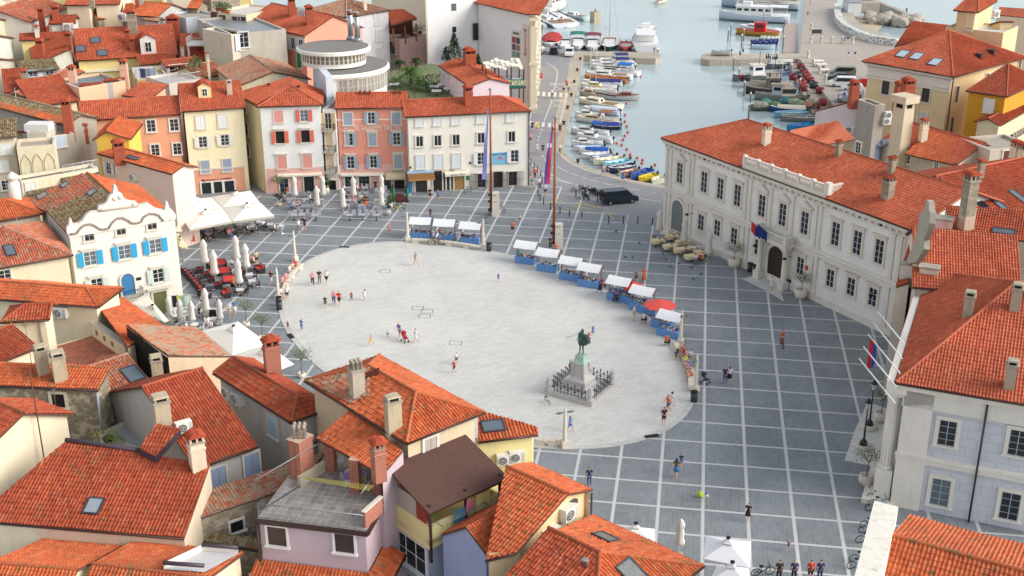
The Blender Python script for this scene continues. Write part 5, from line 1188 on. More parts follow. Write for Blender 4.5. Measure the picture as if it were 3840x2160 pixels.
K(0,0);H=rh('house','bright yellow gabled house with half red, half orange roof',(935,1408),(1314,1399),8,11.4,'gy',wall=P_((240,196,90),.12),tile=T_ORG,rp=(955,1184),rf=.37,rough=.1);q,_=H.hit(860,1390);chimney(H.root,q,'red',1.4,.8,.4);H.done()
K(0,1)
H=rh('house','cream block with three blind arches moulded on its wall',(165,35),(548,5),4.0,13.0,'f',wall=P_((226,214,184),.5,(120,110,90)))
for x in (.19,.5,.81):
 w_=H.wd[0];A_,B_=H.walls['f'];e=(B_-A_).normalized();n=V((e.y,-e.x,0));q=A_+e*(w_*x)
 pts=[q+e*(-w_*.135)+n*.05+vz(8.2)]+[q+e*(w_*.135*sin(t))+n*.05+V((0,0,11.0+1.1*(1-abs(sin(t)))**.7)) for t in [(-1+i/5)*PI/2 for i in range(11)]]+[q+e*(w_*.135)+n*.05+vz(8.2)]+[q+e*(-w_*.135)+n*.05+vz(8.2)]
 MB().path(pts,.05,P_((206,194,160),.5),6).build('blind_arch',H.root)
H.done()
H=rh('house','stepped cream house with old tile ledges below the blind arches',(210,372),(985,240),(1000,180),10.6,'f',wall=P_((230,218,190),.45,(120,110,90)),wz=P_((120,110,100),.5));H.win('f',[(308,440)],1.0,1.2,sh='closed',shc=(222,222,220));
mb=MB();A_,B_=H.walls['f'];e=(B_-A_).normalized();n=V((e.y,-e.x,0));rail('roof_railing',[A_+e*(H.wd[0]*.55)+vz(10.6),B_+vz(10.6)],1.0,WHITE,H.root,.14)
H.slope([A_+e*.4+n*.9+vz(9.0),A_+e*(H.wd[0]*.5)+n*.9+vz(9.0),A_+e*(H.wd[0]*.5)+vz(9.3),A_+e*.4+vz(9.3)],tile=T_MOS,rough=1);H.slope([A_+e*(H.wd[0]*.5)+n*.9+vz(9.8),B_+n*.9+vz(9.8),B_+vz(10.1),A_+e*(H.wd[0]*.5)+vz(10.1)],tile=T_MOS,rough=1);H.done()
H=rh('house','weathered cream house with white shutters at the left edge',(-300,-40),(165,-75),5,14.0,'s',12,wall=P_((214,200,172),.5),tile=T_MOS,rough=1)
H.win('f',[(65,48),(30,225)],1.3,1.2,sh='closed',shc=(226,226,222));H.win('f',[(60,415)],1.0,1.2);H.done()
H=rh('house','house with darkened hip roof and white round chimney, left edge',(-420,842),(442,697),None,10.0,'hr',22,wall=P_((222,208,184),.35),tile=T_ORG,rough=.4,rp=(0,560))
q=at(160,560,10.6);MB().lathe([(.62,-1.5),(.62,1.9),(.5,1.95),(.5,2.3),(.66,2.4),(.66,2.6),(.1,3.1)],q,P_((230,224,214),.3),14).build('chimney',H.root);H.done()
H=rh('house','house with orange and blotched brown hip roof left of the blue shutters',(-420,1322),(728,1118),(415,790),9.4,'h',20,wall=P_((226,214,184),.25),tile=T_OLR,rough=.6);H.win('f',[(48,1330)],1.1,1.3);q,_=H.hit(200,980);MB().tube(q,q+vz(2.4),.04,ZINC,5).build('roof_rod',H.root);H.sky(100,1075,.9,1.6);H.done()
K(0,2)
H=rh('house','low white wall and terrace with flower pots above the big roof',(990,1460),(1420,1640),(1390,1270),6.8,'f',wall=P_((224,220,214),.2),wz=paint((176,176,182),.8));H.done()
K(0,3)
for i,(a,b,r_,pot,gc) in enumerate(((1090,100,.9,(60,50,50),(150,150,70)),(1160,130,.7,None,(110,150,60)),(1410,-60,.45,(150,60,50),(60,120,50)),(1450,-35,.45,(150,60,50),(70,130,60)))):
 plant('potted_plant',['dry straw coloured shrub in a dark pot on the grey terrace','low bright green shrub beside the dry shrub on the grey terrace','seedlings in a red trough, rear of two on the grey terrace','seedlings in a red trough, front of two on the grey terrace'][i],'plant',at(a,b,7.0),r_,.6,pot,.4,.4,gc)
plant('potted_plant','leggy bush growing against the white wall above the terrace','plant',(lambda: (K(0,2),at(1040,1400,5.5))[1])(),.6,1.6,None,0,0,(110,120,80),160)
K(0,3);z=7.2
H=House('house','crumbling house with lichen roof, tiny loft window and tiled ledge',at(2300,1000,0),'house',None,T_OLD,P_((190,176,158),.75,(110,96,84),stone=.3),1.0)
A=at(1860,915,z);B=at(3030,520,z);pl=plane(A,B,15);p=PP(pl,(3280,200),(2916,255),(2140,598));p0=A+(p[0]-B);H.slope([A,B,p[0],p0]);H.side('f',A,B,z-.1);H.side('l',p0,A,[(0,p0.z-.1),(1,z-.1)])
H.win('f',[(2380,945)],.9,.8,glass=DARK,sash=None,sur=(236,232,224))
z2=5.4;a=at(1850,1070,z2);b=at(2640,1190,z2);pl2=plane(a,b,24);c,d=PP(pl2,(2640,1075),(1862,975));H.slope([a,b,c,d],gut=[0],tile=T_MOS);H.side('f2',a,b,z2-.1);H.done()
K(1,2);H=rh('house','low shed of mottled old tiles beside the grey gable wall',(390,1500),(690,1560),(745,1375),7.6,'s',18,wall=GREY,tile=T_OLD,rough=1.0);H.done()
K(3,1);zr=TH.faces[0][0][2].z
H=House('town_hall_wing','rear wing with skylights joining the town hall roof','' or at(2000,600,0),'building',None,T_NEW,P_((206,192,166),.4),.1)
r=falling(H,(1695,322),(2600,130),zr,20,20,(2576,60),(1950,1300),gutter=False);ends(H,r,zr,zb=0);H.ridge(r[0],at(1742,690,12.6))
for a,b,w,l,g in ((2140,608,.9,1.6,GLASS),(2305,598,.8,2.2,GLASS2),(2520,535,.8,2.2,GLASS2)): H.sky(a,b,w,l,g)
H.chim(2132,330,'stone',1.3,.6);H.chim(2015,610,'stone',1.6,.7);H.done()
K(3,2);ASH=None
m,nt,b=newmat('painted_ashlar');g_=geo_pos(nt)
def ashmat(rot):
 m,nt,b=newmat('painted_ashlar');g=geo_pos(nt);s=nt.nodes.new('ShaderNodeSeparateXYZ');nt.links.new(mapv(nt,g,rot=(0,0,-rot)),s.inputs[0]);c=nt.nodes.new('ShaderNodeCombineXYZ');nt.links.new(s.outputs[0],c.inputs[0]);nt.links.new(s.outputs[2],c.inputs[1])
 t=nt.nodes.new('ShaderNodeTexBrick');nt.links.new(c.outputs[0],t.inputs['Vector']);t.inputs['Scale'].default_value=1;t.inputs['Brick Width'].default_value=1.5;t.inputs['Row Height'].default_value=.75;t.inputs['Mortar Size'].default_value=.014
 t.inputs['Color1'].default_value=(*lin((200,202,212)),1);t.inputs['Color2'].default_value=(*lin((204,206,214)),1);t.inputs['Mortar'].default_value=(*lin((158,158,170)),1)
 nt.links.new(mixc(nt,1,t.outputs[0],ramp(nt,noise(nt,g,.6,5),[(.3,.93),(.7,1.04)]),'MULTIPLY'),b.inputs['Base Color']);b.inputs['Roughness'].default_value=.85;return m
zc=10.6;A=at(1285,952,zc);B=at(2700,1190,zc);B=B+(B-A)*.5;rot=atan2((B-A).y,(B-A).x)
CT=H=rh('court_house','pale blue ashlar court house with fluted columns and hip roof',A,B,25.0,zc,'h',20,wall=ashmat(rot),tile=T_NEW,oh=.7,cat='building')
CW=P_((232,226,216),.2)
mb=MB();L=H.L;e=(L(1,0,0)-L(0,0,0));t=L(0,1,0)-L(0,0,0)
mb.box(L(1.75,.62,5.0),(2.1,.24,10.0),CW,rz=rot);mb.build('corner_pilaster',H.root);w,d=H.wd
mb=MB();mb.box(L(w/2,.45,zc-.35),(w-.9,.5,.5),CW,rz=rot);mb.box(L(w/2,.60,zc-1.35),(w-1.2,.2,1.3),P_((226,222,212),.15),rz=rot);mb.box(L(w/2,.55,4.6),(w-1.2,.3,.25),CW,rz=rot);mb.box(L(w/2,.60,4.25),(w-1.2,.14,.4),CW,rz=rot);mb.build('cornice',H.root)
DS=dict(sur=(228,222,212),sash=(176,182,190),panes=(2,4),fw=.28)
K(3,3)
H.win('f',[(1803,10),(2515,110)],1.25,2.1,**DS);H.win('f',[(1733,605,dict(glass=GLASS2)),(2432,745)],1.35,2.3,**DS)
K(3,2);q0=at(2215,1120,9.9);q,_,_=H.fac('f',2205,1200);H.pipe(V((q.x,q.y,10.2))+V((e.y,-e.x,0)).normalized()*.3,gnd(q)+V((e.y,-e.x,0)).normalized()*.3,.08)
for a,b in ((2005,285),(2480,210),(2425,990)): H.chim(a,b,'slab',1.7,.75,rz=rot)
mb=MB()
for y in (1.3,4.6,7.9,11.2):
 if y<d-.5:
  c=L(-.05,y,0);mb=MB();mb.box(c+vz(1.4),(1.25,1.25,2.8),CW,rz=rot);mb.lathe([(.55,2.8),(.6,2.95),(.46,3.1),(.44,6.5),(.40,8.3),(.44,8.4),(.52,8.9),(.66,9.15)],c,CW,16)
  for i in range(12): a_=2*PI*i/12;mb.tube(c+V((.45*cos(a_),.45*sin(a_),3.1)),c+V((.405*cos(a_),.405*sin(a_),8.3)),.045,CW,4)
  mb.box(c+vz(9.3),(1.3,1.3,.3),CW,rz=rot);mb.build('column',H.root)
mb=MB();mb.box(L(.1,d/2,zc-.55),(1.5,d-.6,1.0),CW,rz=rot);mb.build('entablature',H.root)
mb=MB();mb.box(L(-.2,d/2,.2),(2.4,d,.4),M_TRIM,rz=rot);mb.build('plinth',H.root)
K(3,2)
tips=[(1100,235,1330,560),(1055,345,1305,700),(1008,468,1285,850),(962,592,1245,985),(918,712,1235,1150)]
for i,(a,b,c_,d_) in enumerate(tips):
 y=[9.9,8.1,6.3,4.2,1.9][i];b_=L(.2,y,5.2+.25*0);nrm=-e;base=onplane(c_,d_,L(-.1,0,0),e);tip=base+V(O0);tp_=onplane(a,b,base+nrm*2.9,e)
 mb=MB();mb.tube(base-nrm*.3,tp_,.055,paint((226,228,232),.4),7);mb.lathe([(.02,-.08),(.09,0),(.02,.09)],tp_,ZINC,8);fp=mb.build('flagpole',H.root)
 if i==2:
  c1=paint((196,44,36),.8);c2=paint((30,90,170),.8);u=(base-tp_);pts=[];mb=MB();P1=tp_+u*.08;
  for k in range(5):
   s0,s1=k/5,(k+1)/5;x0=P1+u*(.30*s0);x1=P1+u*(.30*s1);o0=nrm*(.12*sin(k*1.7));o1=nrm*(.12*sin(k*1.7+1.7));h=2.9-1.5*s0;h1=2.9-1.5*s1
   mb.poly([x0+o0,x1+o1,x1+o1-vz(h1),x0+o0-vz(h)],c1 if k<2 else c2);mb.poly([x0+o0-vz(h),x1+o1-vz(h1),x1+o1,x0+o0],c1 if k<2 else c2)
  f=mb.build('flag_cloth',fp,origin=wloc(H.root));f.location=wloc(H.root)-wloc(fp)
H.done()
K(3,1);z=11.4
H=House('baroque_house','house with broken baroque stone parapet and bright barrel tiles',at(2000,1100,0),'house',None,T_NEW,P_((228,214,200),.35),.1)
K(3,2);A=at(1450,-10,z);B=at(2300,66,z);B=B+(B-A)*.3;K(3,1);pl=plane(A,B,23);p0,p1=PP(pl,(1650,852),(2600,972));dv=p0-A;e=(B-A);e.z=0;e.normalize();tt=V((-e.y,e.x,0));dd=(p0-A).dot(tt);up=tt*dd;up.z=p0.z-z
H.slope([A,B,B+up,A+up],gut=[0]);bk=tt*dd;H.slope([B+bk*2,A+bk*2,A+up,B+up]);H.side('f',A+tt*.3,B+tt*.3,z-.1);H.side('l',A+bk*2+e*.3,A+e*.3,[(0,z-.1),(.5,z+up.z-.15),(1,z-.1)]);H.side('b',B+bk*2,A+bk*2,z-.1)
K(3,2);H.win('f',[(1735,75)],1.2,.9,sash=(190,170,130));H.ac('f',1870,95,1.6)
ST=P_((172,164,150),.9,(84,78,70))
K(3,1)
prof=[(1400,1215),(1470,1060),(1500,960),(1530,860),(1545,760),(1560,680),(1600,665),(1612,590),(1628,562),(1648,590),(1650,660),(1665,690),(1655,800),(1640,860),(1600,960),(1600,1060),(1520,1190)]
A_,B_=H.walls['l'];nn=(B_-A_).normalized();nl=V((nn.y,-nn.x,0));Pq=[onplane(x,y,A-e*.15,nl) for x,y in prof]
mb=MB();k=len(Pq);f=[p+nl*.22 for p in Pq];bk_=[p-nl*.22 for p in Pq];mb.poly(f,ST);mb.poly(bk_[::-1],ST)
for i in range(k): j=(i+1)%k;mb.poly([f[j],f[i],bk_[i],bk_[j]],ST)
o=mb.build('stone_parapet',H.root);bm=bmesh.new();bm.from_mesh(o.data);bmesh.ops.recalc_face_normals(bm,faces=bm.faces);bmesh.ops.triangulate(bm,faces=[q for q in bm.faces if len(q.verts)>4]);bm.to_mesh(o.data);bm.free()
K(3,1);
for a,b,w_,d_,h_ in ((1740,830,2.0,1.2,1.6),(1610,1370,1.6,1.0,2.4),(1480,1330,2.6,.7,2.0)):
 q=at(a,b,z+ (1.6 if b<900 else .0));mb=MB();mb.box(q,(w_,d_,h_),P_((222,210,200),.5),rz=rot);mb.box(q+vz(h_/2+.08),(w_+.2,d_+.2,.16),ST,rz=rot);mb.build('stone_pier',H.root)
H.done()
H=House('house','house with fine dark red tiles and long skylight behind the baroque parapet',at(2200,800,0),'house',None,T_DRK,P_((206,190,170),.4),0)
z=12.6;A=at(1820,880,z);B=at(2650,985,z);pl=plane(A,B,24);p0,p1=PP(pl,(1790,620),(2650,665));H.slope([A,B,p1,p0]);H.side('f',A,B,z-.1);H.side('l',p0,A,[(0,p0.z-.1),(1,z-.1)]);H.chim(1985,850,'plaster',2.0,1.1);H.sky(2370,885,2.0,.7,GLASS2);H.done()
H=House('house','narrow lean-to roof between town hall and baroque parapet',at(1380,1200,0),'house',None,T_DRK,P_((222,208,190),.3),0)
z=10.9;A=at(1285,1440,z);B=at(1462,872,z);K(3,1);e_=(A-B).normalized();A2=at(1462,872,z);pl=plane(A,B,-16) ;p0,p1=PP(plane(B,A,20),(1420,1400),(1545,850));H.slope([B,A,p0,p1]);H.side('l',B,A,z-.1);H.side('f',A,p0,[(0,z-.1),(1,p0.z-.1)]);H.done()
K(3,3);H=House('house','house with bright orange barrel tiles and broad white parapet, bottom right',at(2000,1300,0),'house',None,T_ORG,P_((226,220,206),.3),.25)
zr=12.6;r=falling(H,(1243,1042),(2700,1434),zr,18,21,(1320,812),(1100,1650));r0,r1,f0,f1,n0,n1,e,t,wf,wn=r
mb=MB();c0,c1,c2,c3=[at(x,y,zr+.5) for x,y in ((1070,690),(1312,752),(1150,1460),(868,1460))]
g=plaster((232,226,214),.75,(150,140,126));mb.poly([c0,c3,c2,c1],g)
dn=vz(13);
for a,b in ((c0,c3),(c3,c2),(c2,c1),(c1,c0)): mb.poly([a,a-dn,b-dn,b],g)
mb.build('parapet',H.root);ends(H,r,zr,('r',));H.done()
K(3,0);z=13.5
BEG=P_((226,200,156),.14);
H=rh('customs_building','large beige building with dentil cornice and three skylights in hip roof',(945,614),(1862,772),(2505,562),z,'h',22,wall=BEG,tile=T_NEW,oh=.8,cat='building')
L=H.L;w,d=H.wd;rot2=atan2((L(1,0,0)-L(0,0,0)).y,(L(1,0,0)-L(0,0,0)).x);mb=MB()
for z0,z1,th in ((z-.5,z-.1,.55),(z-1.0,z-.5,.25),(z-2.1,z-1.0,.1),(z-2.5,z-2.2,.22)): mb.box(L(w/2,.8-th/2,(z0+z1)/2),(w-1.6+2*th,th,z1-z0),P_((228,218,206),.2),rz=rot2)
for i in range(int(w/.5)): mb.box(L(1+i*.5,.45,z-.65),(.22,.3,.25),P_((214,200,190),.2),rz=rot2)
mb.build('cornice',H.root)
H.win('f',[(1187,870),(1590,945)],1.3,2.4,sash=(110,60,50),panes=(2,4));H.win('f',[(1560,1210)],1.3,2.2,sh='closed',shc=(206,200,190));H.win('r',[(1897,950),(2195,815),(2530,640),(1845,1260)],.9,2.4,glass=paint((110,80,60),.5),sash=None,sill=False)
for a,b in ((1358,545),(1500,568),(1685,627)): H.sky(a,b,1.6,1.9,paint((190,205,215),.2))
for a,b in ((2127,585),(2255,545)): q,n=H.hit(a,b);mb=MB();mb.box(q+vz(.3),(.9,.8,.6),GUT,rz=rot2);mb.box(q+vz(.68),(1.2,1.1,.1),GUT,rz=rot2);mb.build('roof_vent',H.root)
H.pipe(L(w-.1,.4,z-.3),L(w-.1,.4,0),.1);H.done();BZ=H
H=rh('customs_building','beige roof tower with small hip roof above the large beige building',(1868,104),(2116,124),(2362,14),20.0,'h',22,wall=BEG,tile=T_NEW,oh=.5,cat='building',zb=12)
MB().box(H.L(H.wd[0]/2,.48,17.0),(H.wd[0]-.8,.15,.3),STONE,rz=rot2).build('string_course',H.root);H.win('f',[(2030,197)],.9,2.2,sh='closed',shc=(232,216,170));q,_,_=H.fac('r',2290,140);acunit(H.root,q,rot2+PI/2,2.0);H.done()
H=rh('customs_building','beige lean-to stair block with white air conditioner beside the tower',(2085,272),(2312,384),(2370,345),15.6,'sr',14,wall=BEG,tile=T_NEW,oh=.2,cat='building',zb=12);H.ac('f',2215,418,1.6);H.done()
H=rh('customs_building','blank beige block with pale flat top right of the tower',(2370,330),(2520,262),9,17.2,'f',wall=BEG,wz=paint((206,204,198),.8),cat='building',zb=12);H.done()
H=House('customs_building','rear roof of the beige building reaching toward the graffiti sea wall',at(1500,400,0),'building',None,T_NEW,BEG,0)
z=12.6;A=at(1270,466,z);B=at(1880,330,z);pl=plane(A,B,24);p0,p1=PP(pl,(1447,212),(1880,258));H.slope([A,B,p1,p0],gut=[0]);H.side('f',A,B,z-.1);H.side('l',p0,A,[(0,p0.z-.1),(1,z-.1)]);H.done()
H=House('house','far red roof at the top right corner behind the tower',at(2450,200,0),'house',None,T_NEW,P_((226,206,180),.2),0);z=12;A=at(2300,150,z);B=at(2700,185,z);pl=plane(A,B,20);p0,p1=PP(pl,(2330,70),(2700,95));H.slope([A,B,p1,p0]);H.side('f',A,B,z-.1);H.done()
H=rh('house','ochre yellow house with white shutters at the right edge',(1993,914),(2402,974),(2680,800),12.6,'h',24,wall=P_((206,148,40),.25,(150,100,50)),tile=T_DRK,rough=.4,oh=.3)
H.win('f',[(2222,1065)],1.35,1.9,sh='closed',shc=(226,226,222));H.win('f',[(2185,1298)],1.25,1.9,sh='closed',shc=(176,160,144));H.done()
K(3,0)
H=rh('house','cream stone house wall with washing balcony below the ochre house',(2340,1262),(2700,1060),None,9.5,'gx',20,wall=P_((226,208,170),.5),tile=T_DRK,rough=.3,rp=(2576,1000));A_,B_=H.walls['f'];e=(B_-A_).normalized();n=V((e.y,-e.x,0));rail('balcony_railing',[A_+n*1.0+vz(6.6),B_+n*1.0+vz(6.6)],1.0,DARK,H.root,.15);MB().box((A_+B_)/2+n*.5+vz(6.5),((B_-A_).length,1.0,.15),STONE,rz=yaw(e)).build('balcony',H.root);H.done()
p=A_+n*1.05+e*1.0+vz(7.7);cloth('hanging_towel','blue and white striped towel on the balcony below the ochre house','towel',p,e,.9,1.2,(70,130,200),'washing at the right edge');cloth('hanging_towel','dark navy cloth drying at the right edge balcony','towel',p+e*1.3,e,1.2,.8,(30,36,80),'washing at the right edge')
PK=P_((226,214,212),.25,(190,150,140))
H=House('house','white and pinkish blank gable house beside the fishing quay',at(700,1300,0),'house',None,T_ORG,PK,.2);A=at(480,1116,9.6);B=at(925,1000,11.8);bk=V((1.5,7,-2.2));H.side('f',A,B,[(0,9.5),(1,11.7)]);H.slope([A,B,B+bk,A+bk])
H.ac('f',830,1300,1.7);q=at(855,1020,11.6);chimney(H.root,q-vz(.3),'red',2.6,1.1,.2);H.win('f',[(940,1290)],1.2,2.0,sh='closed',shc=(216,196,180));H.done()
H=rh('house','tall grey rendered block with patched concrete side',(905,1000),(1080,1062),(1290,1090),12.0,'f',wall=P_((170,160,150),.6),wz=CONC);H.ac('r',1205,1150,1.5);H.ac('r',1185,1212,1.5);H.done()
H=House('house','house with big roof and tall concrete chimney behind the town hall',at(1600,1400,0),'house',None,T_NEW,P_((196,184,166),.5),.2)
K(3,1);z=10.4;A=at(1400,38,z);B=at(1910,195,z);K(3,0);pl=plane(A,B,24);p0,p1=PP(pl,(1290,1215),(2140,1425));e=(B-A);e.z=0;e.normalize();t=V((-e.y,e.x,0));dd=(p1-A).dot(t);up=t*dd;up.z=p1.z-z;A2=A-e*4.5
H.slope([A2,B,B+up,A2+up],gut=[0],cap=[2]);bk=t*dd*2;H.slope([B+bk,A2+bk,A2+up,B+up]);H.side('f',A2,B,z-.1);H.side('r',B-e*.2,B+bk-e*.2,[(0,z-.1),(.5,z+up.z-.1),(1,z-.1)])
K(3,1);H.win('f',[(1693,240)],.6,1.5);H.win('f',[(910,38),(1408,140)],.9,1.5);q,_,_=H.fac('f',1335,180);q=gnd(q)+V((e.y,-e.x,0))*.6
CHM=P_((206,192,166),.3);K(3,0);zt=hat(q,1390,960);mb=MB();mb.box(q+V((0,0,(zt-1.5)/2)),(1.9,1.7,zt-1.5),CHM,rz=yaw(e));mb.box(q+vz(zt-1.3),(1.5,1.3,.8),DARK,rz=yaw(e));
for sx in (-1,1):
 for sy in (-1,1): mb.box(q+e*sx*.75+V((-e.y,e.x,0))*sy*.65+vz(zt-1.2),(.35,.35,1.0),CHM,rz=yaw(e))
mb.box(q+vz(zt-.4),(2.6,2.4,.9),CHM,rz=yaw(e));mb.build('chimney',H.root)
q2=q+e*(-3.4);MB().path([q2+vz(4),q2+vz(9.6),q2+vz(10.3)+e*.5,q2+vz(10.4)+e*1.3+V((-e.y,e.x,0))*1.0],.42,paint((150,164,180),.35,.5),12).build('ventilation_duct',H.root)
K(3,0);q,n=H.hit(1550,1449);chimney(H.root,q,'cream',2.6,.8,.2);q=at(1300,1090,12.0);chimney(H.root,q,'red',3.0,1.0,.2);q=at(1400,960,14.5);chimney(H.root,q,'red',1.6,1.4,.2)
mb=MB();
for dx in (0,.5): mb.tube(at(1460,1400,9)+V((dx,0,0)),at(1500,930,14)+V((dx,0,0)),.03,GUT,5)
mb.build('ladder',H.root);H.done()
K(3,1)
H=House('house','small cream gabled house with short tiled verge beside rear wing',at(2100,150,0),'house',None,T_ORG,P_((236,214,170),.3),.3);z=10.2;A=at(1912,212,z);B=at(2345,52,z);ap=at(2105,0,z+1.6);e=(B-A).normalized();t=V((-e.y,e.x,0));ap=A.lerp(B,.45)+vz(1.9);H.side('f',A,B,[(0,z),(.45,ap.z),(1,z)]);H.slope([A-e*.2,A-e*.2+t*7,ap+t*7,ap][::1]);H.slope([B+e*.2+t*7,B+e*.2,ap,ap+t*7]);H.slope([A-t*1.2-vz(.6),B-t*1.2-vz(.6),B-vz(.1),A-vz(.1)]);H.done()
K(3,0)
H=House('house','low house roof between town hall ridge and the pinkish gable',at(500,1400,0),'house',None,T_NEW,P_((206,192,166),.4),0);z=9.0;A=at(640,1450,z);B=at(882,1398,z);p0=at(225,1308,z);pl=plane(A,B,22)
r0=at(700,1212,11.2);H.slope([at(200,1520,9.0),at(882,1398,9.0),r0,at(225,1308,11.2)]);e=(at(882,1398,9)-at(200,1520,9)).normalized();H.side('r',at(882,1398,9),r0,[(0,8.9),(1,11.1)]);H.done()
K(3,1);H=rh('house','grey house at right edge with twin cream chimneys',(2240,60),(2700,20),6,12.2,'f',wall=P_((190,180,166),.5));H.win('f',[(2405,135)],1.3,1.7,glass=paint((90,40,34),.6),sash=None);q=at(2480,200,13.2);chimney(H.root,q,'cream',2.0,1.0,.3);q=at(2560,230,13.2);chimney(H.root,q,'cream',2.0,1.0,.3);H.done()
K(0,0);CHS[0]=.66
YW=P_((236,216,150),.15);WHT=P_((226,222,216),.25);STN=P_((176,162,142),.7,(100,90,78),stone=.5);PCH=P_((240,196,160),.12);GRB=P_((186,184,180),.4)
def B(label,A,Bq,d,z,typ='gx',pitch=22,wall=None,tile=None,rough=.3,**k): return rh('house',label,A,Bq,d,z,typ,pitch,wall=wall or CRM,tile=tile or T_DRK,rough=rough,**k)
H=B('yellow corniced house with wide roof, three blue skylights and white dormer',(765,612),(1795,552),None,12.0,wall=YW,tile=T_NEW,rp=(662,300),rough=.1);H.sky(960,408,1.5,1.7);H.sky(812,494,1.5,1.7);H.sky(1030,536,1.5,1.7);dormer(H,1500,545,2.4,2.6,WHT,tile=T_NEW,l=3.5)
q,_=H.hit(1290,430);chimney(H.root,q,'red',1.6,1.3,.2);q,_=H.hit(1335,505);chimney(H.root,q,'red',1.4,1.2,.2);q,_=H.hit(1340,325);chimney(H.root,q,'stone',3.0,2.2,.2);rail('roof_railing',[H.L(H.wd[0]*.58,1.0,12.5),H.L(H.wd[0]-.4,1.0,12.5)],1.6,paint((130,100,70),.7),H.root,.6)
q=H.L(H.wd[0]*.3,.1,10.2);MB().box(q,(H.wd[0]*.6,.3,.4),P_((244,236,210),.1),rz=atan2((H.L(1,0,0)-H.L(0,0,0)).y,1)).build('cornice',H.root);H.done()
H=B('house with raised white railed deck standing above its roof',(1800,618),(2275,602),None,11.2,rp=(1750,345),tile=T_NEW,rough=.2);H.chim(1840,560,'white',1.2,.8)
q=H.L(H.wd[0]*.62,2.5,13.6);rz=.1;mb=MB();mb.box(q,(6.2,4,.25),WHITE,rz=rz);
for x in (-2.8,2.8):
 for y in (-1.8,1.8): mb.box(q+V((x,y,-1.6)),(.3,.3,3.2),WHITE,rz=rz)
dk=mb.build('roof_deck_platform',H.root);rail('deck_railing',[q+V((x,y,.1)) for x,y in ((-3,2),(-3,-2),(3,-2),(3,2))],1.1,WHITE,dk,.2);MB().box(q+V((.6,1.2,1.3)),(1.9,1.4,2.4),paint((110,50,40),.7)).build('stair_hut',dk,origin=wloc(H.root)).location=wloc(H.root)-wloc(dk);H.done()
H=B('small yellow house with low tiled parapet roof, far left',(190,408),(617,388),None,14.0,wall=YW,rp=(185,342));H.chim(378,370,'white',1.3,1.0);H.done()
H=B('white house with two air conditioners stacked on its wall',(488,240),(762,232),None,16.0,wall=WHT,rp=(490,160));H.ac('f',693,265,2.0);H.ac('f',693,300,2.0);H.chim(565,190,'red',1.6,1.6);H.done()
H=B('house with broad faded red roof by the dark alley',(300,225),(700,75),12,16.0,'gx',20,wall=WHT,tile=T_OLR,rough=.8);H.done()
H=B('house with slender brick chimney and roof hatch near the alley',(220,345),(500,330),5,13.4,'gx',18,wall=WHT);q=at(425,240,15.5);chimney(H.root,q-vz(2),'red',4.0,1.3,.1);H.done()
H=B('stone gabled house with orange roof and round dish aerial',(775,145),(985,195),9,15.5,'gy',20,wall=STN,tile=T_ORG,oh=.1);q,_=H.hit(1075,190);dish(H.root,q+vz(1),.3,.9);H.done()
H=B('far house with mossy arched looking barrel roof',(875,125),(1240,110),8,16.5,'gx',20,wall=STN,tile=T_MOS,rough=1.0);H.done()
H=B('house with bright orange roof and antennas in the upper left',(1300,150),(1580,172),None,16.5,'gx',20,tile=T_ORG,rp=(1262,5),wall=GRB);q,_=H.hit(1470,120);antenna(H.root,q,5);q,_=H.hit(1385,60);chimney(H.root,q,'red',2.0,1.0,.1);H.ac('f',1245,172,2.0);H.done()
H=B('far red roof at the top edge with chimney and dish',(640,50),(905,52),14,18,'gx',20,tile=T_NEW);H.done()
H=B('far red roof at the top edge right of the small chimney',(940,45),(1205,40),14,18,'gx',20,tile=T_NEW);q=at(925,40,19);chimney(H.root,q,'stone',2.5,1.3,.1);H.done()
H=B('small white house with tiled hood and dark railing, top middle left',(1590,215),(1670,200),4,16,'gy',24,wall=WHT,tile=T_OLD);H.done()
H=B('pale blue terrace house with white parapet, top middle left',(1680,130),(1870,180),6,16.5,'f',wall=P_((200,210,220),.2));H.done()
H=B('stone fronted house with orange gable roof cut by the top edge',(1875,85),(1995,88),None,17,'gx',22,rp=(1835,0),wall=STN,tile=T_ORG);H.done()
H=B('weathered grey stone house with one brown window and thick red chimney',(1560,215),(2005,192),7,15.0,'f',wall=STN,wz=CONC);H.win('f',[(1912,312)],1.9,1.8,glass=paint((80,50,40),.5),sash=None,sur=(200,186,160),fw=.35);q=at(1750,330,14.0);chimney(H.root,q-vz(1.5),'red',3.6,3.0,.1,2.0);H.done()
p_=at(1992,190,13);q_=at(2140,205,13);zz_=hat(p_,1992,-60)
H=B('tall windowless stone tower house at the top edge',p_,q_,8,zz_,'f',wall=STN);H.done()
H=B('cream block with terrace garden and brown shuttered windows, top edge',(2130,118),(2480,150),10,17.5,'f',wall=P_((232,218,180),.3),wz=paint((206,200,190),.8));H.win('f',[(2165,180),(2240,210)],1.7,2.0,sh='closed',shc=(110,70,50));H.win('f',[(2380,225),(2440,225)],1.7,1.9,glass=paint((90,50,40),.5),sash=None)
for i in range(3): plant('potted_plant',['dense green bush in planter on the cream terrace, left','round green bush in planter on the cream terrace, middle','low green bush in planter on the cream terrace, right'][i],'plant',at(2200+i*45,112+i*10,17.5),.9,1.2,(190,100,70),.6,.5,(70,100,50),220,leaf=.16)
H.done()
H=B('blue grey house with zinc roof strip below the cream terrace block',(1985,190),(2330,345),9,16.8,'f',wall=P_((184,178,166),.45),wz=ZINC);H.win('f',[(2195,400),(2280,430),(2060,300)],1.4,2.2,sh='closed',shc=(150,166,184));H.win('r',[(2450,400)],1.6,2.4);H.done()
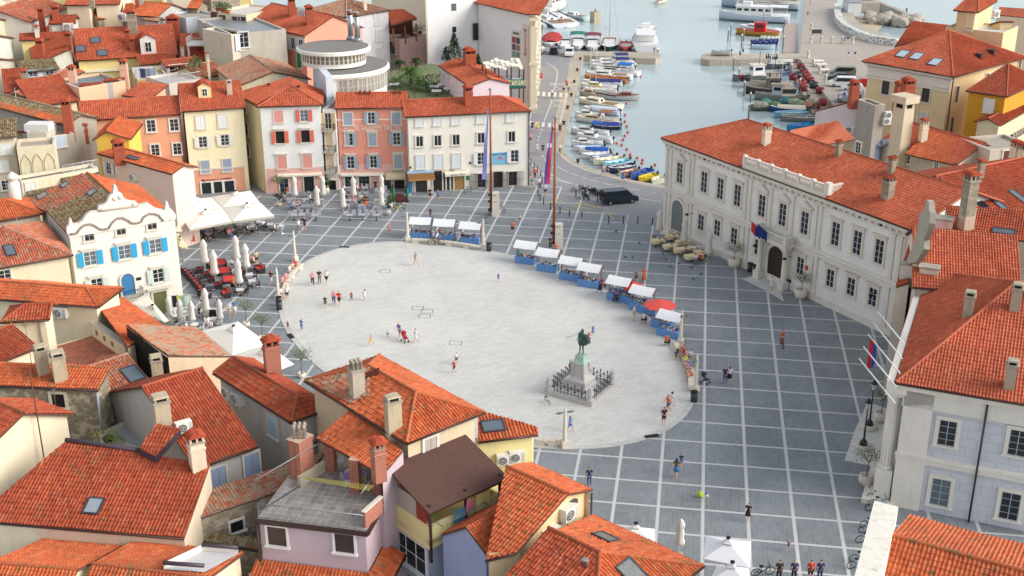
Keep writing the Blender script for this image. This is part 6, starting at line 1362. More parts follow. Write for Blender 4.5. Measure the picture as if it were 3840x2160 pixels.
H=B('beige wall house right of the blue grey one above the alley',(2325,350),(2490,325),8,16.8,'f',wall=P_((214,204,186),.3));H.win('f',[(2460,420)],1.8,2.4,sh='open',shc=(210,214,220));H.done()
for i,(a,b,zz,c) in enumerate((((-160,170),(75,-10),17,(230,222,200)),((-160,420),(115,210),15.5,(226,216,190)),((-160,640),(150,380),14.0,(222,226,214)),((-120,800),(165,600),12.5,(214,206,190)))):
 H=B(['cream house with balcony plants topmost on the left alley','house with old tile edge second down the left alley','pale green house with grilled windows third down the left alley','low house at the lower end of the left alley'][i],a,b,4,zz,'gy' if i==1 else 'sl',12,wall=P_(c,.35),tile=T_OLR,rough=.8);
 H.done()
H=B('long house with weathered ochre red roof sloping left of the peach house',(290,988),(852,718),None,12.2,'gx',20,wall=P_((176,164,146),.5),tile=T_OLR,rp=(238,892),rough=1.0);H.done()
H=B('house with plain red slope beneath the peach house',(330,1075),(800,1010),7,11.5,'s',20,tile=T_NEW,rough=.2);H.done()
H=B('peach house with flat grey roof, white door and two tiled chimneys',(792,885),(1258,815),(775,765),13.2,'f',wall=PCH,wz=paint((120,130,134),.8));q,_,_=H.fac('f',1095,950);MB().box(q,(1.6,.1,3.2),WHITE).build('door',H.root);q=at(740,850,12.6);chimney(H.root,q-vz(1.5),'pink',3.6,1.5,.1);q=at(1255,780,13);chimney(H.root,q-vz(1),'pink',3.0,1.6,.1)
for a,b,c,d in ((790,850,1040,830),(1040,800,1250,785)): p=at(a,b,13.3);q=at(c,d,13.3);t_=V((0,1,0));H.slope([p-t_*.4-vz(.25),q-t_*.4-vz(.25),q+t_*.5,p+t_*.5])
H.done()
H=B('peach lean-to with small round vent right of the peach house',(1225,960),(1500,1000),4,11.8,'s',18,wall=PCH,tile=T_NEW);H.done()
H=B('dark red roof house cut by the left edge above the mossy roof',(40,932),(262,915),None,12.6,'gx',22,rp=(0,703),tile=T_DRK,wall=WHT);H.chim(255,840,'stone',1.4,1.2) ;H.done()
H=B('white shed with green corrugated roof and two blue windows',(215,730),(602,692),4,13.0,'s',14,wall=WHT,tile=T_MOS,rough=1);H.win('f',[(330,742),(497,728)],1.2,.9,sur=(150,180,210));H.done()
H=B('white plastered gable house with red chimneys beside the skylight roof',(330,655),(760,625),(640,400),12.6,'gy',20,wall=P_((232,226,210),.25),tile=T_DRK,rf=.93,rough=.3);q=at(420,590,13);chimney(H.root,q-vz(1),'red',3.4,1.6,.1);q=at(695,440,15);chimney(H.root,q-vz(.6),'red',1.8,1.4,.1);H.done()
H=B('house with covered veranda, tiled awning roof and drying laundry',(1660,675),(1980,640),None,12.4,'gx',20,rp=(1645,608),wall=P_((216,196,190),.2),tile=T_NEW,rough=.1);H.win('f',[(1765,725),(1850,720)],1.9,2.2,glass=DARK);H.done()
H=B('pale yellow walled courtyard block above the salmon house',(1385,800),(1700,775),7,11.8,'f',wall=P_((226,210,150),.3),wz=paint((170,160,150),.8));H.win('f',[(1560,930)],2.4,1.2,glass=paint((110,90,80),.4));H.done()
for i in range(4):
 p=at(1345+i*50,690,13.2);cloth('hanging_towel',['white sheet at left of the washing line behind the yellow roof','dark blue shirt on the washing line behind the yellow roof','grey cloth on the washing line behind the yellow roof','light blue cloth at right of the washing line'][i],'towel',p,V((1,0,0)),.9,1.6-.2*i,[(226,228,232),(60,70,110),(150,156,166),(160,180,210)][i],'washing behind the wide roof')
H=B('low orange roof block with washing yard between rooftops',(1340,780),(1590,765),8,11.5,'f',wall=WHT,wz=paint((150,146,140),.8));H.done()
H=B('dark tiled lean roof under the corniced yellow house deck',(1400,655),(1790,625),6,11.6,'gx',18,tile=T_DRK);H.done()
H=B('house with white balustrade terrace and potted palm behind the bank house',(1700,845),(2040,790),7,12.4,'f',wall=P_((216,206,196),.3),wz=paint((186,180,176),.8));rail('terrace_railing',[H.L(.2,.1,12.4),H.L(H.wd[0]-.2,.1,12.4)],1.1,WHITE,H.root,.25);H.done()
plant('potted_palm','bushy green palm on the terrace behind the bank house dormer','plant',at(1975,745,12.4),1.3,1.9,(150,110,90),.5,.6,(80,110,60),260,leaf=.22)
H=B('low house with patchy red roof left of the lichen hip roof',(2010,790),(2290,740),None,11.6,'gx',20,rp=(2010,640),tile=T_OLR,rough=.8);H.chim(2110,790,'cream',3.4,.6);H.done()
H=B('big mossy roofed house with orange verge at the left edge',(-120,1060),(655,1262),None,11.8,'gx',20,rp=(20,952),wall=P_((176,168,156),.5),tile=T_MOS,rough=1.0)
tiled([p+vz(.05) for p in PP((H.faces[0][0][0],H.faces[0][1]),(-120,1058),(655,1260),(640,1180),(-120,1000))],T_ORG,H.out,.3);q,_=H.hit(660,1150);q=at(680,1180,13);chimney(H.root,q-vz(2.5),'red',4.2,1.7,.2);q,_=H.hit(190,1180);MB().tube(q,q+vz(4),.05,ZINC,5).build('mast',H.root);H.done()
H=B('grey walled house with tile ledge right of the roof hutch',(470,1385),(745,1345),7,11.2,'f',wall=P_((176,168,156),.5));H.win('f',[(595,1425)],1.6,1.4,sh='closed',shc=(190,204,220));H.done()
H=B('pale block with white roof hatch at the left edge',(268,1335),(465,1330),5,12.2,'f',wall=P_((206,200,184),.4));MB().box(H.L(H.wd[0]*.5,1.5,12.6),(3,2,.9),WHITE).build('roof_hatch',H.root);H.done()
H=B('ruined cream gable with crumbling top at the left edge',(-160,1440),(265,1330),5,11.6,'gy',18,wall=P_((206,194,166),.6),tile=T_OLR,rough=1);H.done()
H=B('lichen covered gable roof house behind the white townhouse',(2385,868),(3128,798),14,12.6,'gy',wall=P_((226,212,184),.35),tile=T_OLD,rp=(2545,552),rough=1.0);H.done()
K(1,0)
H=B('small cream garage with red roof and one air conditioner',(35,530),(390,442),None,12.0,'gx',18,rp=(5,440),wall=P_((236,222,184),.2),tile=T_NEW,rough=.1);H.ac('f',152,548,1.8);H.chim(240,520,'stone',3.6,.7);H.done()
PK2=P_((238,160,136),.12)
H=B('long salmon building with white window band and two brick chimneys',(487,360),(1085,275),(0,200),16.0,'gy',wall=PK2,tile=T_NEW,rf=.5,rp=(330,25),rough=.05,oh=.3);K(1,0)
A_,B_=H.walls['l'];e=(B_-A_);Ld=e.length;e.normalize();n=V((e.y,-e.x,0));mb=MB();mb.box((A_+B_)/2+n*.06+vz(14.3),(Ld,.1,2.4),P_((214,214,220),.2),rz=yaw(e));mb.build('window_band',H.root)
k=int(Ld/2.2)
for i in range(k): window(H.root,A_+e*((i+.5)*Ld/k)+n*.12+vz(14.3),yaw(e),1.1,1.9,sur=None,sill=False,panes=(2,1))
H.chim(365,150,'red',2.2,1.7);H.chim(540,235,'red',2.2,1.7);q,_=H.hit(475,225);dish(H.root,q+vz(1.6),.2,.9);H.win('l',[(437,590)],1.2,3.0,sh='closed',shc=(40,140,90));H.done()
H=B('weathered grey house with lichen hip roof behind the round building',(905,175),(1358,98),(590,92),15.5,'h',20,wall=P_((206,206,208),.6,(150,140,135)),tile=T_OLD,rough=1.0);H.win('f',[(1218,190),(1232,355),(1240,535)],1.3,2.0,sh='closed',shc=(190,196,204));H.chim(1100,100,'cream',2.0,.9);H.done()
H=B('yellow house with brown shutters and planted roof terrace',(1430,405),(1715,348),7,9.6,'f',wall=P_((228,204,140),.2),wz=paint((150,120,100),.8));H.win('f',[(1478,468),(1665,425)],1.2,2.2,sh='closed',shc=(110,64,44));H.win('f',[(1573,447)],1.1,2.2,sh='open',shc=(110,64,44));H.win('f',[(1485,640),(1590,610),(1670,600)],1.1,1.9,sh='open',shc=(210,216,222))
zr=13.0;MB
H.slope([at(1360,252,zr),at(1622,190,zr),at(1480,92,zr+1.4),at(1315,115,zr+1.4)],tile=T_NEW);
for a,b in ((1380,300),(1500,280),(1610,250)): q=at(a,b,12.6);MB().box(V((q.x,q.y,11.2)),(.3,.3,3.2),paint((120,70,50),.7)).build('post',H.root)
MB().box(H.L(H.wd[0]/2,4.5,11.2),(H.wd[0]-1,.3,3.0),paint((110,60,44),.7)).build('terrace_back_wall',H.root);H.done()
for i in range(3): plant('planter_shrub',['red flowering shrub on the yellow house terrace, left','dark green shrub on the yellow house terrace, middle','tall bushy shrub on the yellow house terrace, right'][i],'plant',at(1490+i*80,372-i*18,9.7),1.1,1.3,(120,80,60),.5,.4,[(110,60,50),(50,80,40),(90,80,50)][i],220,leaf=.16)
H=B('narrow faded pink house with dark green window beside the yellow one',(1325,370),(1440,400),6,9.9,'f',wall=P_((214,184,176),.6));H.win('f',[(1378,480)],1.9,2.2,glass=paint((40,70,60),.3),sash=(70,60,55));H.win('f',[(1382,680)],1.2,2.2,sh='closed',shc=(206,210,220));H.done()
q_=at(1722,690,0);p_=at(1190,655,0);zz_=hat(q_,1710,-60)
H=B('tall blank cream rear wall at the top edge',p_,q_,8,zz_,'f',wall=P_((236,224,196),.12));H.done()
K(1,0);MW=P_((232,232,232),.10,(180,180,184));zm=17.0;MUS=House('museum','tall white museum with vertical lettering and photo posters on its side',at(2200,500,0),'museum',None,T_NEW,MW,.1)
S_=at(1722,60,zm);R_=at(1890,-40,zm);Q_=at(2240,-150,zm);K(2,0);P0=at(168,138,zm);P1=at(236,145,zm)
dirE=(at(262,5,zm)-P1).normalized();far_=P1+dirE*40;K(1,0)
zb=0
f0=P0+(Q_-P0);e=(Q_-P0);
left=at(2235,20,zm);dl=(P0-left).normalized()
K(1,0);wl_=at(2243,700,0);
H=MUS;base=gnd(P0);L0=gnd(left)-dl*0
A1=gnd(L0);H.side('f',A1,base,zm-.3);H.side('c',base,gnd(P1),zm-.3,mat=P_((230,218,196),.4));H.side('r',gnd(P1),gnd(far_),zm-.3,mat=P_((226,212,180),.4))
nb=V((-dl.y,dl.x,0));bk=A1+nb*3;H.side('l',bk,A1,zm)
c1=gnd(S_);H.side('s1',c1,c1+ (bk-c1)*.32+V((0,-.0,0)),zm+3);H.side('s2',c1+(bk-c1)*.32,bk,zm+3);H.side('s0',c1+V((-1,14,0)),c1,zm)
ov=.7;r0=A1-dl*12;P0e=P0+dl*.3
a_=V((r0.x,r0.y,zm))-nb*ov;b_=V((P0e.x,P0e.y,zm))-nb*ov;c_=V((P1.x,P1.y,zm))+V((ov,-.3,0));K(2,0);ap=b_.lerp(c_,.5)+(nb+dirE*1.0).normalized()*9+vz(3.6)
d_=far_+V((ov,0,0));d_.z=zm
MUS.slope([b_,a_,a_+nb*9+vz(3.6),ap],gut=[0]);MUS.slope([b_,c_,ap],gut=[0]);MUS.slope([c_,d_,d_+V((-6,0,3.6)),ap],gut=[0])
rzm=atan2(dl.y,dl.x);K(2,0);q,e_,n_=H.fac('f',45,520);mb=MB();mb.box((0,-.05,0),(3.0,.1,7.6),paint((214,210,206),.7))
for i in range(2):
 for j in range(4): mb.box((-.65+i*1.3,-.12,2.0-j*1.25),(1.1,.05,1.05),paint([(170,60,70),(90,80,90),(120,150,150),(200,190,170),(60,70,80),(150,110,100),(110,140,120),(60,60,110)][i*4+j],.6))
mb.box((0,-.13,3.2),(1.8,.04,.35),paint((90,90,100),.6));po=mb.B('poster',H.root);po.location=q-wloc(H.root);po.rotation_euler=(0,0,rzm)
e2=(gnd(P1)-base).normalized();n2=V((e2.y,-e2.x,0));q,_,nf=H.fac('f',138,440);MB().box(V((q.x,q.y,8.2))+nf*.08,(1.7,.14,13.6),P_((226,206,196),.2),rz=rzm).build('sign_band',H.root)
for i,ch in enumerate('MUSEUM'):
 q,_,_=H.fac('f',142,312+i*47);text('sign_lettering',ch,q+nf*.17,rzm,1.0,paint((90,80,74),.7),H.root)
mb=MB()
for z_ in (16.2,8.6,.8): mb.box(P1-vz(zm-z_)-dirE*0+V((-.3,0,0)),(1.5,1.5,.5),P_((230,216,188),.4))
mb.box(V((P1.x-.3,P1.y,7.5)),(1.0,1.0,15),P_((230,216,188),.4));mb.build('corner_pilaster',H.root)
for k in range(7):
 q=gnd(P1)+dirE*(3+k*4.5)+V((.02,0,0));
 for z_,h_ in ((12,2.6),(6.5,2.6),(2,2.8)): window(H.root,q+vz(z_),atan2(dirE.y,dirE.x),1.3,h_,hood=True)
K(1,0)
for a,b,w_ in ((1990,75,1.0),(1995,300,.8),(1998,438,.8)): q,e_,n_=H.fac('s2',a,b);window(H.root,q,atan2(e_.y,e_.x),w_,w_*1.2,sur=None,sill=False,sash=None,glass=GLASS if b>100 else GLASS2)
q,e_,n_=H.fac('l',2222,320);window(H.root,q,atan2(e_.y,e_.x),1.6,3.0,sur=None,sill=False,sash=None);H.done()
K(1,0)
c=at(790,640,15.0);zu=hat(c,790,462);rb=House('round_hall','round two-tier white hall with ribbon windows and twin steel flues',gnd(c),'building',None,T_NEW,P_((232,230,222),.12),0)
RW=P_((236,234,226),.12);RF=asphalt((128,124,120),'roof_felt')
def disc(name,r,z0,z1,mat,top=None,a0=0,a1=2*PI,n=48,cap=True,cx=0,cy=0):
 mb=MB();pts=[(c.x+cx+r*cos(a0+(a1-a0)*i/n),c.y+cy+r*sin(a0+(a1-a0)*i/n)) for i in range(n+(0 if abs(a1-a0-2*PI)<.01 else 1))];mb.prism(pts,z0,z1,mat,cap,top);return mb.build(name,rb.root)
disc('upper_roof',5.1,zu-.35,zu,RW,RF);mb=MB();disc('upper_coping',5.35,zu-.55,zu-.12,RW)
disc('drum',4.6,15.1,zu-.5,RW);l0=at(600,622,15.0);l1=at(737,778,15.0);aa=atan2(l1.y-c.y,l1.x-c.x)
def sect(name,r,z0,z1,mat,top=None):
 pts=[(l0.x,l0.y)]+[(c.x+r*cos(aa+3.6*i/40),c.y+r*sin(aa+3.6*i/40)) for i in range(41)];mb=MB();mb.prism(pts,z0,z1,mat,True,top);return mb.build(name,rb.root)
sect('lower_tier',7.5,0,14.6,RW);sect('lower_roof',7.75,14.55,14.9,RW,RF);sect('lower_coping',8.0,14.35,14.75,RW)
for i in range(22):
 a_=PI+ PI*(i+.5)/22;q=V((c.x+4.62*cos(a_),c.y+4.62*sin(a_),16.5));window(rb.root,q,a_+PI/2,.62,1.7,sur=None,sill=False,sash=(236,234,226),panes=(1,3),glass=paint((120,110,96),.2))
for i in range(10):
 a_=aa+.12+PI*.62*(i+.5)/10;q=V((c.x+7.52*cos(a_),c.y+7.52*sin(a_),13.0));window(rb.root,q,a_+PI/2,1.35,2.2,sur=None,sill=False,sash=(236,234,226),panes=(2,2),glass=paint((150,150,140),.2))
l0=at(600,622,15.0);l1=at(737,778,15.0);d_=(l1-l0);mb=MB();mb.box((l0+l1)/2-vz(7.4),(d_.length,1.0,15),P_((214,222,230),.12),rz=atan2(d_.y,d_.x));mb.build('stair_wall',rb.root)
for a,b,t_ in ((955,395,100),(1022,412,118)): q=at(a,b,zu);zt=hat(q,a-15,t_);mb=MB();mb.tube(q,V((q.x,q.y,zt)),.42,paint((176,180,182),.3,.7),14);mb.lathe([(.75,0),(.5,.5)],q,ZINC,14);mb.lathe([(.46,0),(.46,.6)],V((q.x,q.y,zt-.7)),paint((130,90,70),.5,.5),14);mb.build('flue_pipe',rb.root)
acunit(rb.root,at(855,640,15.0),.1,1.8);rb.done()
zg=8.2;gp=W([(1240,880),(1380,700),(1760,640),(2060,700),(2300,960),(2600,990),(2600,1060),(2050,1010),(1540,1010),(1240,1000)],zg)
mb=MB();mb.prism([(p.x,p.y) for p in gp],0,zg,P_((206,196,180),.4),True,asphalt((112,124,84),'lawn'));tg=mb.build('garden_terrace');tg['kind']='structure'
H=B('low pink annex with curved orange roof beside the garden',(1832,656),(2146,868),6.5,11.6,'gx',16,wall=P_((228,208,214),.15),tile=T_NEW,rough=.05,oh=.2);H.ac('f',1880,730,1.2);H.ac('f',1905,742,1.2);H.ac('f',1930,755,1.2);H.chim(2150,650,'red',1.8,2.6);H.done()
def palm(name,label,loc,h,r,n=26,group=None,col=(86,120,44)):
 R=empty(name,loc,label,'palm tree',group);mb=MB();m=paint((110,90,66),.95,var=.3);mb.lathe([(.35,0),(.28,.3),(.26,h*.9),(.32,h)],O0,m,10);mb.B('trunk',R)
 lf=leafm(col);mb=MB()
 for k in range(n):
  a=2*PI*k/n*2.4+rnd()*.3;el=uni(-.1,1.3);L=r*uni(.8,1.1);pts=[]
  for i in range(7): t=i/6;x=L*t*cos(el)*(1-.1*t);z=h+L*t*sin(el)-L*t*t*.75;pts.append(V((x*cos(a),x*sin(a),z)))
  mb.path(pts,.02,lf,3);s=V((-sin(a),cos(a),0))
  for i in range(1,20):
   t=i/20*6;j=min(5,int(t));p=pts[j].lerp(pts[j+1],t-j);w_=.55*sin(PI*min(.97,i/20+.08))
   for sg in (-1,1): mb.add([p,p+s*sg*w_+vz(-.18),p+s*sg*w_*.9+V((.05,.05,-.22))],[[0,1,2]],lf)
 mb.B('crown',R);return R
palm('palm_tree','large date palm arching over the garden hedge',at(1560,850,zg),1.9,3.6,34)
palm('palm_tree','smaller dark palm left of the large palm behind the hall',at(1450,720,zg-.5),1.6,1.8,20,col=(50,80,40));palm('palm_tree','small palm in front of the yellow house windows',at(1615,690,zg),1.4,1.8,20,col=(54,84,44))
def bush(label,loc,rx,ry,h,col,cat='shrub',name='shrub',n=500,leaf=.16,cone=False,rz=0,group=None):
 R=empty(name,loc,label,cat,group,rz);mb=MB();m=leafm(col)
 for i in range(n):
  u=rnd()*2*PI;v=rnd();rr=uni(.72,1.05);zz=h*v;k=(1-v)**.8 if cone else math.sqrt(max(0,1-(2*v-1)**2))*.85+.25
  p=V((rx*rr*k*cos(u),ry*rr*k*sin(u),zz));d=V((random.gauss(0,1),random.gauss(0,1),random.gauss(.3,1))).normalized();s=d.cross(V((.3,.5,.8))).normalized();L=leaf*uni(.6,1.5);mb.add([p,p+d*L+s*L*.5,p+d*L*2,p+d*L-s*L*.5],[[0,1,2,3]],m)
 mb.B('foliage',R);MB().tube(O0,(0,0,h*.6),.08,paint((90,70,50),.9),6).B('stem',R);return R
bush('clipped dark hedge below the large palm',at(1560,900,zg),4.2,1.1,1.7,(70,110,50),n=900,rz=-.6,name='hedge',cat='hedge');bush('flowering hedge along the white fence by the lawn',at(1880,850,zg),4.6,.8,1.5,(90,110,60),n=900,name='hedge',cat='hedge')
bush('pointed cypress beside the museum wall',at(1995,600,7.5),1.6,1.6,4.6,(48,84,44),'tree','cypress_tree',900,.18,True);bush('short cypress left of the pointed one',at(1912,610,7.5),.9,.9,2.4,(54,84,50),'tree','cypress_tree',400,.16,True)
bush('large dark green shrub beneath the green terrace sign',at(2170,930,zg),3.0,1.8,3.4,(48,80,36),n=1400,leaf=.2);bush('tall cypress by the terrace pergola post',at(2235,880,zg),1.1,1.1,5.2,(50,86,40),'tree','cypress_tree',800,.18,True);bush('round low shrub at the end of the lawn path',at(2095,880,zg),1.0,1.0,1.1,(60,96,50),n=300)
rail('garden_fence',[at(1360,800,zg),at(1590,890,zg),at(1600,1000,zg)],2.2,paint((70,84,74),.6),None,.35);tag(bpy.data.objects['garden_fence'],'dark green wire fence round the palm garden','fence');rail('picket_fence',[at(1735,815,zg),at(2005,812,zg)],1.3,WHITE,None,.3);tag(bpy.data.objects['picket_fence'],'white picket fence behind the flowering hedge','fence')
def gtable(name,label,loc,top=(226,226,222),r=.45,rz=0,legc=(60,56,54),sq=True,group=None,h=.74):
 R=empty(name,loc,label,'table',group,rz);m=paint(top,.5);(MB().box((0,0,h),(2*r,2*r,.04),m) if sq else MB().lathe([(r,h-.03),(r,h)],O0,m,18)).B('tabletop',R)
 mb=MB();mb.tube(O0,(0,0,h),.035,paint(legc,.5),6);mb.lathe([(.26,0),(.24,.04),(.04,.06)],O0,paint(legc,.5),10);mb.B('pedestal',R);return R
for i,(a,b) in enumerate(((1795,915),(1878,893),(1818,960),(1938,935),(1395,890))):
 gtable('garden_table',['white table on the lawn, front left','white table on the lawn, at the back','white table on the lawn, nearest the hotel roof','white table on the lawn, rightmost','white table on the paved terrace by the round hall'][i],at(a,b,zg),r=.75,group='tables in the palm garden')
 p=at(a,b,zg);part_chair('garden_chair',['dark wicker chair by the front left lawn table','dark wicker chair by the back lawn table','dark wicker chair by the lawn table nearest the hotel roof','dark wicker chair by the rightmost lawn table','white chair by the table at the round hall'][i],'chair',p+V((-1.1,-.3,0)),1.2,(60,50,46) if i<4 else (225,225,225),group='chairs in the palm garden')
K(1,0);z=10.6;a=at(2318,880,z);K(2,0);b=at(118,868,z);e=(b-a).normalized();n=V((e.y,-e.x,0));t=-n;Lw=(b-a).length;TA=House('terrace_bar','rooftop terrace bar with green name board under a slatted white pergola',V(((a+b)/2).to_tuple()[:2]+(0,)),'terrace',None,T_NEW,P_((150,140,124),.3),0);H=TA
rzt=yaw(e);MB().box((a+b)/2+t*2.2-vz(.15),(Lw+.6,4.8,.3),paint((90,70,56),.8),rz=rzt).build('deck',H.root)
GR=paint((20,110,96),.5);MB().box((a+b)/2-t*.3+vz(.55),(Lw,.08,1.25),GR,rz=rzt).build('name_board',H.root);text('sign_lettering','TERASA ALTANA',a.lerp(b,.38)-t*.36+vz(.6),rzt,1.15,paint((226,222,180),.6),H.root,sx=.8);text('sign_lettering','COCKTAIL BAR',a.lerp(b,.86)-t*.36+vz(.8),rzt,.42,paint((226,222,180),.6),H.root,sx=.8);text('sign_lettering','RESTAVRACIJA',a.lerp(b,.86)-t*.36+vz(.35),rzt,.38,paint((226,222,180),.6),H.root,sx=.8)
for i in range(4):
 for j in (0,1): q=a.lerp(b,i/3)+t*(.1+j*4.4);MB().box(q+vz(-3.5),(.22,.22,12.8),paint((70,60,54),.7)).build('post',H.root)
mb=MB();
for i in range(9):
 for j in range(5): q=a.lerp(b,(i+.5)/9)+t*(.2+j*1.05+(.5 if i%2 else 0));mb.box(q+V((0,0,3.0+.25*sin(i*1.3+j))),(Lw/9*.98,.85,.05),CREAMF,rz=rzt,rx=.25)
mb.build('pergola_sails',H.root);rail('terrace_railing',[a+vz(1.15),b+vz(1.15)],.5,DARK,H.root,.3);H.done()
for i in range(3): q=a.lerp(b,.15+i*.35)+t*1.8;gtable('terrace_table',['white table at the left under the pergola','white table in the middle under the pergola','white table at the right under the pergola'][i],q,r=.7,group='tables under the pergola')
K(0,0);CHS[0]=1.0
for i in range(9):
 x=-100+i*300;H=B('distant tiled house beyond the rooftops, %s along the top edge'%ORD[i],(x,-70-(i%3)*30),(x+230,-75-(i%3)*30),9,15,'gx',20,wall=[CRM,WHT,YW][i%3],tile=[T_NEW,T_OLR][i%2]);H.done()
WL=-1.3
def hullmesh(L,W_,Hh,mat,flat=False):
 mb=MB();rings=[];
 for i,t in enumerate((0,.1,.3,.55,.75,.9,1.0)):
  x=-L/2+L*t;w=W_/2*[.82,.9,1,.98,.78,.45,.04][i];sh=Hh*[1,.98,.96,1,1.08,1.18,1.28][i];k=[.3,.2,.15,.15,.25,.5,1.05][i]*Hh
  rings.append([V((x,-w,sh)),V((x,-w*.82,sh*.35)),V((x,0,-.35+k*.2)),V((x,w*.82,sh*.35)),V((x,w,sh))])
 mb.loft(rings,mat,True,closed=False,cap=False);mb.poly(rings[0][::-1],mat);return mb,rings
BT={}
def boat(kind,label,bow,stern,hc=(226,228,228),dc=(232,232,228),cc=(40,60,130),z=-.7,W_=None,mast=0,group='boats moored along the left quay'):
 a=at(*bow,z);b=at(*stern,z);L=max(3.2,(a-b).length);rz=atan2((a-b).y,(a-b).x);W_=W_ or max(1.8,L*.33);c=(a+b)/2;R=empty({'open':'rowing_boat','cabin':'motor_boat','yacht':'sailing_boat','fish':'fishing_boat','cover':'covered_boat','ship':'tour_boat','rib':'inflatable_boat'}[kind],(c.x,c.y,WL),label,'boat',group,rz)
 Hh={'ship':2.0,'fish':1.2,'yacht':1.0}.get(kind,.9)*(1 if L>5 else .85);hm=paint(hc,.35);dm=paint(dc,.45);cm=paint(cc,.8)
 mb,rg=hullmesh(L,W_,Hh,hm);mb.B('hull',R)
 mb=MB();dz=0 if kind not in('open','rib') else -.32
 top=[V((r[0].x,r[0].y*.97,r[0].z+dz-.03)) for r in rg]+[V((r[4].x,r[4].y*.97,r[4].z+dz-.03)) for r in rg[::-1]]
 for i in range(6):
  mb.poly([V((rg[i][k].x,rg[i][k].y*.97,rg[i][k].z+dz-.03)) for k in (0,)]+[V((rg[i+1][0].x,rg[i+1][0].y*.97,rg[i+1][0].z+dz-.03)),V((rg[i+1][4].x,rg[i+1][4].y*.97,rg[i+1][4].z+dz-.03)),V((rg[i][4].x,rg[i][4].y*.97,rg[i][4].z+dz-.03))],dm)
 mb.B('deck',R)
 mb=MB();
 for s in (0,4): mb.path([r[s] for r in rg],.05,dm if kind!='rib' else hm,5)
 mb.B('gunwale',R)
 if kind=='open':
  for i,t in enumerate((-.25,.0,.25)): MB().box((L*t,0,Hh*.72),(.28,W_*.84,.05),dm).B('bench',R)
 if kind=='rib':
  mb=MB()
  for s in (-1,1): mb.path([V((r[0].x,s*abs(r[0].y),r[0].z)) for r in rg],.26,hm,8)
  mb.B('inflated_tube',R)
 if kind in('cabin','yacht'):
  cl=L*.36;mb=MB();mb.box((L*.12,0,Hh+.28),(cl,W_*.58,.62),dm,taper=.82);mb.B('cabin',R);mb=MB()
  for s in (-1,1): mb.box((L*.12,s*W_*.275,Hh+.32),(cl*.7,.06,.22),GLASS)
  mb.box((L*.12-cl*.42,0,Hh+.65),(.1,W_*.5,.5),GLASS,rx=0) if kind=='cabin' else mb.box((L*.12-cl*.5,0,Hh+.3),(.06,.5,.4),DARK)
  mb.B('cabin_windows',R);MB().box((-L*.24,0,Hh+.01),(L*.3,W_*.6,.05),paint((150,120,90) if kind=='yacht' else (190,190,190),.7)).B('cockpit',R)
  if cc!=(40,60,131) and kind=='cabin':
   mb=MB();x0,x1=-L*.36,-L*.06;n=5;rr=[[V((x0+(x1-x0)*j,W_*.42*cos(PI*i/n),Hh+1.35+.28*sin(PI*i/n))) for i in range(n+1)] for j in (0,1)];mb.loft(rr,cm,True,False,False);mb.loft([[v-vz(.06) for v in r][::-1] for r in rr],cm,True,False,False);mb.B('bimini',R);mb=MB()
   for x in (x0+.1,x1-.1):
    for s in (-1,1): mb.tube((x,s*W_*.4,Hh),(x,s*W_*.42,Hh+1.36),.025,ZINC,5)
   mb.B('bimini_frame',R)
 if kind=='cover':
  mb=MB();rr=[]
  for t,w in ((-.47,.34),(-.3,.46),(0,.5),(.2,.42),(.3,.28)): rr.append([V((L*t,W_*w*cos(PI*i/6),Hh*.98+.5*sin(PI*i/6))) for i in range(7)])
  mb.loft(rr,cm,True,False,False);mb.B('cover',R)
 if kind in('fish','ship'):
  l2=L*(.26 if kind=='fish' else .5);h2=1.9;mb=MB();x=-L*.05 if kind=='fish' else 0;mb.box((x,0,Hh+h2/2),(l2,W_*.6,h2),cm if kind=='fish' else dm);mb.box((x,0,Hh+h2+.06),(l2+.5,W_*.72,.12),dm);mb.B('wheelhouse',R);mb=MB();k=max(1,int(l2/1.6))
  for i in range(k):
   for s in (-1,1): mb.box((x-l2/2+l2*(i+.5)/k,s*(W_*.3+.01),Hh+h2*.62),(l2/k*.66,.05,.6),GLASS)
  mb.box((x+l2/2+.01,0,Hh+h2*.62),(.05,W_*.45,.6),GLASS);mb.B('windows',R)
  if kind=='fish' : MB().tube((x-l2*.2,0,Hh+h2),(x-l2*.2,0,Hh+h2+2.6),.05,DARK,6).B('mast',R)
  if kind=='ship':
   mb=MB();mb.box((-L*.34,0,Hh+2.1),(L*.26,W_*.7,.12),dm);mb.box((L*.1,0,Hh+2.5),(2.2,1.8,1.0),dm)
   for i in range(6):
    for s in (-1,1): mb.tube((-L*.46+i*L*.05,s*W_*.33,Hh),(-L*.46+i*L*.05,s*W_*.33,Hh+2.1),.04,dm,5)
   mb.B('canopy',R);rail('deck_railing',[V((-L*.2,-W_*.33,Hh+2)),V((L*.25,-W_*.33,Hh+2)),V((L*.25,W_*.33,Hh+2)),V((-L*.2,W_*.33,Hh+2))],.9,WHITE,None,.6).parent=R
   MB().lathe([(.34,-.06),(.42,0),(.34,.06)],(0,-W_*.36,Hh+2.2),paint((200,90,60),.5),12).B('lifebuoy',R)
 if mast:
  MB().tube((L*.1,0,Hh),(L*.1,0,Hh+mast),.07,paint((206,200,190),.4,.3),7,r2=.05).B('mast',R);mb=MB();mb.tube((L*.1,0,Hh+1.5),(-L*.36,0,Hh+1.4),.13,cm,7);mb.B('boom',R)
  mb=MB();
  for p in ((L*.48,0),(-L*.48,0),(L*.05,W_*.45),(L*.05,-W_*.45)): mb.tube((p[0],p[1],Hh+.1),(L*.1,0,Hh+mast*.97),.012,DARK,3)
  mb.B('rigging',R)
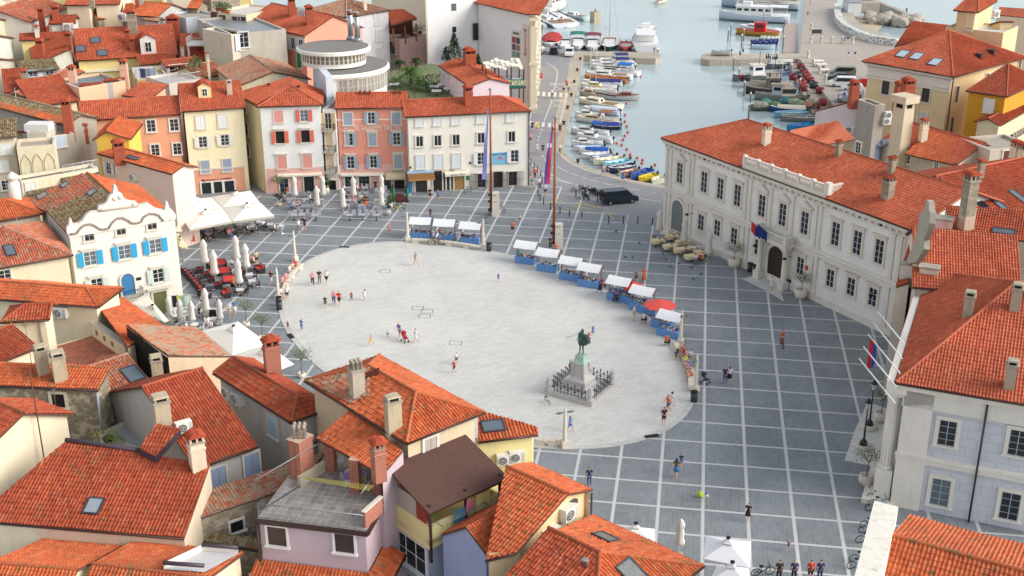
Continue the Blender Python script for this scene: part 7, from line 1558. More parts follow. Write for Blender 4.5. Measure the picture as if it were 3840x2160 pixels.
 if kind in('open','cabin','cover','rib') and L<9.5:
  mb=MB();x=-L/2-.1;mb.box((x-.05,0,Hh+.15),(.34,.28,.4),paint((60,64,70) if dc[0]>200 else (40,44,50),.4),taper=.8);mb.tube((x,0,Hh),(x-.15,0,-.3),.07,DARK,6);mb.B('outboard_motor',R)
 return R
Wt=(230,230,230);NV=(36,52,110);BL=(40,96,180);LBL=(120,170,210)
Z(2000,200)
for k,l,b,s,h,d,c,m in [
 ('cabin','long white cruiser with navy canopy arch nearest the left pier',(1135,185),(2010,165),Wt,Wt,NV,0),('cabin','white cruiser with navy bimini, second from the left pier',(1165,250),(2040,265),Wt,Wt,NV,0),
 ('cabin','white cruiser with small bright blue bimini, third from the pier',(1230,320),(2130,400),Wt,Wt,(30,110,190),0),('yacht','white sailing boat with brown side windows and tall brown mast',(1050,420),(1990,475),Wt,Wt,(70,70,90),10),
 ('open','varnished orange brown wooden boat among white boats',(1030,485),(1890,545),(176,110,56),(190,130,80),BL,0),('cover','white boat under navy cover with peaked blue tent',(990,575),(1790,600),Wt,Wt,(40,50,110),0),
 ('cabin','white speed boat with grey outboard motor and orange buoy',(950,645),(1690,700),Wt,Wt,(40,60,131),0),('open','low white open boat just above the yellow box boat',(1000,730),(1680,750),Wt,(200,200,196),BL,0),
 ('yacht','grey boat with bright yellow box on deck and thin mast',(930,800),(1450,870),(170,166,160),(196,176,160),(230,200,40),9),('yacht','slim brown decked sailing boat pointing out into the harbour',(2130,895),(1450,860),(206,206,204),(150,100,80),(140,100,80),0),
 ('yacht','cream motor sailer with dark navy cockpit canopy and silver mast',(920,940),(1760,1085),(226,222,200),(232,228,210),(30,34,80),12),('cover','long white boat under pale blue cover below the cream motor sailer',(1000,1110),(1740,1190),(206,214,230),Wt,(196,208,226),0),
 ('cabin','small white cabin boat with low windows beside the quay ladder',(840,1225),(1440,1265),Wt,Wt,(40,60,131),0),('cabin','white cabin boat with brown cockpit just above the blue canopy boat',(870,1300),(1740,1380),Wt,(220,206,180),(150,110,90),0)]: boat(k,l,b,s,h,d,c,mast=m)
Z(2100,440)
for k,l,b,s,h,d,c in [
 ('cover','dark navy hulled boat half hidden behind the blue canopy boat',(640,170),(1215,175),(30,40,80),(200,190,170),(34,60,140)),('cabin','white cabin boat with large royal blue canopy',(220,255),(1000,330),Wt,Wt,(40,90,170)),
 ('cabin','white cabin cruiser with green tinted windows and big outboard',(340,365),(1065,460),Wt,Wt,(40,60,131)),('cabin','white cabin boat with red buoy stood on its roof',(225,520),(870,535),Wt,Wt,(40,60,131)),
 ('open','light blue rimmed open boat just above the blue covered one',(265,615),(880,595),Wt,LBL,BL),('cover','white boat fully wrapped in a royal blue cover',(385,665),(990,685),Wt,Wt,(30,84,170)),
 ('open','white boat with long brown hatch below the blue covered one',(440,765),(1010,745),Wt,Wt,BL),('open','mid blue open boat between white and cream boats',(600,835),(1130,775),(206,214,220),(50,80,170),BL),
 ('open','cream yellow open boat with dark outboard',(670,905),(1275,825),(226,222,206),(230,218,170),BL),('open','turquoise open boat with two floor hatches',(860,975),(1400,875),(190,220,226),(80,180,210),BL),
 ('open','white topped boat with navy hull at the curved quay',(990,1075),(1485,960),(28,38,80),Wt,BL),('open','brown pink open boat between navy and royal blue boats',(1180,1155),(1575,1055),(216,196,180),(150,84,64),BL),
 ('open','royal blue open boat with dark blue hatch near the quay corner',(1440,1215),(1825,1065),(60,100,180),(50,84,160),BL),('open','bright yellow open boat near the town hall corner',(1585,1255),(1950,1150),(220,196,60),(230,206,40),BL),('open','last white boat with pale blue oar beside the town hall',(1880,1300),(2085,1215),(236,232,210),(236,232,214),BL)]: boat(k,l,b,s,h,d,c)
Z(2000,0);G2='boats behind the left pier'
for k,l,b,s,h,d,c,m in [
 ('cover','boat under a big red canopy behind the parked cars',(330,930),(400,700),(214,206,190),Wt,(180,50,50),0),('cabin','small white wheelhouse boat behind the black parked car',(630,985),(645,810),Wt,Wt,(40,60,131),0),('cabin','white boat with emerald green windscreen cover',(900,975),(905,760),Wt,Wt,(20,120,100),0),
 ('cabin','white cruiser with burgundy seats at the pier root',(1190,1005),(1200,780),(206,200,200),Wt,(120,50,60),0),('yacht','white and dark green sailing boat with very tall pale mast',(1510,1000),(1545,760),(30,70,70),Wt,(200,200,196),16),('rib','red and white inflatable boat beside the catamaran',(1860,1010),(1870,860),(220,90,80),Wt,BL,0),
 ('ship','white glass bottom catamaran with blue awnings at the pier head',(2250,740),(2250,1035),Wt,Wt,(30,110,180),0),('yacht','blue white yacht with round stern at upper left of harbour',(180,330),(540,520),(216,222,230),Wt,NV,13),('yacht','white yacht with long navy boom cover',(330,290),(760,500),Wt,Wt,NV,14),
 ('yacht','pale yacht lying broadside in the upper harbour',(640,285),(1060,370),(196,216,216),Wt,(180,190,190),0),('cabin','small grey white boat cut by the museum corner',(60,440),(180,560),(190,190,190),(210,210,206),(40,60,131),0),('ship','big white wooden ship at the top left of the harbour',(640,110),(150,270),(236,232,224),(240,236,228),(200,200,200),0)]: boat(k,l,b,s,h,d,c,mast=m,group=G2)
K(2,0);boat('yacht','distant yacht hull cut by the top edge of the photo',(1560,0),(1450,25),(226,216,190),Wt,NV,mast=11,group=G2)
Z(2640,0);G3='boats at the fishing quay'
for k,l,b,s,h,d,c,m in [
 ('ship','long white excursion boat with open stern deck and lifebuoy',(300,350),(1710,420),(206,214,226),Wt,Wt,0),('ship','large grey hulled ship with black fenders at the top edge',(350,90),(1900,160),(176,190,204),(200,196,186),Wt,0),('ship','white and cream ship at the very top right of the harbour',(500,-60),(1900,-20),(216,206,180),Wt,Wt,0),
 ('fish','mustard yellow hulled fishing boat with red wheelhouse',(650,640),(1515,690),(196,140,40),(180,60,50),(200,40,36),0),('cabin','white cabin boat right behind the red wheelhouse',(720,530),(1530,610),Wt,Wt,(40,60,131),0),('rib','navy inflatable boat with dark outboard',(1490,850),(960,860),(36,50,110),(190,200,210),BL,0),
 ('open','grey white dinghy beside the navy inflatable',(1430,940),(960,930),(200,214,226),(150,170,190),BL,0),('rib','pale grey inflatable dinghy against the pontoon',(1500,780),(1130,760),(206,206,200),(190,190,186),BL,0)]: boat(k,l,b,s,h,d,c,mast=m,group=G3)
boat('open','upturned looking blue rimmed boat standing on the right pier',(150,1050),(540,1050),(206,200,190),(130,180,210),BL,z=.8,group=G3).location.z=.35
Z(2740,220)
for k,l,b,s,h,d,c,m in [
 ('fish','large grey trawler with long white wheelhouse and black net flags',(40,400),(900,340),(120,124,126),(216,206,196),(226,226,230),0),('fish','white fishing boat with mint roofed wheelhouse',(330,510),(1220,560),(216,212,200),(170,150,130),(206,206,180),0),('fish','dark hulled work boat moored beside the mint roofed one',(300,640),(1300,640),(60,56,60),(150,130,120),(120,110,104),0),
 ('fish','net boat with grey fabric canopy in mid quay',(480,760),(1300,800),(130,134,130),(150,140,124),(190,196,206),0),('open','olive flat work boat piled with green nets',(400,980),(1050,960),(110,116,104),(150,144,124),BL,0),('cover','long blue hulled boat under a cream sun canopy',(790,1000),(1520,1030),(30,80,140),Wt,(226,216,196),0),
 ('open','light blue open boat below the cream canopy boat',(880,1130),(1520,1080),(120,180,214),(196,220,226),BL,0),('open','grey open launch with white fenders and bench engine box',(1000,1185),(1725,1200),(130,134,136),(216,210,190),BL,0),('open','bright blue boat against the red town hall roof',(1130,1400),(1650,1320),(40,140,200),(60,150,210),BL,0),('fish','cream fishing boat wedged by the red tubs',(560,600),(1180,590),(206,200,190),(150,140,126),(216,214,206),0),('open','grey skiff under the ramp of the fishing quay',(850,330),(1150,250),(60,100,160),(150,140,130),BL,0),('fish','low grey fishing boat with dark flags behind the trawler',(560,150),(1100,140),(90,94,100),(190,186,180),(210,214,220),0),('open','olive net boat between the grey canopy and green nets',(1000,780),(1560,790),(120,124,110),(130,110,96),BL,0),('cover','boat with pale grey tarp at the pier corner',(850,60),(1250,60),(190,190,186),Wt,(206,206,200),0),('rib','small green and white tender among the fishing gear',(1000,880),(1400,860),(150,180,160),(200,206,190),BL,0)]: boat(k,l,b,s,h,d,c,mast=m,group=G3)
def pile(label,a,b,h=2.2,r=.16,c=(120,122,122)):
 p=at(a,b,WL);R=empty('mooring_pile',p,label,'mooring pile','mooring piles');MB().tube((0,0,-1.5),(0,0,h),r,paint(c,.8,var=.3),8).B('pile',R);MB().lathe([(r*1.1,0),(r*1.1,.25),(.04,.5)],(0,0,h),WHITE,8).B('cap',R)
for v,l in (((2640,0),[(480,830),(535,720),(750,950),(790,830),(1590,980),(1620,560)]),((2740,220),[(55,240),(160,480),(265,760),(385,1000),(355,1230),(1210,330),(1380,640),(1540,850),(1700,1080)])):
 Z(*v)
 for i,(a,b) in enumerate(l): pile(('%s white capped mooring pile, %s'%(ORD[i],'counted from the tour boat' if v[0]==2640 else 'counted down the fishing boats')),a,b,2.6 if i<5 else 2.0)
Z(2740,220)
for i,(a,b) in enumerate(((130,130),(190,60),(660,200),(700,190),(830,220),(870,200),(1010,420),(720,600))):
 p=at(a,b,-.4);R=empty('net_marker',p,'dark flag on a thin net marker pole, %s from left'%ORD[i],'flag','net marker flags');MB().tube((0,0,0),(.3,0,3.4),.03,WHITE,4).build('pole',R,world=False);MB().add([(.3,0,3.4),(.25,0,2.2),(.75,.1,2.0)],[[0,1,2],[2,1,0]],DARK).build('flag_cloth',R,world=False)
Z(2000,0);p=at(1250,450,WL);R=empty('harbour_beacon',p,'stubby square concrete pillar standing alone in the water','beacon');MB().box((0,0,.9),(2.0,2.0,3.6),P_((186,176,150),.7,(70,70,50)),rz=.5).B('pillar',R);MB().lathe([(.3,0),(.3,.5),(.1,.8)],(0,0,2.7),CONC,8).B('lantern',R)
bu=MB().lathe([(.05,-.1),(.2,.06),(.24,.2),(.16,.36),(.05,.4)],O0,paint((196,80,64),.5),10).mesh('mooring_buoy')
for v,l in (((2100,440),[(1305,105),(1345,200),(1155,230),(1362,318),(1302,392),(1267,470),(1140,540),(1240,575),(1345,665),(1415,765),(1413,800),(1552,838),(1660,880),(1648,945),(1912,978)]),((2000,200),[(2158,480),(1882,800),(1870,1030),(1843,1260),(1845,1390)])):
 Z(*v)
 for i,(a,b) in enumerate(l): o=inst(bu,'mooring_buoy',None,at(a,b,WL));tag(o,'round red mooring buoy, %s %s'%(ORD[i],'in the chain below the blue canopy boat' if v[1]==440 else 'off the upper left quay boats'),'buoy','red mooring buoys')
bl=MB().lathe([(.22,0),(.16,.2),(.3,.42),(.26,.6),(.05,.66)],O0,paint((70,52,46),.8),10).mesh('mooring_bollard');Z(2000,200)
for i,(a,b) in enumerate(((945,135),(885,360),(822,600),(765,865),(690,1120),(615,1430))): tag(inst(bl,'mooring_bollard',None,at(a,b,0)),'rusty mooring bollard, %s from the pier on the left quay'%ORD[i],'bollard','rusty quay bollards')
Z(2100,440);tag(inst(bl,'mooring_bollard',None,at(362,915,0)),'rusty mooring bollard on the curve of the quay','bollard','rusty quay bollards')
wb=MB().lathe([(.34,0),(.3,.3),(.26,1.25),(.34,1.3),(.34,1.5),(.1,1.6)],O0,STONE,10).mesh('stone_bollard');K(3,0)
for i,(a,b) in enumerate(((430,435),(532,432),(640,435),(742,438),(850,440),(434,300),(402,582),(453,668),(512,745),(575,830))): tag(inst(wb,'stone_bollard',None,at(a,b,0)),'white stone bollard on the promenade, %s in line'%ORD[i],'bollard','white promenade bollards')
for i,(a,b) in enumerate(((505,640),(537,675),(562,730))):
 p=at(a,b,0);R=empty('stone_bench',p,'white slab bench on two blocks, %s from the sea'%ORD[i],'bench','white slab benches',.05);MB().box((0,0,.62),(2.2,1.5,.16),WHITE).B('seat',R)
 for x in (-.7,.7): MB().box((x,0,.27),(.4,1.2,.54),STONE).B('leg',R)
p=at(483,405,0);R=empty('notice_board',p,'dark notice board on two posts by the promenade bollards','board');MB().box((0,0,2.0),(2.3,.12,.9),paint((60,60,70),.6)).B('panel',R)
for x in (-1.05,1.05): MB().box((x,0,1.0),(.1,.1,2.0),GUT).B('leg',R)
ct=MB();ct.lathe([(.5,0),(.62,.8),(.56,.8),(.48,.15)],O0,paint((130,50,50),.6),12);ct.mats;cm_=ct.mesh('fish_tub')
Z(2740,220);cols=[(130,44,50),(120,40,50),(150,60,60),(60,70,74),(140,50,46)]
for i,(a,b,z_) in enumerate(((1400,200,-.8),(1440,260,-.8),(1470,310,-.8),(1510,370,-.8),(1550,430,-.8),(1600,490,-.8),(1340,390,-.8),(1250,430,-.8),(1430,530,-.8),(1450,600,-.8),(1480,650,-.8),(1665,590,-.8),(1790,700,-.8),(1740,1000,-.8),(1850,940,-.8),(220,420,.0),(330,440,.0))):
 o=inst(cm_,'fish_tub',None,at(a,b,z_),0,uni(1.0,1.5));mat_over(o,[paint(cols[(i*3)%5],.6)]);tag(o,'%s plastic fish tub, %s along the fishing quay'%('grey' if (i*3)%5==3 else 'dark red',ORD[i]),'tub','plastic fish tubs')
nm=leafm((110,140,110));
for i,(a,b,c) in enumerate(((700,900,(70,140,120)),(880,950,(90,130,90)),(1110,870,(60,120,130)),(1250,900,(150,150,120)),(1650,900,(150,150,120)),(1380,930,(120,140,120)),(640,960,(150,150,140)),(560,960,(170,160,140)),(1540,960,(170,120,100)))):
 p=at(a,b,-.5);mb=MB();m=leafm(c);rr=[]
 for j,(r,h) in enumerate(((1.0,0),(1.05,.25),(.8,.6),(.45,.85),(.08,.95))): rr.append([V((r*cos(2*PI*k/12)*(1+.15*sin(k*2.3+j+i)),r*sin(2*PI*k/12)*(1+.12*cos(k*1.7+i)),h+.07*sin(k*3+j))) for k in range(12)])
 mb.loft(rr,m);o=mb.B('net_heap',None);o.location=p;tag(o,'heaped fishing net, %s from left among the moored boats'%ORD[i],'net','heaps of fishing net')
K(3,0);wl=W([(1310,462),(1085,430),(935,385),(850,345),(770,300),(715,240),(692,170),(700,90)])
def wallrun(name,pts,w,h,mat,label,cat,z0=0):
 s=strip_in(pts,0);mb=MB();
 for (p,n1),(q,n2) in zip(s,s[1:]):
  a,b,c,d=p+n1*w/2,q+n2*w/2,q-n2*w/2,p-n1*w/2;u=vz(h);z=vz(z0-p.z);a,b,c,d=a+z,b+z,c+z,d+z
  mb.add([a,b,c,d,a+u,b+u,c+u,d+u],[[4,5,6,7],[0,1,5,4],[3,7,6,2],[0,4,7,3],[1,2,6,5]],mat)
 mb.build(name);return tag(bpy.data.objects[name],label,cat)
m,nt,b=newmat('graffiti_wall');g=geo_pos(nt);s_=ramp(nt,noise(nt,mapv(nt,g,(1,1,1.4)),1.3,5,.8),[(.5,lin((226,224,220))),(.56,lin((120,150,146))),(.6,lin((70,76,80))),(.66,lin((214,212,206)))]);nt.links.new(s_,b.inputs['Base Color'])
wallrun('sea_wall',wl,1.6,1.5,m,'curved white sea wall covered in graffiti','wall');wallrun('sea_walk',[p+V((3.0,2.0,0)) for p in wl],3.0,.9,M_QUAY,'raised pale walkway behind the graffiti wall','walkway')
K(3,0);sb=W([(800,190),(1000,190),(1450,200),(1440,260),(1110,330),(1300,410),(1000,350),(850,260)],-1.1);o=MB().poly([(p.x,p.y,-1.12) for p in W([(780,150),(1020,195),(1180,230),(1090,330),(1020,360),(850,280)],-1.1)],M_SAND).build('beach');o['kind']='structure'
bm=bmesh.new();bmesh.ops.create_icosphere(bm,subdivisions=2,radius=1);
for v in bm.verts: v.co*=uni(.78,1.15);v.co.z*=.7
rm=bpy.data.meshes.new('boulder');bm.to_mesh(rm);bm.free();rm.materials.append(P_((176,168,156),.5,(90,86,76)))
for i in range(46):
 t=rnd();a=1010+t*500;b=165+t*25+uni(-25,55)*(1-.4*t);o=inst(rm,'boulder',None,at(a,b,-.6+rnd()*.6),rnd()*6,uni(1.0,2.2));tag(o,'rough pale boulder of the breakwater heap behind the sea wall','boulder','breakwater boulders')
H=House('shelter','white beach hut with stepped roof at the breakwater',at(870,160,0),'hut',None,T_NEW,P_((214,218,220),.3),0);p,q=at(808,165,0),at(925,160,0);
MB().box((p+q)/2+V((0,3,1.7)),((q-p).length,6,3.4),H.wallm).build('walls',H.root);MB().box((p+q)/2+V((0,3,3.5)),((q-p).length+.4,6.4,.2),ZINC).build('roof',H.root);p=at(1020,140,0);MB().box(p+V((0,3,1.3)),(5.5,4,2.6),CONC).build('side_store',H.root)
wallrun('breakwater_wall',W([(960,-20),(1100,20),(1250,80),(1400,145)],.5),1.4,1.8,M_QUAY,'sloping concrete breakwater wall above the boulders','wall',-1)
def car(kind,label,a,b,rz,c,z=0,group='cars parked at the harbour',s=1.0):
 R=empty('parked_van' if kind=='van' else 'parked_car',at(a,b,z),label,'van' if kind=='van' else 'car',group,rz);m=paint(c,.25,.1,var=.03)
 if kind=='van': L_,w,h=5.1,1.9,1.95;pr=[(-2.5,.35),(-2.55,1.0),(-2.45,1.85),(-2.3,1.95),(.9,1.93),(1.75,1.15),(2.45,.95),(2.55,.6),(2.5,.35)];gl=[(-2.2,1.15,1.0,1.7)];
 elif kind=='suv': L_,w,h=4.4,1.8,1.65;pr=[(-2.2,.35),(-2.22,.9),(-2.0,1.5),(-1.8,1.62),(.3,1.62),(1.0,1.05),(2.0,.92),(2.2,.7),(2.2,.35)]
 else: L_,w,h=4.2,1.72,1.42;pr=[(-2.1,.3),(-2.12,.8),(-1.75,1.3),(-1.4,1.42),(.2,1.42),(.95,.95),(1.95,.8),(2.12,.6),(2.1,.3)]
 n=len(pr);mb=MB();sec=[]
 for y,k in ((-w/2,0),(-w/2+.06,1),(w/2-.06,1),(w/2,0)):
  sec.append([V((x*(1 if k else .985),y+(.09*(1 if y<0 else -1) if z_>1.0 else 0)*1,z_+(0 if k else -.03))) for x,z_ in pr])
 mb.loft(sec,m,False);mb.B('body',R)
 mb=MB();zt=h-.14;zb=h*.56+.04;xr=pr[3][0]+.12;xf=pr[4][0]+.05
 for s_ in (-1,1):
  y=s_*(w/2-.065);mb.add([(xr-.1,y*1.03,zb),(xf+.45,y*1.03,zb),(xf,y*.99,zt),(xr+.1,y*.99,zt)],[[0,1,2,3] if s_<0 else [3,2,1,0]],GLASS)
 a0,a1=pr[4],pr[5];mb.add([(a1[0]-.02,-w*.42,a1[1]+.06),(a1[0]-.02,w*.42,a1[1]+.06),(a0[0]+.08,w*.38,a0[1]-.03),(a0[0]+.08,-w*.38,a0[1]-.03)],[[0,1,2,3]],GLASS)
 b0,b1=pr[2],pr[1];mb.add([(b0[0]-.03,w*.38,b0[1]-.06),(b0[0]-.03,-w*.38,b0[1]-.06),(b1[0]-.02,-w*.4,b1[1]+.22),(b1[0]-.02,w*.4,b1[1]+.22)],[[3,2,1,0],[0,1,2,3]],GLASS);mb.B('window_glass',R)
 for x in (-L_*.31,L_*.31):
  for s_ in (-1,1):
   wo=MB();wo.tube((x,s_*(w/2-.2),.33),(x,s_*(w/2+.01),.33),.33,DARK,14);wo.tube((x,s_*(w/2),.33),(x,s_*(w/2+.025),.33),.19,ZINC,10);wo.B('wheel',R)
 for s_ in (-1,1): MB().box((pr[-2][0]-.06,s_*w*.36,pr[-2][1]+.06),(.16,.32,.16),paint((230,230,226),.15)).B('headlight',R);MB().box((pr[1][0]+.04,s_*w*.42,pr[1][1]+.12),(.12,.16,.34),paint((170,30,30),.3)).B('tail_light',R)
 return R
Z(2000,0);car('suv','white sport utility car parked nearest the pier',725,1120,-PI/2-.1,(226,228,230));car('suv','black car parked between two white ones',420,1075,PI/2-.1,(40,42,50));car('car','silver white car parked beside the museum corner',135,1060,PI/2-.2,(206,206,200))
K(2,1);car('van','black minibus parked on the square near the motorbikes',1075,590,.30,(34,46,58),group='vehicles on the square')
K(3,0)
for k,l,a,b,c in (('van','grey van, farthest of the vehicles beside the beige building',745,765,(110,112,104)),('car','dark green estate car in front of the grey van',705,805,(36,50,50)),('van','white delivery van below the dark estate car',740,870,(226,228,230)),('car','red car half hidden behind the beige building',945,860,(180,40,44)),('car','white car below the white delivery van',845,915,(220,224,228)),('car','pale silver car near the red chimney',840,975,(200,206,214)),('car','silver blue car nearest the pinkish gable',790,1025,(176,190,206))): car(k,l,a,b,PI-.15,c,group='vehicles beside the beige building')
def ringsq(r,z,rz,c): return [V((c.x+r*math.sqrt(2)*cos(rz+PI/4+i*PI/2),c.y+r*math.sqrt(2)*sin(rz+PI/4+i*PI/2),c.z+z)) for i in range(4)]
K(2,2);fc_=[at(x,y,.06) for x,y in ((330,1075),(800,1205),(1050,985),(585,850))];cc=sum(fc_,V(O0))/4;fr=atan2((fc_[1]-fc_[0]).y,(fc_[1]-fc_[0]).x);hs_=((fc_[1]-fc_[0]).length+(fc_[2]-fc_[1]).length)/4
ST=empty('monument',V((cc.x,cc.y,.06)),'green bronze violinist statue on carved pale stone pedestal','statue');MG=P_((196,192,190),.35,(140,136,134));c0=V((cc.x,cc.y,.06))
MB().loft([ringsq(hs_,0,fr,c0),ringsq(hs_,.35,fr,c0)],MG,False).build('plinth',ST)
p=[(1.1,.35),(1.08,.7),(.95,.8),(.97,1.2),(.78,1.4),(.66,1.55),(.55,1.75),(.5,2.65),(.6,2.8),(.66,2.9)];mb=MB();mb.loft([ringsq(r,z,fr,c0) for r,z in p],MG,False)
for i in range(4):
 a=fr+PI/4+i*PI/2;q=c0+V((cos(a),sin(a),0))*.74;mb.lathe([(.08,1.35),(.2,1.5),(.14,1.75),(.09,2.4),(.17,2.6),(.14,2.8)],q,MG,8)
mb.build('pedestal',ST)
GRN=paint((168,196,182),.7,var=.2);mb=MB();mb.loft([ringsq(r,z,fr,c0) for r,z in ((.68,2.9),(.5,3.1),(.38,3.5),(.42,3.52),(.42,3.62))],GRN,False);mb.build('copper_cap',ST)
K(2,2);top=hat(c0,690,650)
FM=paint((44,44,50),.5);FE=empty('monument_fence',c0,'black wrought iron fence with four stone vases round the statue','fence')
for k in range(4):
 a=fr+PI/4+k*PI/2+PI;h=hs_-.35;A=c0+V((cos(a),sin(a),0))*h*1.414;a2=a+PI/2;B=c0+V((cos(a2),sin(a2),0))*h*1.414;d=(B-A);L=d.length;d.normalize();A=A+d*.5;L-=1.0;mb=MB();n=9;u=vz(1)
 for z in (.45,.55,1.0): mb.tube(A+u*z,A+d*L+u*z,.025,FM,4)
 for i in range(n+1):
  p=A+d*(L*i/n);tl=1.4 if i%2==0 else 1.15;mb.tube(p+u*.35,p+u*tl,.022,FM,4);mb.lathe([(.01,-.16),(.09,-.04),(.02,.1),(.01,.2)],p+u*tl,FM,6)
  if i%2==0: mb.tube(p+u*(tl-.25)-d*.14,p+u*(tl-.25)+d*.14,.025,FM,4);mb.lathe([(.12,.8),(.12,.84)],p,FM,8)
  if i<n: q=p+d*(L/n);mb.path([p+u*.6,p.lerp(q,.5)+u*.85,q+u*.6],.014,FM,4)
 mb.build('fence_panel',FE)
 q=c0+V((cos(a),sin(a),0))*h*1.414;MB().lathe([(.34,.3),(.34,.55),(.16,.65),(.32,.95),(.36,1.15),(.18,1.45),(.28,1.6),(.26,1.68)],q,MG,12).build('stone_vase',FE)
lm=MB();
def lamp(label,a,b,hp=3.5,c=None):
 p=at(a,b,.05);R=empty('street_lamp',p,label,'street lamp','stone oval lamps');s=P_((224,216,202),.25);ang=atan2(p.y-EC[1],p.x-EC[0])
 MB().box((0,0,.3),(.6,.6,.6),s,rz=ang).B('base',R);MB().loft([[V((r*cos(t*PI/4),r*sin(t*PI/4),z)) for t in range(8)] for r,z in ((.2,.6),(.12,hp-.5),(.11,hp),(.03,hp+.3))],s,False).B('post',R)
 for sg in (-1,1):
  mb=MB();mb.loft([[V((sg*(x+0*i),w*cos(i*PI/4),hp-.25+w*.35*sin(i*PI/4))) for i in range(8)] for x,w in ((.12,.03),(.3,.14),(.55,.19),(.85,.03))],paint((84,106,106),.4));o=mb.B('lamp_head',R);o.rotation_euler=(0,0,ang+PI/2)
 return R
K(1,1);lamp('stone lamp left of the three stall row',1528,975);lamp('stone lamp at the right of the three stalls, by a dark bin',2288,1050);lamp('stone lamp behind the seated group at the left rim of the oval',395,1175)
K(1,2);lamp('leftmost stone lamp of the oval with two bins at its foot',228,120);K(2,2);lamp('stone lamp at the last market stall',1695,570);lamp('stone lamp at the end of the right bench with dark bin below',1845,1045);K(2,3);lamp('stone lamp at the bottom rim of the oval',528,150)
def angof(c,r,a,b): K(c,r);p=at(a,b,0);cs,sn=cos(-ED),sin(-ED);dx,dy=p.x-EC[0],p.y-EC[1];return atan2((dx*sn+dy*cs)/EB,(dx*cs-dy*sn)/EA)
def ep(t,k=1.0): c,s=cos(ED),sin(ED);a,b=(EA-.6)*k,(EB-.6)*k;return V((EC[0]+a*cos(t)*c-b*sin(t)*s,EC[1]+a*cos(t)*s+b*sin(t)*c,.05))
def bench(label,p0,p1,n):
 t0,t1=angof(*p0),angof(*p1)
 if t1-t0>PI: t1-=2*PI
 if t0-t1>PI: t1+=2*PI
 m=ep((t0+t1)/2);R=empty('stone_bench',m,label,'bench','stone benches on the oval');s=P_((222,212,194),.25,(170,150,120))
 for i in range(n):
  a,b=ep(t0+(t1-t0)*i/n),ep(t0+(t1-t0)*(i+1)/n);d=b-a;mb=MB();mb.box((a+b)/2+vz(.44),(d.length-.04,.5,.16),s,rz=atan2(d.y,d.x));mb.build('seat_slab',R)
  if i%2==0: MB().box(a.lerp(b,.5)+vz(.18),(.8,.44,.36),s,rz=atan2(d.y,d.x)).build('bench_block',R)
bench('curved stone bench in front of the three stalls',(1,1,1560,975),(1,1,2270,1040),8);bench('curved stone bench with seated visitors at left',(1,1,420,1235),(1,1,250,1420),4);bench('curved stone bench by the leftmost lamp and bins',(1,1,240,1430),(1,2,232,110),4);bench('curved stone bench filled with people at right',(2,2,1700,600),(2,2,1845,1060),8);bench('curved stone bench at the bottom rim of the oval',(2,3,230,130),(2,3,520,160),4)
def bin_(label,c,r,a,b,col=(58,62,66),h=.95):
 K(c,r);p=at(a,b,.05);R=empty('litter_bin',p,label,'bin','dark litter bins');MB().lathe([(.3,0),(.34,h),(.28,h),(.26,h-.2)],O0,paint(col,.5),14).B('body',R);MB().lathe([(.35,h),(.35,h+.06),(.2,h+.08)],O0,DARK,14).B('lid',R)
for l,c,r,a,b in (('dark bin right of the three stall lamp',1,1,2345,1075),('upper dark bin at the leftmost oval lamp',1,2,232,175),('lower dark bin at the leftmost oval lamp',1,2,235,215),('dark bin at the foot of the right bench lamp',2,2,1830,1140),('bin with yellow disc left of the town hall door',2,1,2392,1280),('plain dark bin next to the yellow disc bin',2,1,2450,1300),('dark bin right of the town hall door',3,1,210,1449)): bin_(l,c,r,a,b)
for i,(a,b) in enumerate(((190,210),(222,245),(256,285),(290,325),(303,400),(288,440),(262,525),(282,570),(318,610),(388,658),(483,700),(577,730),(643,530),(725,565),(860,580),(972,795),(1120,798),(1265,797),(1413,812),(1460,815))):
 K(2,1);tag(inst(wmesh(('bollard',),lambda m:(m.tube(O0,(0,0,.85),.075,paint((50,52,56),.5),10),m.lathe([(.09,.8),(.1,.88),(.02,.98)],O0,paint((50,52,56),.5),10))),'street_bollard',None,at(a,b,0)),'thin black street bollard, %s from the museum side'%ORD[i],'bollard','black street bollards')
def mast(label,c,r,a,b,c2,r2,a2,b2,cols,fw,f0,f1,dx):
 K(c,r);p=at(a,b,0);K(c2,r2);zt=hat(p,a2,b2);R=empty('flag_mast',p,label,'flag mast','tall flag masts');wd=paint((150,84,50),.7,var=.2);MB().tube((-.45,-.2,.6),(-.45,-.2,zt),.2,wd,10,r2=.1).B('mast',R);MB().lathe([(.2,0),(.25,.15),(.1,.3)],(-.45,-.2,zt),ZINC,10).B('finial',R)
 MB().box((.15,0,1.6),(1.05,.95,3.2),P_((222,214,200),.2),taper=.86,rz=.1).B('stone_base',R);mb=MB();
 for z in (.9,2.0,2.9): mb.box((-.3,-.1,z),(1.1,.7,.07),DARK)
 mb.B('iron_strap',R);mb=MB();n=14
 for j,cl in enumerate(cols):
  m=paint(cl,.75);k=len(cols);vs=[]
  for i in range(n+1):
   t=i/n;z=f0+(f1-f0)*t;w=fw*(.25+.75*min(1,t*2.2))*(1-.15*sin(t*5));
   for q in (j/k,(j+1)/k): x=-.45-dx*(.22+w*q)-dx*t*.35;vs.append((x,-.2+.16*sin(t*7+q*3),z))
  fs=[[2*i,2*i+1,2*i+3,2*i+2] for i in range(n)];mb.add(vs,fs,m,True);mb.add([(x,y+.012,z) for x,y,z in vs],[f[::-1] for f in fs],m,True)
 if len(cols)==2:
  for i,z in enumerate((f0-2.2,f0-2.2)): mb.box((-.95-i*.35,-.42,z),(.22,.03,.5),WHITE)
 mb.B('flag_cloth',R)
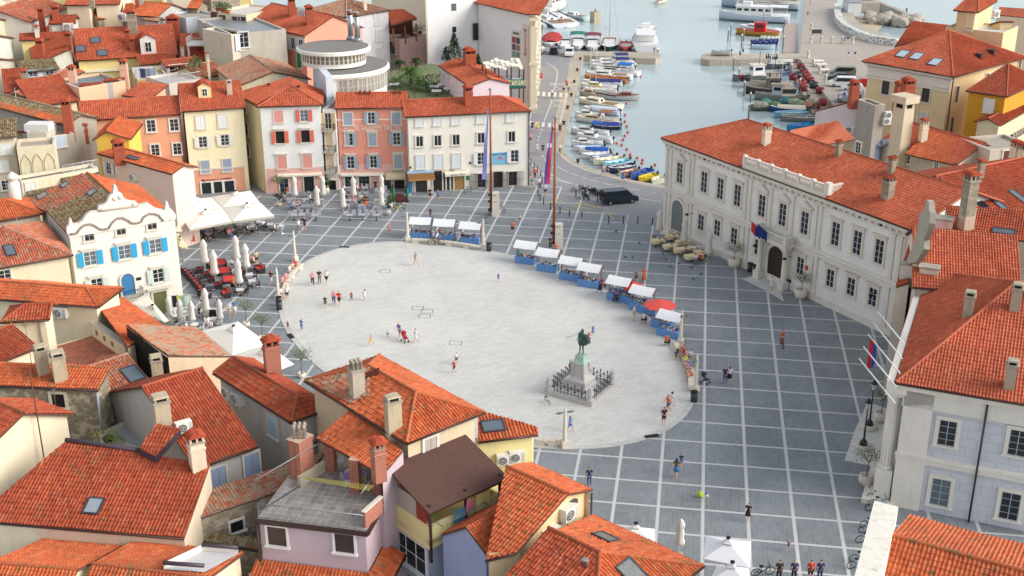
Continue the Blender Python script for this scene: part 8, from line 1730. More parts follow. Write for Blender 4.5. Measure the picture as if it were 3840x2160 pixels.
mast('tall mast with long pale violet flag before the cream house',1,1,2400,720,1,0,2375,905,[(150,150,214)],.5,14.3,5.0,1);mast('tall mast with red and violet flag near the harbour road',2,1,455,1050,2,0,463,1185,[(214,64,84),(110,70,160)],.62,15.2,8.2,1)
BLUE=paint((104,150,206),.85,var=.15);WC=paint((232,234,236),.85);TW=paint((150,84,52),.7)
def stall(label,a,b,rz,k=0,c_=(2,1)):
 K(*c_);p=at(a,b,0.02);R=empty('market_stall',p,label,'market stall','white roofed market stalls',rz);mb=MB();w,d=2.7,2.2;N_=6
 vs=[];
 for j,(y,z) in enumerate(((-d/2,2.0),(-d/4,2.32),(0,2.62),(d/4,2.30),(d/2,2.0),(d/2+.05,1.9))):
  for i in range(N_+1): vs.append((-w/2+w*i/N_,y,z-.05*sin(PI*i/N_)*(1 if j in(1,3) else .4)+.012*sin(i*4+j)))
 fs=[[j*(N_+1)+i,j*(N_+1)+i+1,(j+1)*(N_+1)+i+1,(j+1)*(N_+1)+i] for j in range(5) for i in range(N_)];mb.add(vs,fs,WC,True);mb.add([(x,y,z-.03) for x,y,z in vs],[f[::-1] for f in fs],WC,True);mb.B('canopy',R)
 for x in (-1,1):
  MB().box((x*w*.46,0,1.28),(.09,.09,2.56),TW).B('post',R);m=MB();m.tube((x*w*.46,-d/2,1.96),(x*w*.46,0,2.56),.035,TW,4);m.tube((x*w*.46,0,2.56),(x*w*.46,d/2,1.96),.035,TW,4);m.tube((x*w*.46,-d/2,1.96),(x*w*.46,d/2,1.96),.035,TW,4);m.B('rafter',R)
 m=MB();n=14;
 for i in range(n):
  for (x0,y0,x1,y1) in ((-1.2+2.4*i/n,-.95,-1.2+2.4*(i+1)/n,-.95),(-1.2+2.4*(i+1)/n,.25,-1.2+2.4*i/n,.25)): m.poly([(x0,y0-.03*sin(i*2),0.05),(x1,y1-.03*sin(i*2+2),0.05),(x1,y1,.82),(x0,y0,.82)],BLUE)
 for x,s in ((-1.2,1),(1.2,-1)): m.poly([(x,-.95*s*-1*-1 if s>0 else -.95,.05),(x,.25,.05),(x,.25,.82),(x,-.95,.82)][::s],BLUE)
 m.poly([(-1.2,-.95,.82),(1.2,-.95,.82),(1.2,.25,.82),(-1.2,.25,.82)],BLUE);m.B('table_cloth',R);m=MB();rd=random.Random(k)
 for i in range(26): m.box((rd.uniform(-1.05,1.05),rd.uniform(-.8,.1),.86+rd.random()*.05),(rd.uniform(.08,.28),rd.uniform(.06,.2),rd.uniform(.04,.22)),paint(rd.choice([(200,60,50),(226,220,200),(120,90,60),(60,60,70),(220,180,90),(90,120,150),(232,230,226)]),.6),rz=rd.random()*3)
 m.B('goods',R);return R
for i,(l,a,b,rz,c) in enumerate([('left stall of the three in the row, brown board at its back',1665,935,-.12,(1,1)),('middle stall of the three, between two seated helpers',1905,955,-.16,(1,1)),('right stall of the three, with dark bottles on show',2165,985,-.2,(1,1)),
 ('first stall of the curved row, next to a teal dressed woman',150,1185,-.35,(2,1)),('second stall of the curved row beneath the red flag mast',370,1265,-.38,(2,1)),('third stall of the curved row with red crates of toys',600,1350,-.42,(2,1)),('fourth stall of the curved row, blue cloth to the ground',790,1420,-.45,(2,1)),
 ('fifth stall of the curved row, beside a dark robed seller',1085,30+1449+80,-.5,(2,1)),('sixth stall, framed by the two red umbrellas',1320,210,-.55,(2,2)),('seventh and last stall beside the stone lamp',1600,470,-.6,(2,2))]): stall(l,a,b,rz,i,c)
def extable(label,a,b,rz):
 K(2,2);R=empty('market_table',at(a,b,.03),label,'table','blue draped market tables',rz);MB().box((0,0,.41),(2.3,.9,.82),BLUE,taper=.97).B('table_cloth',R);m=MB()
 for i in range(14): m.box((-1+i*.15,.1*sin(i*3),.86),(.1,.3,.06),paint([(226,220,200),(90,80,110),(200,180,90)][i%3],.6))
 m.B('goods',R)
extable('blue draped table left of the first red umbrella',1080,80,-.5);extable('blue draped table with violet cloth between the umbrellas',1240,170,-.6);extable('blue draped table behind the seated white shirt vendor',1360,250,-.6);extable('blue draped table left of the last stall',1510,400,-.65)
def brolly(label,c,r,a,b,rad=1.5,h=2.3,col=(222,70,56)):
 K(c,r);p=at(a,b,.05);R=empty('market_umbrella',p,label,'umbrella','red market umbrellas');n=8;m=paint(col,.7);mb=MB();rim=[V((rad*cos(2*PI*i/n),rad*sin(2*PI*i/n),h-.35)) for i in range(n)];t=vz(h+.25)
 for i in range(n): mb.poly([rim[i],rim[(i+1)%n],t],m);mb.poly([rim[(i+1)%n]-vz(.03),rim[i]-vz(.03),t-vz(.05)],m)
 mb.B('canopy',R);MB().lathe([(.3,0),(.22,.12),(.03,.2)],(0,0,h+.08),m,8).B('vent_cap',R);MB().tube(O0,(0,0,h+.3),.03,WHITE,6).B('pole',R)
brolly('smaller orange red umbrella between the fifth and sixth stalls',2,2,1215,130,1.25,2.0);brolly('large red hexagonal umbrella before the last stall',2,2,1480,345,1.75,2.3,(224,84,74))
PM=[]
def parasol(label,a,b,h=3.4,r=.36,group='closed white parasols'):
 p=at(a,b,0);R=empty('closed_parasol',p,label,'parasol',group);k=h/3.4
 if not PM:
  c=MB();prof=[(.02,3.4),(.14,3.25),(.3,2.8),(.22,2.45),(.27,2.1),(.25,1.6),(.34,1.2),(.30,.95)];c.loft([[V((rr*(1+.28*(-1)**i)*cos(2*PI*i/14),rr*(1+.28*(-1)**i)*sin(2*PI*i/14),z)) for i in range(14)] for rr,z in prof][::-1],paint((226,220,212),.85));PM.append(c.mesh('folded_canopy'));PM.append(MB().tube(O0,(0,0,3.3),.035,WHITE,6).mesh('pole'));PM.append(MB().lathe([(.36,0),(.34,.08),(.05,.12)],O0,CONC,12).mesh('base'))
 for m in PM: inst(m,m.name.split('.')[0],R,O0,0,k,world=False)
K(1,1)
for i,(a,b) in enumerate(((395,590),(620,690),(680,585))): parasol('closed parasol, %s from left before the white townhouse'%ORD[i],a,b,3.7)
for i,(a,b) in enumerate(((880,710),(985,590),(1268,570),(1265,700))): parasol('closed parasol, %s from left before the pink hotel'%ORD[i],a,b,3.7)
K(2,1)
for i,(a,b) in enumerate(((1475,950),(1725,1060),(1972,1190))): parasol('closed parasol, %s from left by the town hall tables'%ORD[i],a,b,3.8)
Z(680,840)
for i,(a,b) in enumerate(((495,960),(690,1190),(1130,880),(1325,1050),(1180,1370))): parasol('closed parasol, %s from left among red cushions'%ORD[i],a,b,4.0)
K(0,2)
for i,(a,b) in enumerate(((1715,350),(1828,380),(2085,320),(1945,400),(2225,380))): parasol('closed parasol, %s from left in the white chair cafe'%ORD[i],a,b,3.0 if i not in(2,) else 3.6)
K(2,3);parasol('closed white parasol beside the bottom canopy',1680,1230,3.0)
def canopy(label,pts,z,col,peak=1.1,skirt=True,group='large square canopies',legs=True):
 P=[at(a,b,z) for a,b in pts];c=sum(P,V(O0))/4;R=empty('square_canopy',gnd(c),label,'canopy',group);m=paint(col,.8,var=.04);mb=MB();t=V((c.x,c.y,z+peak));q=[t.lerp(p,.16)+V(O0) for p in P];
 for i in range(4): j=(i+1)%4;mb.poly([P[i],P[j],q[j],q[i]],m);mb.poly([P[j]-vz(.04),P[i]-vz(.04),q[i]-vz(.04),q[j]-vz(.04)],m)
 mb.build('canopy_cloth',R);mb=MB();q2=[t.lerp(p,.2)+vz(.12) for p in P];t2=t+vz(.3)
 for i in range(4): mb.poly([q2[i],q2[(i+1)%4],t2],m)
 mb.lathe([(.16,0),(.16,.1)],t2,DARK,10);mb.build('vent_cap',R)
 if skirt:
  mb=MB()
  for i in range(4):
   a,b=P[i],P[(i+1)%4];n=max(4,int((b-a).length/.28));
   for k in range(n): x,y=a.lerp(b,k/n),a.lerp(b,(k+1)/n);mb.add([x,y,y-vz(.22),(x+y)/2-vz(.34),x-vz(.22)],[[0,1,2,3,4],[4,3,2,1,0]],m)
  mb.build('valance',R)
 MB().tube(gnd(c),t,.06,ZINC,8).build('pole',R)
 mb=MB();[mb.tube(t-vz(.3),p-vz(.05),.03,ZINC,4) for p in P];mb.build('ribs',R)
K(0,1);z=3.1;WCN=(238,232,220)
canopy('front left square of the four joined white canopies',[(1820,715),(1905,858),(2335,775),(2240,645)],z,WCN,.8);canopy('back left square of the four joined white canopies',[(1728,580),(1818,712),(2238,643),(2130,535)],z,WCN,.8);canopy('front right square of the four joined white canopies',[(2245,645),(2340,775),(2760,722),(2620,590)],z,WCN,.8);canopy('back right square of the four joined white canopies',[(2133,530),(2242,640),(2615,588),(2520,468)],z,WCN,.8)
canopy('small cream awning square left of the joined canopies',[(1745,775),(1770,885),(1838,880),(1775,760)],2.8,(230,222,190),.2,False);canopy('cream folded awning hanging beside the blue shutter house',[(1765,900),(1800,1030),(1900,1062),(1800,900)],2.8,(232,222,180),.2,False)
K(0,2);canopy('large white canopy behind the lichen roofed house',[(2010,435),(2340,680),(2700,560),(2395,335)],3.3,(240,236,228),.9,False);canopy('white canopy partly under the large one near brick chimney',[(2330,690),(2640,900),(2960,765),(2690,565)],3.2,(238,232,222),.8,False);canopy('cream awning leaning on the orange low roof',[(1320,150),(1655,345),(1700,330),(1500,98)],3.0,(236,230,212),.3,False)
K(2,3);canopy('white canopy at the bottom edge between roof and people',[(1950,1045),(1925,1275),(2395,1370),(2405,1098)],3.0,(226,228,234),.7,False);canopy('second white canopy cut by the bottom edge',[(2060,1345),(1990,1500),(2400,1560),(2385,1372)],3.0,(226,228,234),.7,False);canopy('white canopy peeping over the lichen hip roof',[(1040,925),(1060,1080),(1440,1110),(1435,975)],3.0,(230,230,234),.5,False)
def protos():
 r={}
 r['grey']=part_chair('cafe_chair','x','chair',O0,0,(176,178,190));r['red']=None
 def arm(w):
  R=empty('wicker_armchair' if w<1 else 'wicker_sofa',O0,'x','chair' if w<1 else 'sofa');m=paint((46,36,38),.8,var=.2);c=paint((206,74,70),.8)
  MB().box((0,0,.2),(w,.72,.3),m).B('base',R);MB().box((0,.36,.45),(w,.12,.75),m,rx=-.08).B('backrest',R)
  for x in (-1,1): MB().box((x*(w/2+.03),0,.32),(.1,.76,.58),m).B('armrest',R)
  MB().box((0,-.03,.41),(w-.08,.62,.13),c).B('seat_cushion',R);MB().box((0,.27,.62),(w-.08,.1,.4),c,rx=-.08).B('back_cushion',R);return R
 r['arm']=arm(.66);r['sofa']=arm(1.5);r['dark']=part_chair('cafe_chair','x','chair',O0,0,(48,38,36));r['white']=part_chair('cafe_chair','x','chair',O0,0,(228,226,220));r['metal']=part_chair('cafe_chair','x','chair',O0,0,(120,112,108));r['black']=part_chair('plastic_chair','x','chair',O0,0,(40,42,60))
 r['gt']=gtable('cafe_table','x',O0,(176,178,180),.42);r['wt']=gtable('cafe_table','x',O0,(206,208,212),.4);r['lt']=gtable('coffee_table','x',O0,(50,42,44),.42,h=.42);r['pt']=gtable('cafe_table','x',O0,(232,230,224),.42,sq=False)
 return r
PR=protos();US={}
def put(k,label,a,b,rz,group):
 pr=PR[k];o=pr if k not in US else copy_tree(pr);US[k]=1;o.location=at(a,b,0);o.rotation_euler=(0,0,rz);o['label']=label;o['group']=group;return o
Z0=(1020,640,480/1456)
VIEW[:]=Z0
G='grey cafe chairs before the pink fronts'
for j,(desc,row) in enumerate((('front row before the white townhouse',((205,540,0),(262,525,.1),(335,525,0),(405,525,0),(475,535,0),(538,535,0))),('front row before the hotel',((852,535,0),(932,530,0),(1003,530,0),(1075,525,0),(1162,535,0),(1235,535,0),(1330,515,0))),
  ('second row before the white townhouse',((395,425,PI),(468,425,PI),(540,400,1.4),(575,420,2.6),(360,300,PI),(425,300,PI),(300,480,2),(200,400,0),(265,430,1),(330,430,-1),(505,350,2))),('second row before the hotel',((840,430,PI),(902,430,PI),(1000,480,0),(1055,480,0),(1172,430,PI),(1215,460,0),(1100,420,-1.2),(965,400,1.5),(930,370,-1),(1028,300,PI),(1090,300,PI))),
  ('back row at the pink walls',((225,270,0),(300,230,0),(370,230,0),(530,230,0),(530,310,1),(600,300,0),(820,260,0),(870,260,0),(965,260,0),(1030,255,0),(1080,230,0),(1190,270,0),(1275,320,0),(1275,380,0),(1290,250,0))))):
 for i,(a,b,rz) in enumerate(row): put('grey','grey mesh cafe chair, %s from left in the %s'%(ORD[i],desc),a,b,rz+PI*0,G)
for i,(a,b) in enumerate(((250,565),(345,560),(495,565),(885,565),(1030,560),(1190,565),(380,460),(450,460),(275,445),(390,380),(555,385),(205,310),(210,375),(545,305),(850,450),(1020,450),(870,395),(1060,310),(1010,310),(870,250),(1060,250),(1200,390),(1260,385))): put('gt','grey square cafe table, number %s from the lower left before the pink fronts'%(ORD+['twenty-first','twenty-second','twenty-third'])[i] if i<23 else '',a,b,0,'grey cafe tables')
Z(680,840);G='red cushioned wicker seats'
for i,(a,b,rz) in enumerate(((90,1010,2.4),(140,1060,2.4),(190,1120,2.4),(230,1170,2.4),(280,1215,2.4),(320,1270,2.4),(380,1340,2.4),(430,1400,2.4),(370,980,-1.2),(520,1070,-1.1),(610,1170,-1.1),(750,1290,-1.1),(590,890,2.2),(1220,1010,2.0))): put('arm','red cushioned dark wicker armchair, %s counted from the upper left'%ORD[i],a,b,rz-PI/2*0,G)
for i,(a,b,rz) in enumerate(((775,860,.3),(865,1020,.3),(980,1190,.3),(1580,960,-1.0),(900,1449,-1.1),(470,1470,2.4))): put('sofa','red cushioned dark wicker sofa, %s from the back'%ORD[i],a,b,rz,G)
for i,(a,b) in enumerate(((275,990),(385,1110),(460,1230),(595,1350),(780,920),(1230,860),(1400,990),(910,1080))): put('lt','low dark wicker table, %s from the left in the red seat cafe'%ORD[i],a,b,.4,'low wicker tables')
for i,(a,b,rz) in enumerate(((1260,1160,2),(1300,1210,2),(1490,1130,-1.2),(1365,1310,2),(1540,1300,-1.2),(1090,1449,2),(1290,1440,-1.2),(1320,1400,-1.2),(1050,1330,3),(1180,1300,3))): put('dark','slim dark wicker chair, %s from the lamp side tables'%ORD[i],a,b,rz,'slim dark chairs')
for i,(a,b) in enumerate(((1380,1130),(1430,1260),(1190,1440))): put('wt','white topped cafe table, %s of three beside the red seats'%ORD[i],a,b,.3,'white topped tables')
Z(680,840);G='dark chairs under the joined canopies';k=0
for (a,b) in ((130,290),(560,300),(1010,230),(1430,160),(1800,110),(330,210),(760,180),(1180,110),(1600,60)):
 put('dark','dark chair left of the %s canopy table'%ORD[k],a-75,b+20,1.5,G);put('dark','dark chair right of the %s canopy table'%ORD[k],a+85,b+30,-1.5,G);put('wt','cafe table, %s under the joined canopies'%ORD[k],a,b,.2,'tables under the joined canopies');k+=1
K(0,2);k=0
for (a,b) in ((1775,340),(2110,290),(2150,370),(1965,430),(1850,300)): put('pt','white round table, %s in the white chair cafe'%ORD[k],a,b,0,'white round tables');put('white','white garden chair left of the %s round table'%ORD[k],a-60,b+10,1.5,'white garden chairs');put('white','white garden chair right of the %s round table'%ORD[k],a+70,b+5,-1.5,'white garden chairs');k+=1
Z(2400,840);TC=paint((232,212,170),.8)
for i,(a,b,l) in enumerate(((360,430,1.6),(640,340,1.6),(600,540,1.6),(850,450,1.6),(880,600,2.6),(1080,740,2.2),(1220,660,1.6))):
 R=empty('restaurant_table',at(a,b,0),'cream draped restaurant table, %s from the arcade door'%ORD[i],'table','cream draped tables',.33);c=MB();c.box((0,0,.76),(l,.9,.04),TC)
 for x,y,sx,sy in ((0,-.46,l,.02),(0,.46,l,.02),(-l/2,0,.02,.9),(l/2,0,.02,.9)): c.box((x,y,.56),(sx,sy,.42),TC)
 c.B('tablecloth',R);MB().box((.3,.1,.80),(.34,.26,.03),DARK).B('menu',R)
 for x in (-.4,.4):
  for y in (-.3,.3): MB().tube((x,y,0),(x,y,.74),.03,DARK,5).B('leg',R)
for i,(a,b,rz) in enumerate(((430,490,PI),(280,380,0),(700,400,PI),(620,600,PI),(500,440,0),(870,680,PI),(1120,830,PI),(960,640,2),(930,330,-1),(760,330,0))): put('metal','round backed metal chair, %s at the cream tables'%ORD[i],a,b,rz,'metal restaurant chairs')
K(2,2);
for i,(a,b) in enumerate(((1040,150),(1325,355),(1558,585),(880,50))): put('black','plastic chair of a stall keeper, %s along the curved row'%ORD[i],a,b,-.4+PI*0,'stall keeper chairs')
def pottree(label,c,r,a,b,h=2.6,pr=.55,ph=1.0,cr=.9,col=(110,128,84),n=240,ball=False):
 K(c,r);p=at(a,b,0);R=empty('potted_tree',p,label,'potted tree','potted trees of the square');s=P_((222,212,198),.2)
 MB().lathe([(pr*.7,0),(pr,ph*.5),(pr*.86,ph),(pr*.7,ph),(pr*.6,ph-.15)],O0,s,16).B('pot',R);tk=MB();bk=paint((110,94,76),.9);tk.tube((0,0,ph-.2),(.05,0,h*.62),.05,bk,6,r2=.03);L=[]
 for i in range(7): a_=i*2.4;q=V((cos(a_)*cr*.6,sin(a_)*cr*.6,h*.62+.3+.35*(i%3)));tk.tube((.05,0,h*.6),q,.022,bk,4);L.append(q)
 tk.B('trunk',R);m=leafm(col);mb=MB()
 for i in range(n*2):
  q=random.choice(L);sp=cr*.34;p_=q+V((random.gauss(0,sp),random.gauss(0,sp),random.gauss(0,sp*.6)));d=V((random.gauss(0,1),random.gauss(0,1),random.gauss(0,1))).normalized();s_=d.cross(V((.2,.4,.9))).normalized();l=.085*uni(.7,1.4);mb.add([p_,p_+d*l+s_*l*.45,p_+d*l*2,p_+d*l-s_*l*.45],[[0,1,2,3]],m)
 mb.B('crown',R)
for l,c,r,a,b,kw in (('olive tree in a big round white pot left of the hall door',2,1,2230,1240,dict(h=3.0,pr=.75,ph=1.15,cr=1.2)),('olive tree in a round white pot right of the hall door',3,2,325,105,dict(h=3.0,pr=.7,ph=1.1,cr=1.0)),('tree in a cream tub below the front black lantern',3,3,980,530,dict(h=3.4,pr=.6,ph=.9,cr=1.1)),('tree in a cream tub behind the black lanterns',3,2,1130,1340,dict(h=3.4,pr=.6,ph=.9,cr=.9)),
 ('thin olive tree behind the brick chimney on the paving',1,2,460,900,dict(h=3.0,pr=.4,ph=.5,cr=1.0)),('thin olive tree near the corner of the large white canopy',0,2,2480,385,dict(h=3.0,pr=.4,ph=.5,cr=.9)),('sparse olive tree left of the black dressed woman',1,2,65,530,dict(h=3.0,pr=.4,ph=.5,cr=.9)),('olive tree at the left end of the townhouse cafe',1,1,230,520,dict(h=2.8,pr=.4,ph=.5,cr=.9)),
 ('clipped round bush in grey pot by the narrow balcony house',1,1,710,500,dict(h=1.9,pr=.45,ph=.9,cr=.5,n=400,col=(50,100,40))),('dark bush in a pot at the cafe corner before the townhouse',1,1,237,625,dict(h=1.4,pr=.4,ph=.5,cr=.6,n=300,col=(50,80,50))),('small shrub in white pot behind the yellow bicycle',1,1,1352,650,dict(h=1.3,pr=.35,ph=.7,cr=.3,col=(80,120,50))),('small shrub in white pot left of the yellow bicycle',1,1,1335,715,dict(h=1.3,pr=.35,ph=.7,cr=.3,col=(60,90,50)))): pottree(l,c,r,a,b,**kw)
K(1,1)
for i,(a,b) in enumerate(((1380,570),(1518,570))): bush('slim clipped cone bush %s of the hotel red carpet'%('left','right')[i],at(a,b,.1),.35,.35,2.3,(36,96,44),'shrub','cone_bush',300,.09,True,group='cone bushes');R=empty('folded_green_parasol',at(a+8,b+15,0),'folded green parasol %s of the hotel carpet'%('left','right')[i],'parasol','green parasols');MB().lathe([(.1,.6),(.2,.9),(.12,1.8),(.02,2.1)],O0,paint((30,130,80),.7),8).B('cloth',R);MB().tube(O0,(0,0,2),.03,GUT,5).B('pole',R)
p=W([(1392,500),(1480,500),(1545,585),(1405,592)],.02);o=MB().poly(p,paint((84,28,28),.9)).build('carpet');tag(o,'dark red entrance carpet before the hotel door','carpet')
for l,c,r,a,b in (('front black street lantern on the right with round base',3,3,955,160),('rear black street lantern standing behind the front one',3,2,1015,1410)):
 K(c,r);p=at(a,b,0);R=empty('street_lantern',p,l,'street lamp','black lanterns');m=paint((40,42,48),.4);MB().lathe([(.7,0),(.7,.3),(.5,.34)],O0,STONE,16).B('base',R);MB().lathe([(.34,.34),(.3,.6),(.1,.9),(.07,2),(.05,3.6),(.12,3.7)],O0,m,10).B('post',R);MB().lathe([(.13,3.7),(.26,4.25)],O0,paint((200,206,210),.2),6,False).B('lamp_glass',R);MB().lathe([(.32,4.25),(.14,4.5),(.03,4.7)],O0,m,6,False).B('lamp_hood',R)
def bike(label,a,b,rz,col=(180,190,200),cv=None,name='bicycle',rider=False,lean=.15,s=1.0,group='bicycles'):
 if cv: K(*cv)
 R=empty(name,at(a,b,0.02),label,'bicycle' if name=='bicycle' else 'motorcycle',group,rz);m=paint(col,.35);T=MB()
 big=name!='bicycle';r=.34 if not big else .3;wb=.53 if not big else .68
 for x in (-wb,wb):
  mb=MB();pts=[V((x+r*cos(t*PI/9),0,r+r*sin(t*PI/9))) for t in range(19)];mb.path(pts,.03 if not big else .075,DARK,5);
  for t in range(0,18,3): mb.tube((x,0,r),pts[t],.006,ZINC,3)
  mb.B('wheel',R)
 f=MB()
 for p,q in (((-wb,0,r),(-.1,0,r-.05)),((-.1,0,r-.05),(-.2,0,.85)),((-.1,0,r-.05),(wb-.12,0,.82)),((-.2,0,.75),(wb-.12,0,.82)),((-wb,0,r),(-.2,0,.78)),((wb,0,r),(wb-.16,0,1.0))): f.tube(p,q,.03,m,5)
 f.tube((wb-.16,-.28,1.02),(wb-.16,.28,1.02),.02,DARK,5);f.B('frame',R);MB().box((-.22,0,.9),(.26,.14,.07),DARK).B('saddle',R)
 if big: MB().loft([[V((x,w*cos(i*PI/4),z+h*sin(i*PI/4))) for i in range(8)] for x,w,z,h in ((-.75,.08,.8,.08),(-.3,.17,.72,.16),(.1,.2,.75,.22),(.45,.16,.9,.16),(.6,.05,1.0,.06))],m).B('body',R);MB().box((0,0,.4),(.5,.3,.35),paint((90,92,96),.4,.5)).B('engine',R);MB().box((.62,0,1.05),(.08,.3,.3),paint((170,180,186),.2)).B('windshield',R)
 R.rotation_euler=(lean,0,rz);R.scale=(s,)*3;return R
K(2,1)
for i,(a,b,rz,c) in enumerate(((715,470,-1.1,(190,196,206)),(745,550,-1.1,(40,44,56)),(790,490,-.9,(200,204,210)),(830,500,-.9,(60,60,70)),(880,520,-.9,(150,156,164)))): bike('%s parked motorbike, %s from left behind the minibus'%(['silver','dark blue','white','black','grey'][i],ORD[i]),a,b,rz,c,None,'motorbike',group='motorbikes')
bike('small red kick scooter bike left of the motorbikes',620,480,-.8,(190,50,40),None,'bicycle',s=.7)
K(1,1);bike('yellow bicycle leaning by the hotel planters',1430,680,-.1,(226,206,40));bike('dark bicycle behind the yellow one',1445,650,-.2,(60,66,60));bike('city bicycle by the iron gates',2130,490,.9,(130,140,170));bike('bicycle right of the violet flag mast',2465,680,-.7,(90,90,90));bike('dark bicycle left of the violet flag mast',2350,730,.9,(60,70,80))
K(2,2);bike('child bicycle resting at the statue fence corner',360,1160,-1.2,(210,220,210),s=.75)
K(3,3)
for i,(a,b) in enumerate(((1110,590),(1095,680),(1110,745),(1080,790),(1030,960),(1020,1010),(990,1110),(930,1300),(905,1370))): bike('pale blue rental bicycle, %s in the stand behind the white parapet'%ORD[i],a,b,.1,(160,190,206),group='rental bicycles')
K(0,2);bike('pink child bicycle beside the red sofa',2190,170,1.2,(220,50,110),s=.8)
K(2,3);bike('dark bicycle at the bottom edge right of the canopies',2520,1440,.2,(60,60,60))
def stroller(label,c,r,a,b,rz,col):
 K(c,r);R=empty('stroller',at(a,b,.06),label,'stroller',None,rz);m=paint(col,.8);d=MB()
 for y in (-.22,.22): d.tube((-.3,y,.12),(.5,y,1.0),.015,ZINC,5);d.tube((.35,y,.12),(-.15,y,.75),.015,ZINC,5)
 d.B('frame',R);MB().loft([[V((x,y,z)) for y,z in ((-.2,z0),(.2,z0),(.2,z0+.08),(-.2,z0+.08))] for x,z0 in ((-.35,.42),(.05,.38),(.3,.85))],m,False).B('seat',R);MB().lathe([(.28,0),(.24,.16),(.1,.26)],(.22,0,.88),m,10).B('hood',R)
 for x in (-.3,.35):
  for y in (-.24,.24): MB().tube((x,y-.02,.11),(x,y+.02,.11),.11,DARK,10).B('wheel',R)
stroller('red child stroller pushed across the oval',1,2,1500,540,2.2,(176,30,60));stroller('empty dark stroller behind the right bench',2,2,1945,960,2.4,(56,44,56))
K(1,1);R=empty('draped_stand',at(262,905,0),'tall bistro table draped in white at the canopy edge','table');MB().lathe([(.1,0),(.3,.05),(.05,.1),(.05,.6),(.2,.62),(.3,1.1),(.34,1.12)],O0,WC,10).B('drape',R)
K(0,2);R=empty('chalk_board',at(2150,320,0),'dark folding menu board in the white chair cafe','sign');MB().box((0,0,.6),(.7,.05,1.2),DARK,rx=.2).B('panel',R);MB().box((0,.3,.6),(.7,.05,1.2),WHITE,rx=-.2).B('panel_rear',R)
for i,(a,c) in enumerate(((1740,(40,40,46)),(1790,(206,220,120)),(1838,(180,190,206)),(1865,(206,226,206)))): cloth('hanging_clothes',['black jacket','lime shirt','pale blue shirt','mint shirt'][i]+' on the rack outside the blue shutter house','clothes',at(a-15,80,2.2),V((1,.25,0)),.75,1.3,c,'clothes on the shop rack')
K(1,1);
for i,(a,b,c,w,h) in enumerate(((1555,470,(60,130,190),.5,1.9),(1610,430,(206,210,220),.7,.9),(1685,440,(60,100,140),.6,1.5),(1750,400,(200,80,50),.8,1.3),(1770,470,(210,206,190),.5,1.0),(1725,430,(190,180,170),.4,1.1))): o=MB().box((0,0,h/2),(w,.25,h),paint(c,.7,var=.3)).B('souvenir_rack',None);o.location=at(a,b+15,0)+V((0,-.3,0));tag(o,'souvenir display rack, %s from the hotel under the brown awning'%ORD[i],'rack','souvenir racks')
for i,(c,r,a,b) in enumerate(((2,1,1215,1150),(2,1,1140,1150),(2,1,1440,1050),(2,1,1280,1005),(2,1,1520,1110),(2,1,1595,1245),(2,1,1805,1255),(2,1,1825,1370),(2,1,1680,1215),(2,1,1900,1320),(2,1,1550,1170),(2,1,1050,890))):
 K(c,r);o=inst(wmesh(('pigeon',),lambda m:(m.loft([[V((x,w*cos(t*PI/3),z+w*sin(t*PI/3))) for t in range(6)] for x,w,z in ((-.2,.015,.12),(-.08,.07,.14),(.06,.08,.17),(.12,.04,.24),(.17,.035,.27),(.22,.008,.26))],paint((90,92,104),.7)),m.tube((0,.03,0),(0,.03,.12),.01,DARK,3),m.tube((0,-.03,0),(0,-.03,.12),.01,DARK,3))),'pigeon',None,at(a,b,.01),rnd()*6,1.2);tag(o,'grey pigeon on the paving, %s toward the town hall'%ORD[i],'pigeon','pigeons')
def skin(pts,edges,rad_,root,name,mat,sub=1):
 me=bpy.data.meshes.new('s');me.from_pydata(pts,edges,[]);o=bpy.data.objects.new('s',me);COL.objects.link(o)
 o.modifiers.new('k','SKIN');
 if sub: o.modifiers.new('u','SUBSURF').levels=sub
 for i,v in enumerate(me.skin_vertices[0].data): v.radius=(rad_[i],)*2 if not isinstance(rad_[i],tuple) else rad_[i];v.use_root=(i==root)
 dg=bpy.context.evaluated_depsgraph_get();m=bpy.data.meshes.new_from_object(o.evaluated_get(dg));m.name=name;m.materials.clear();m.materials.append(mat)
 for p in m.polygons: p.use_smooth=True;p.material_index=0
 bpy.data.objects.remove(o);return m
SK=paint((214,160,128),.6)
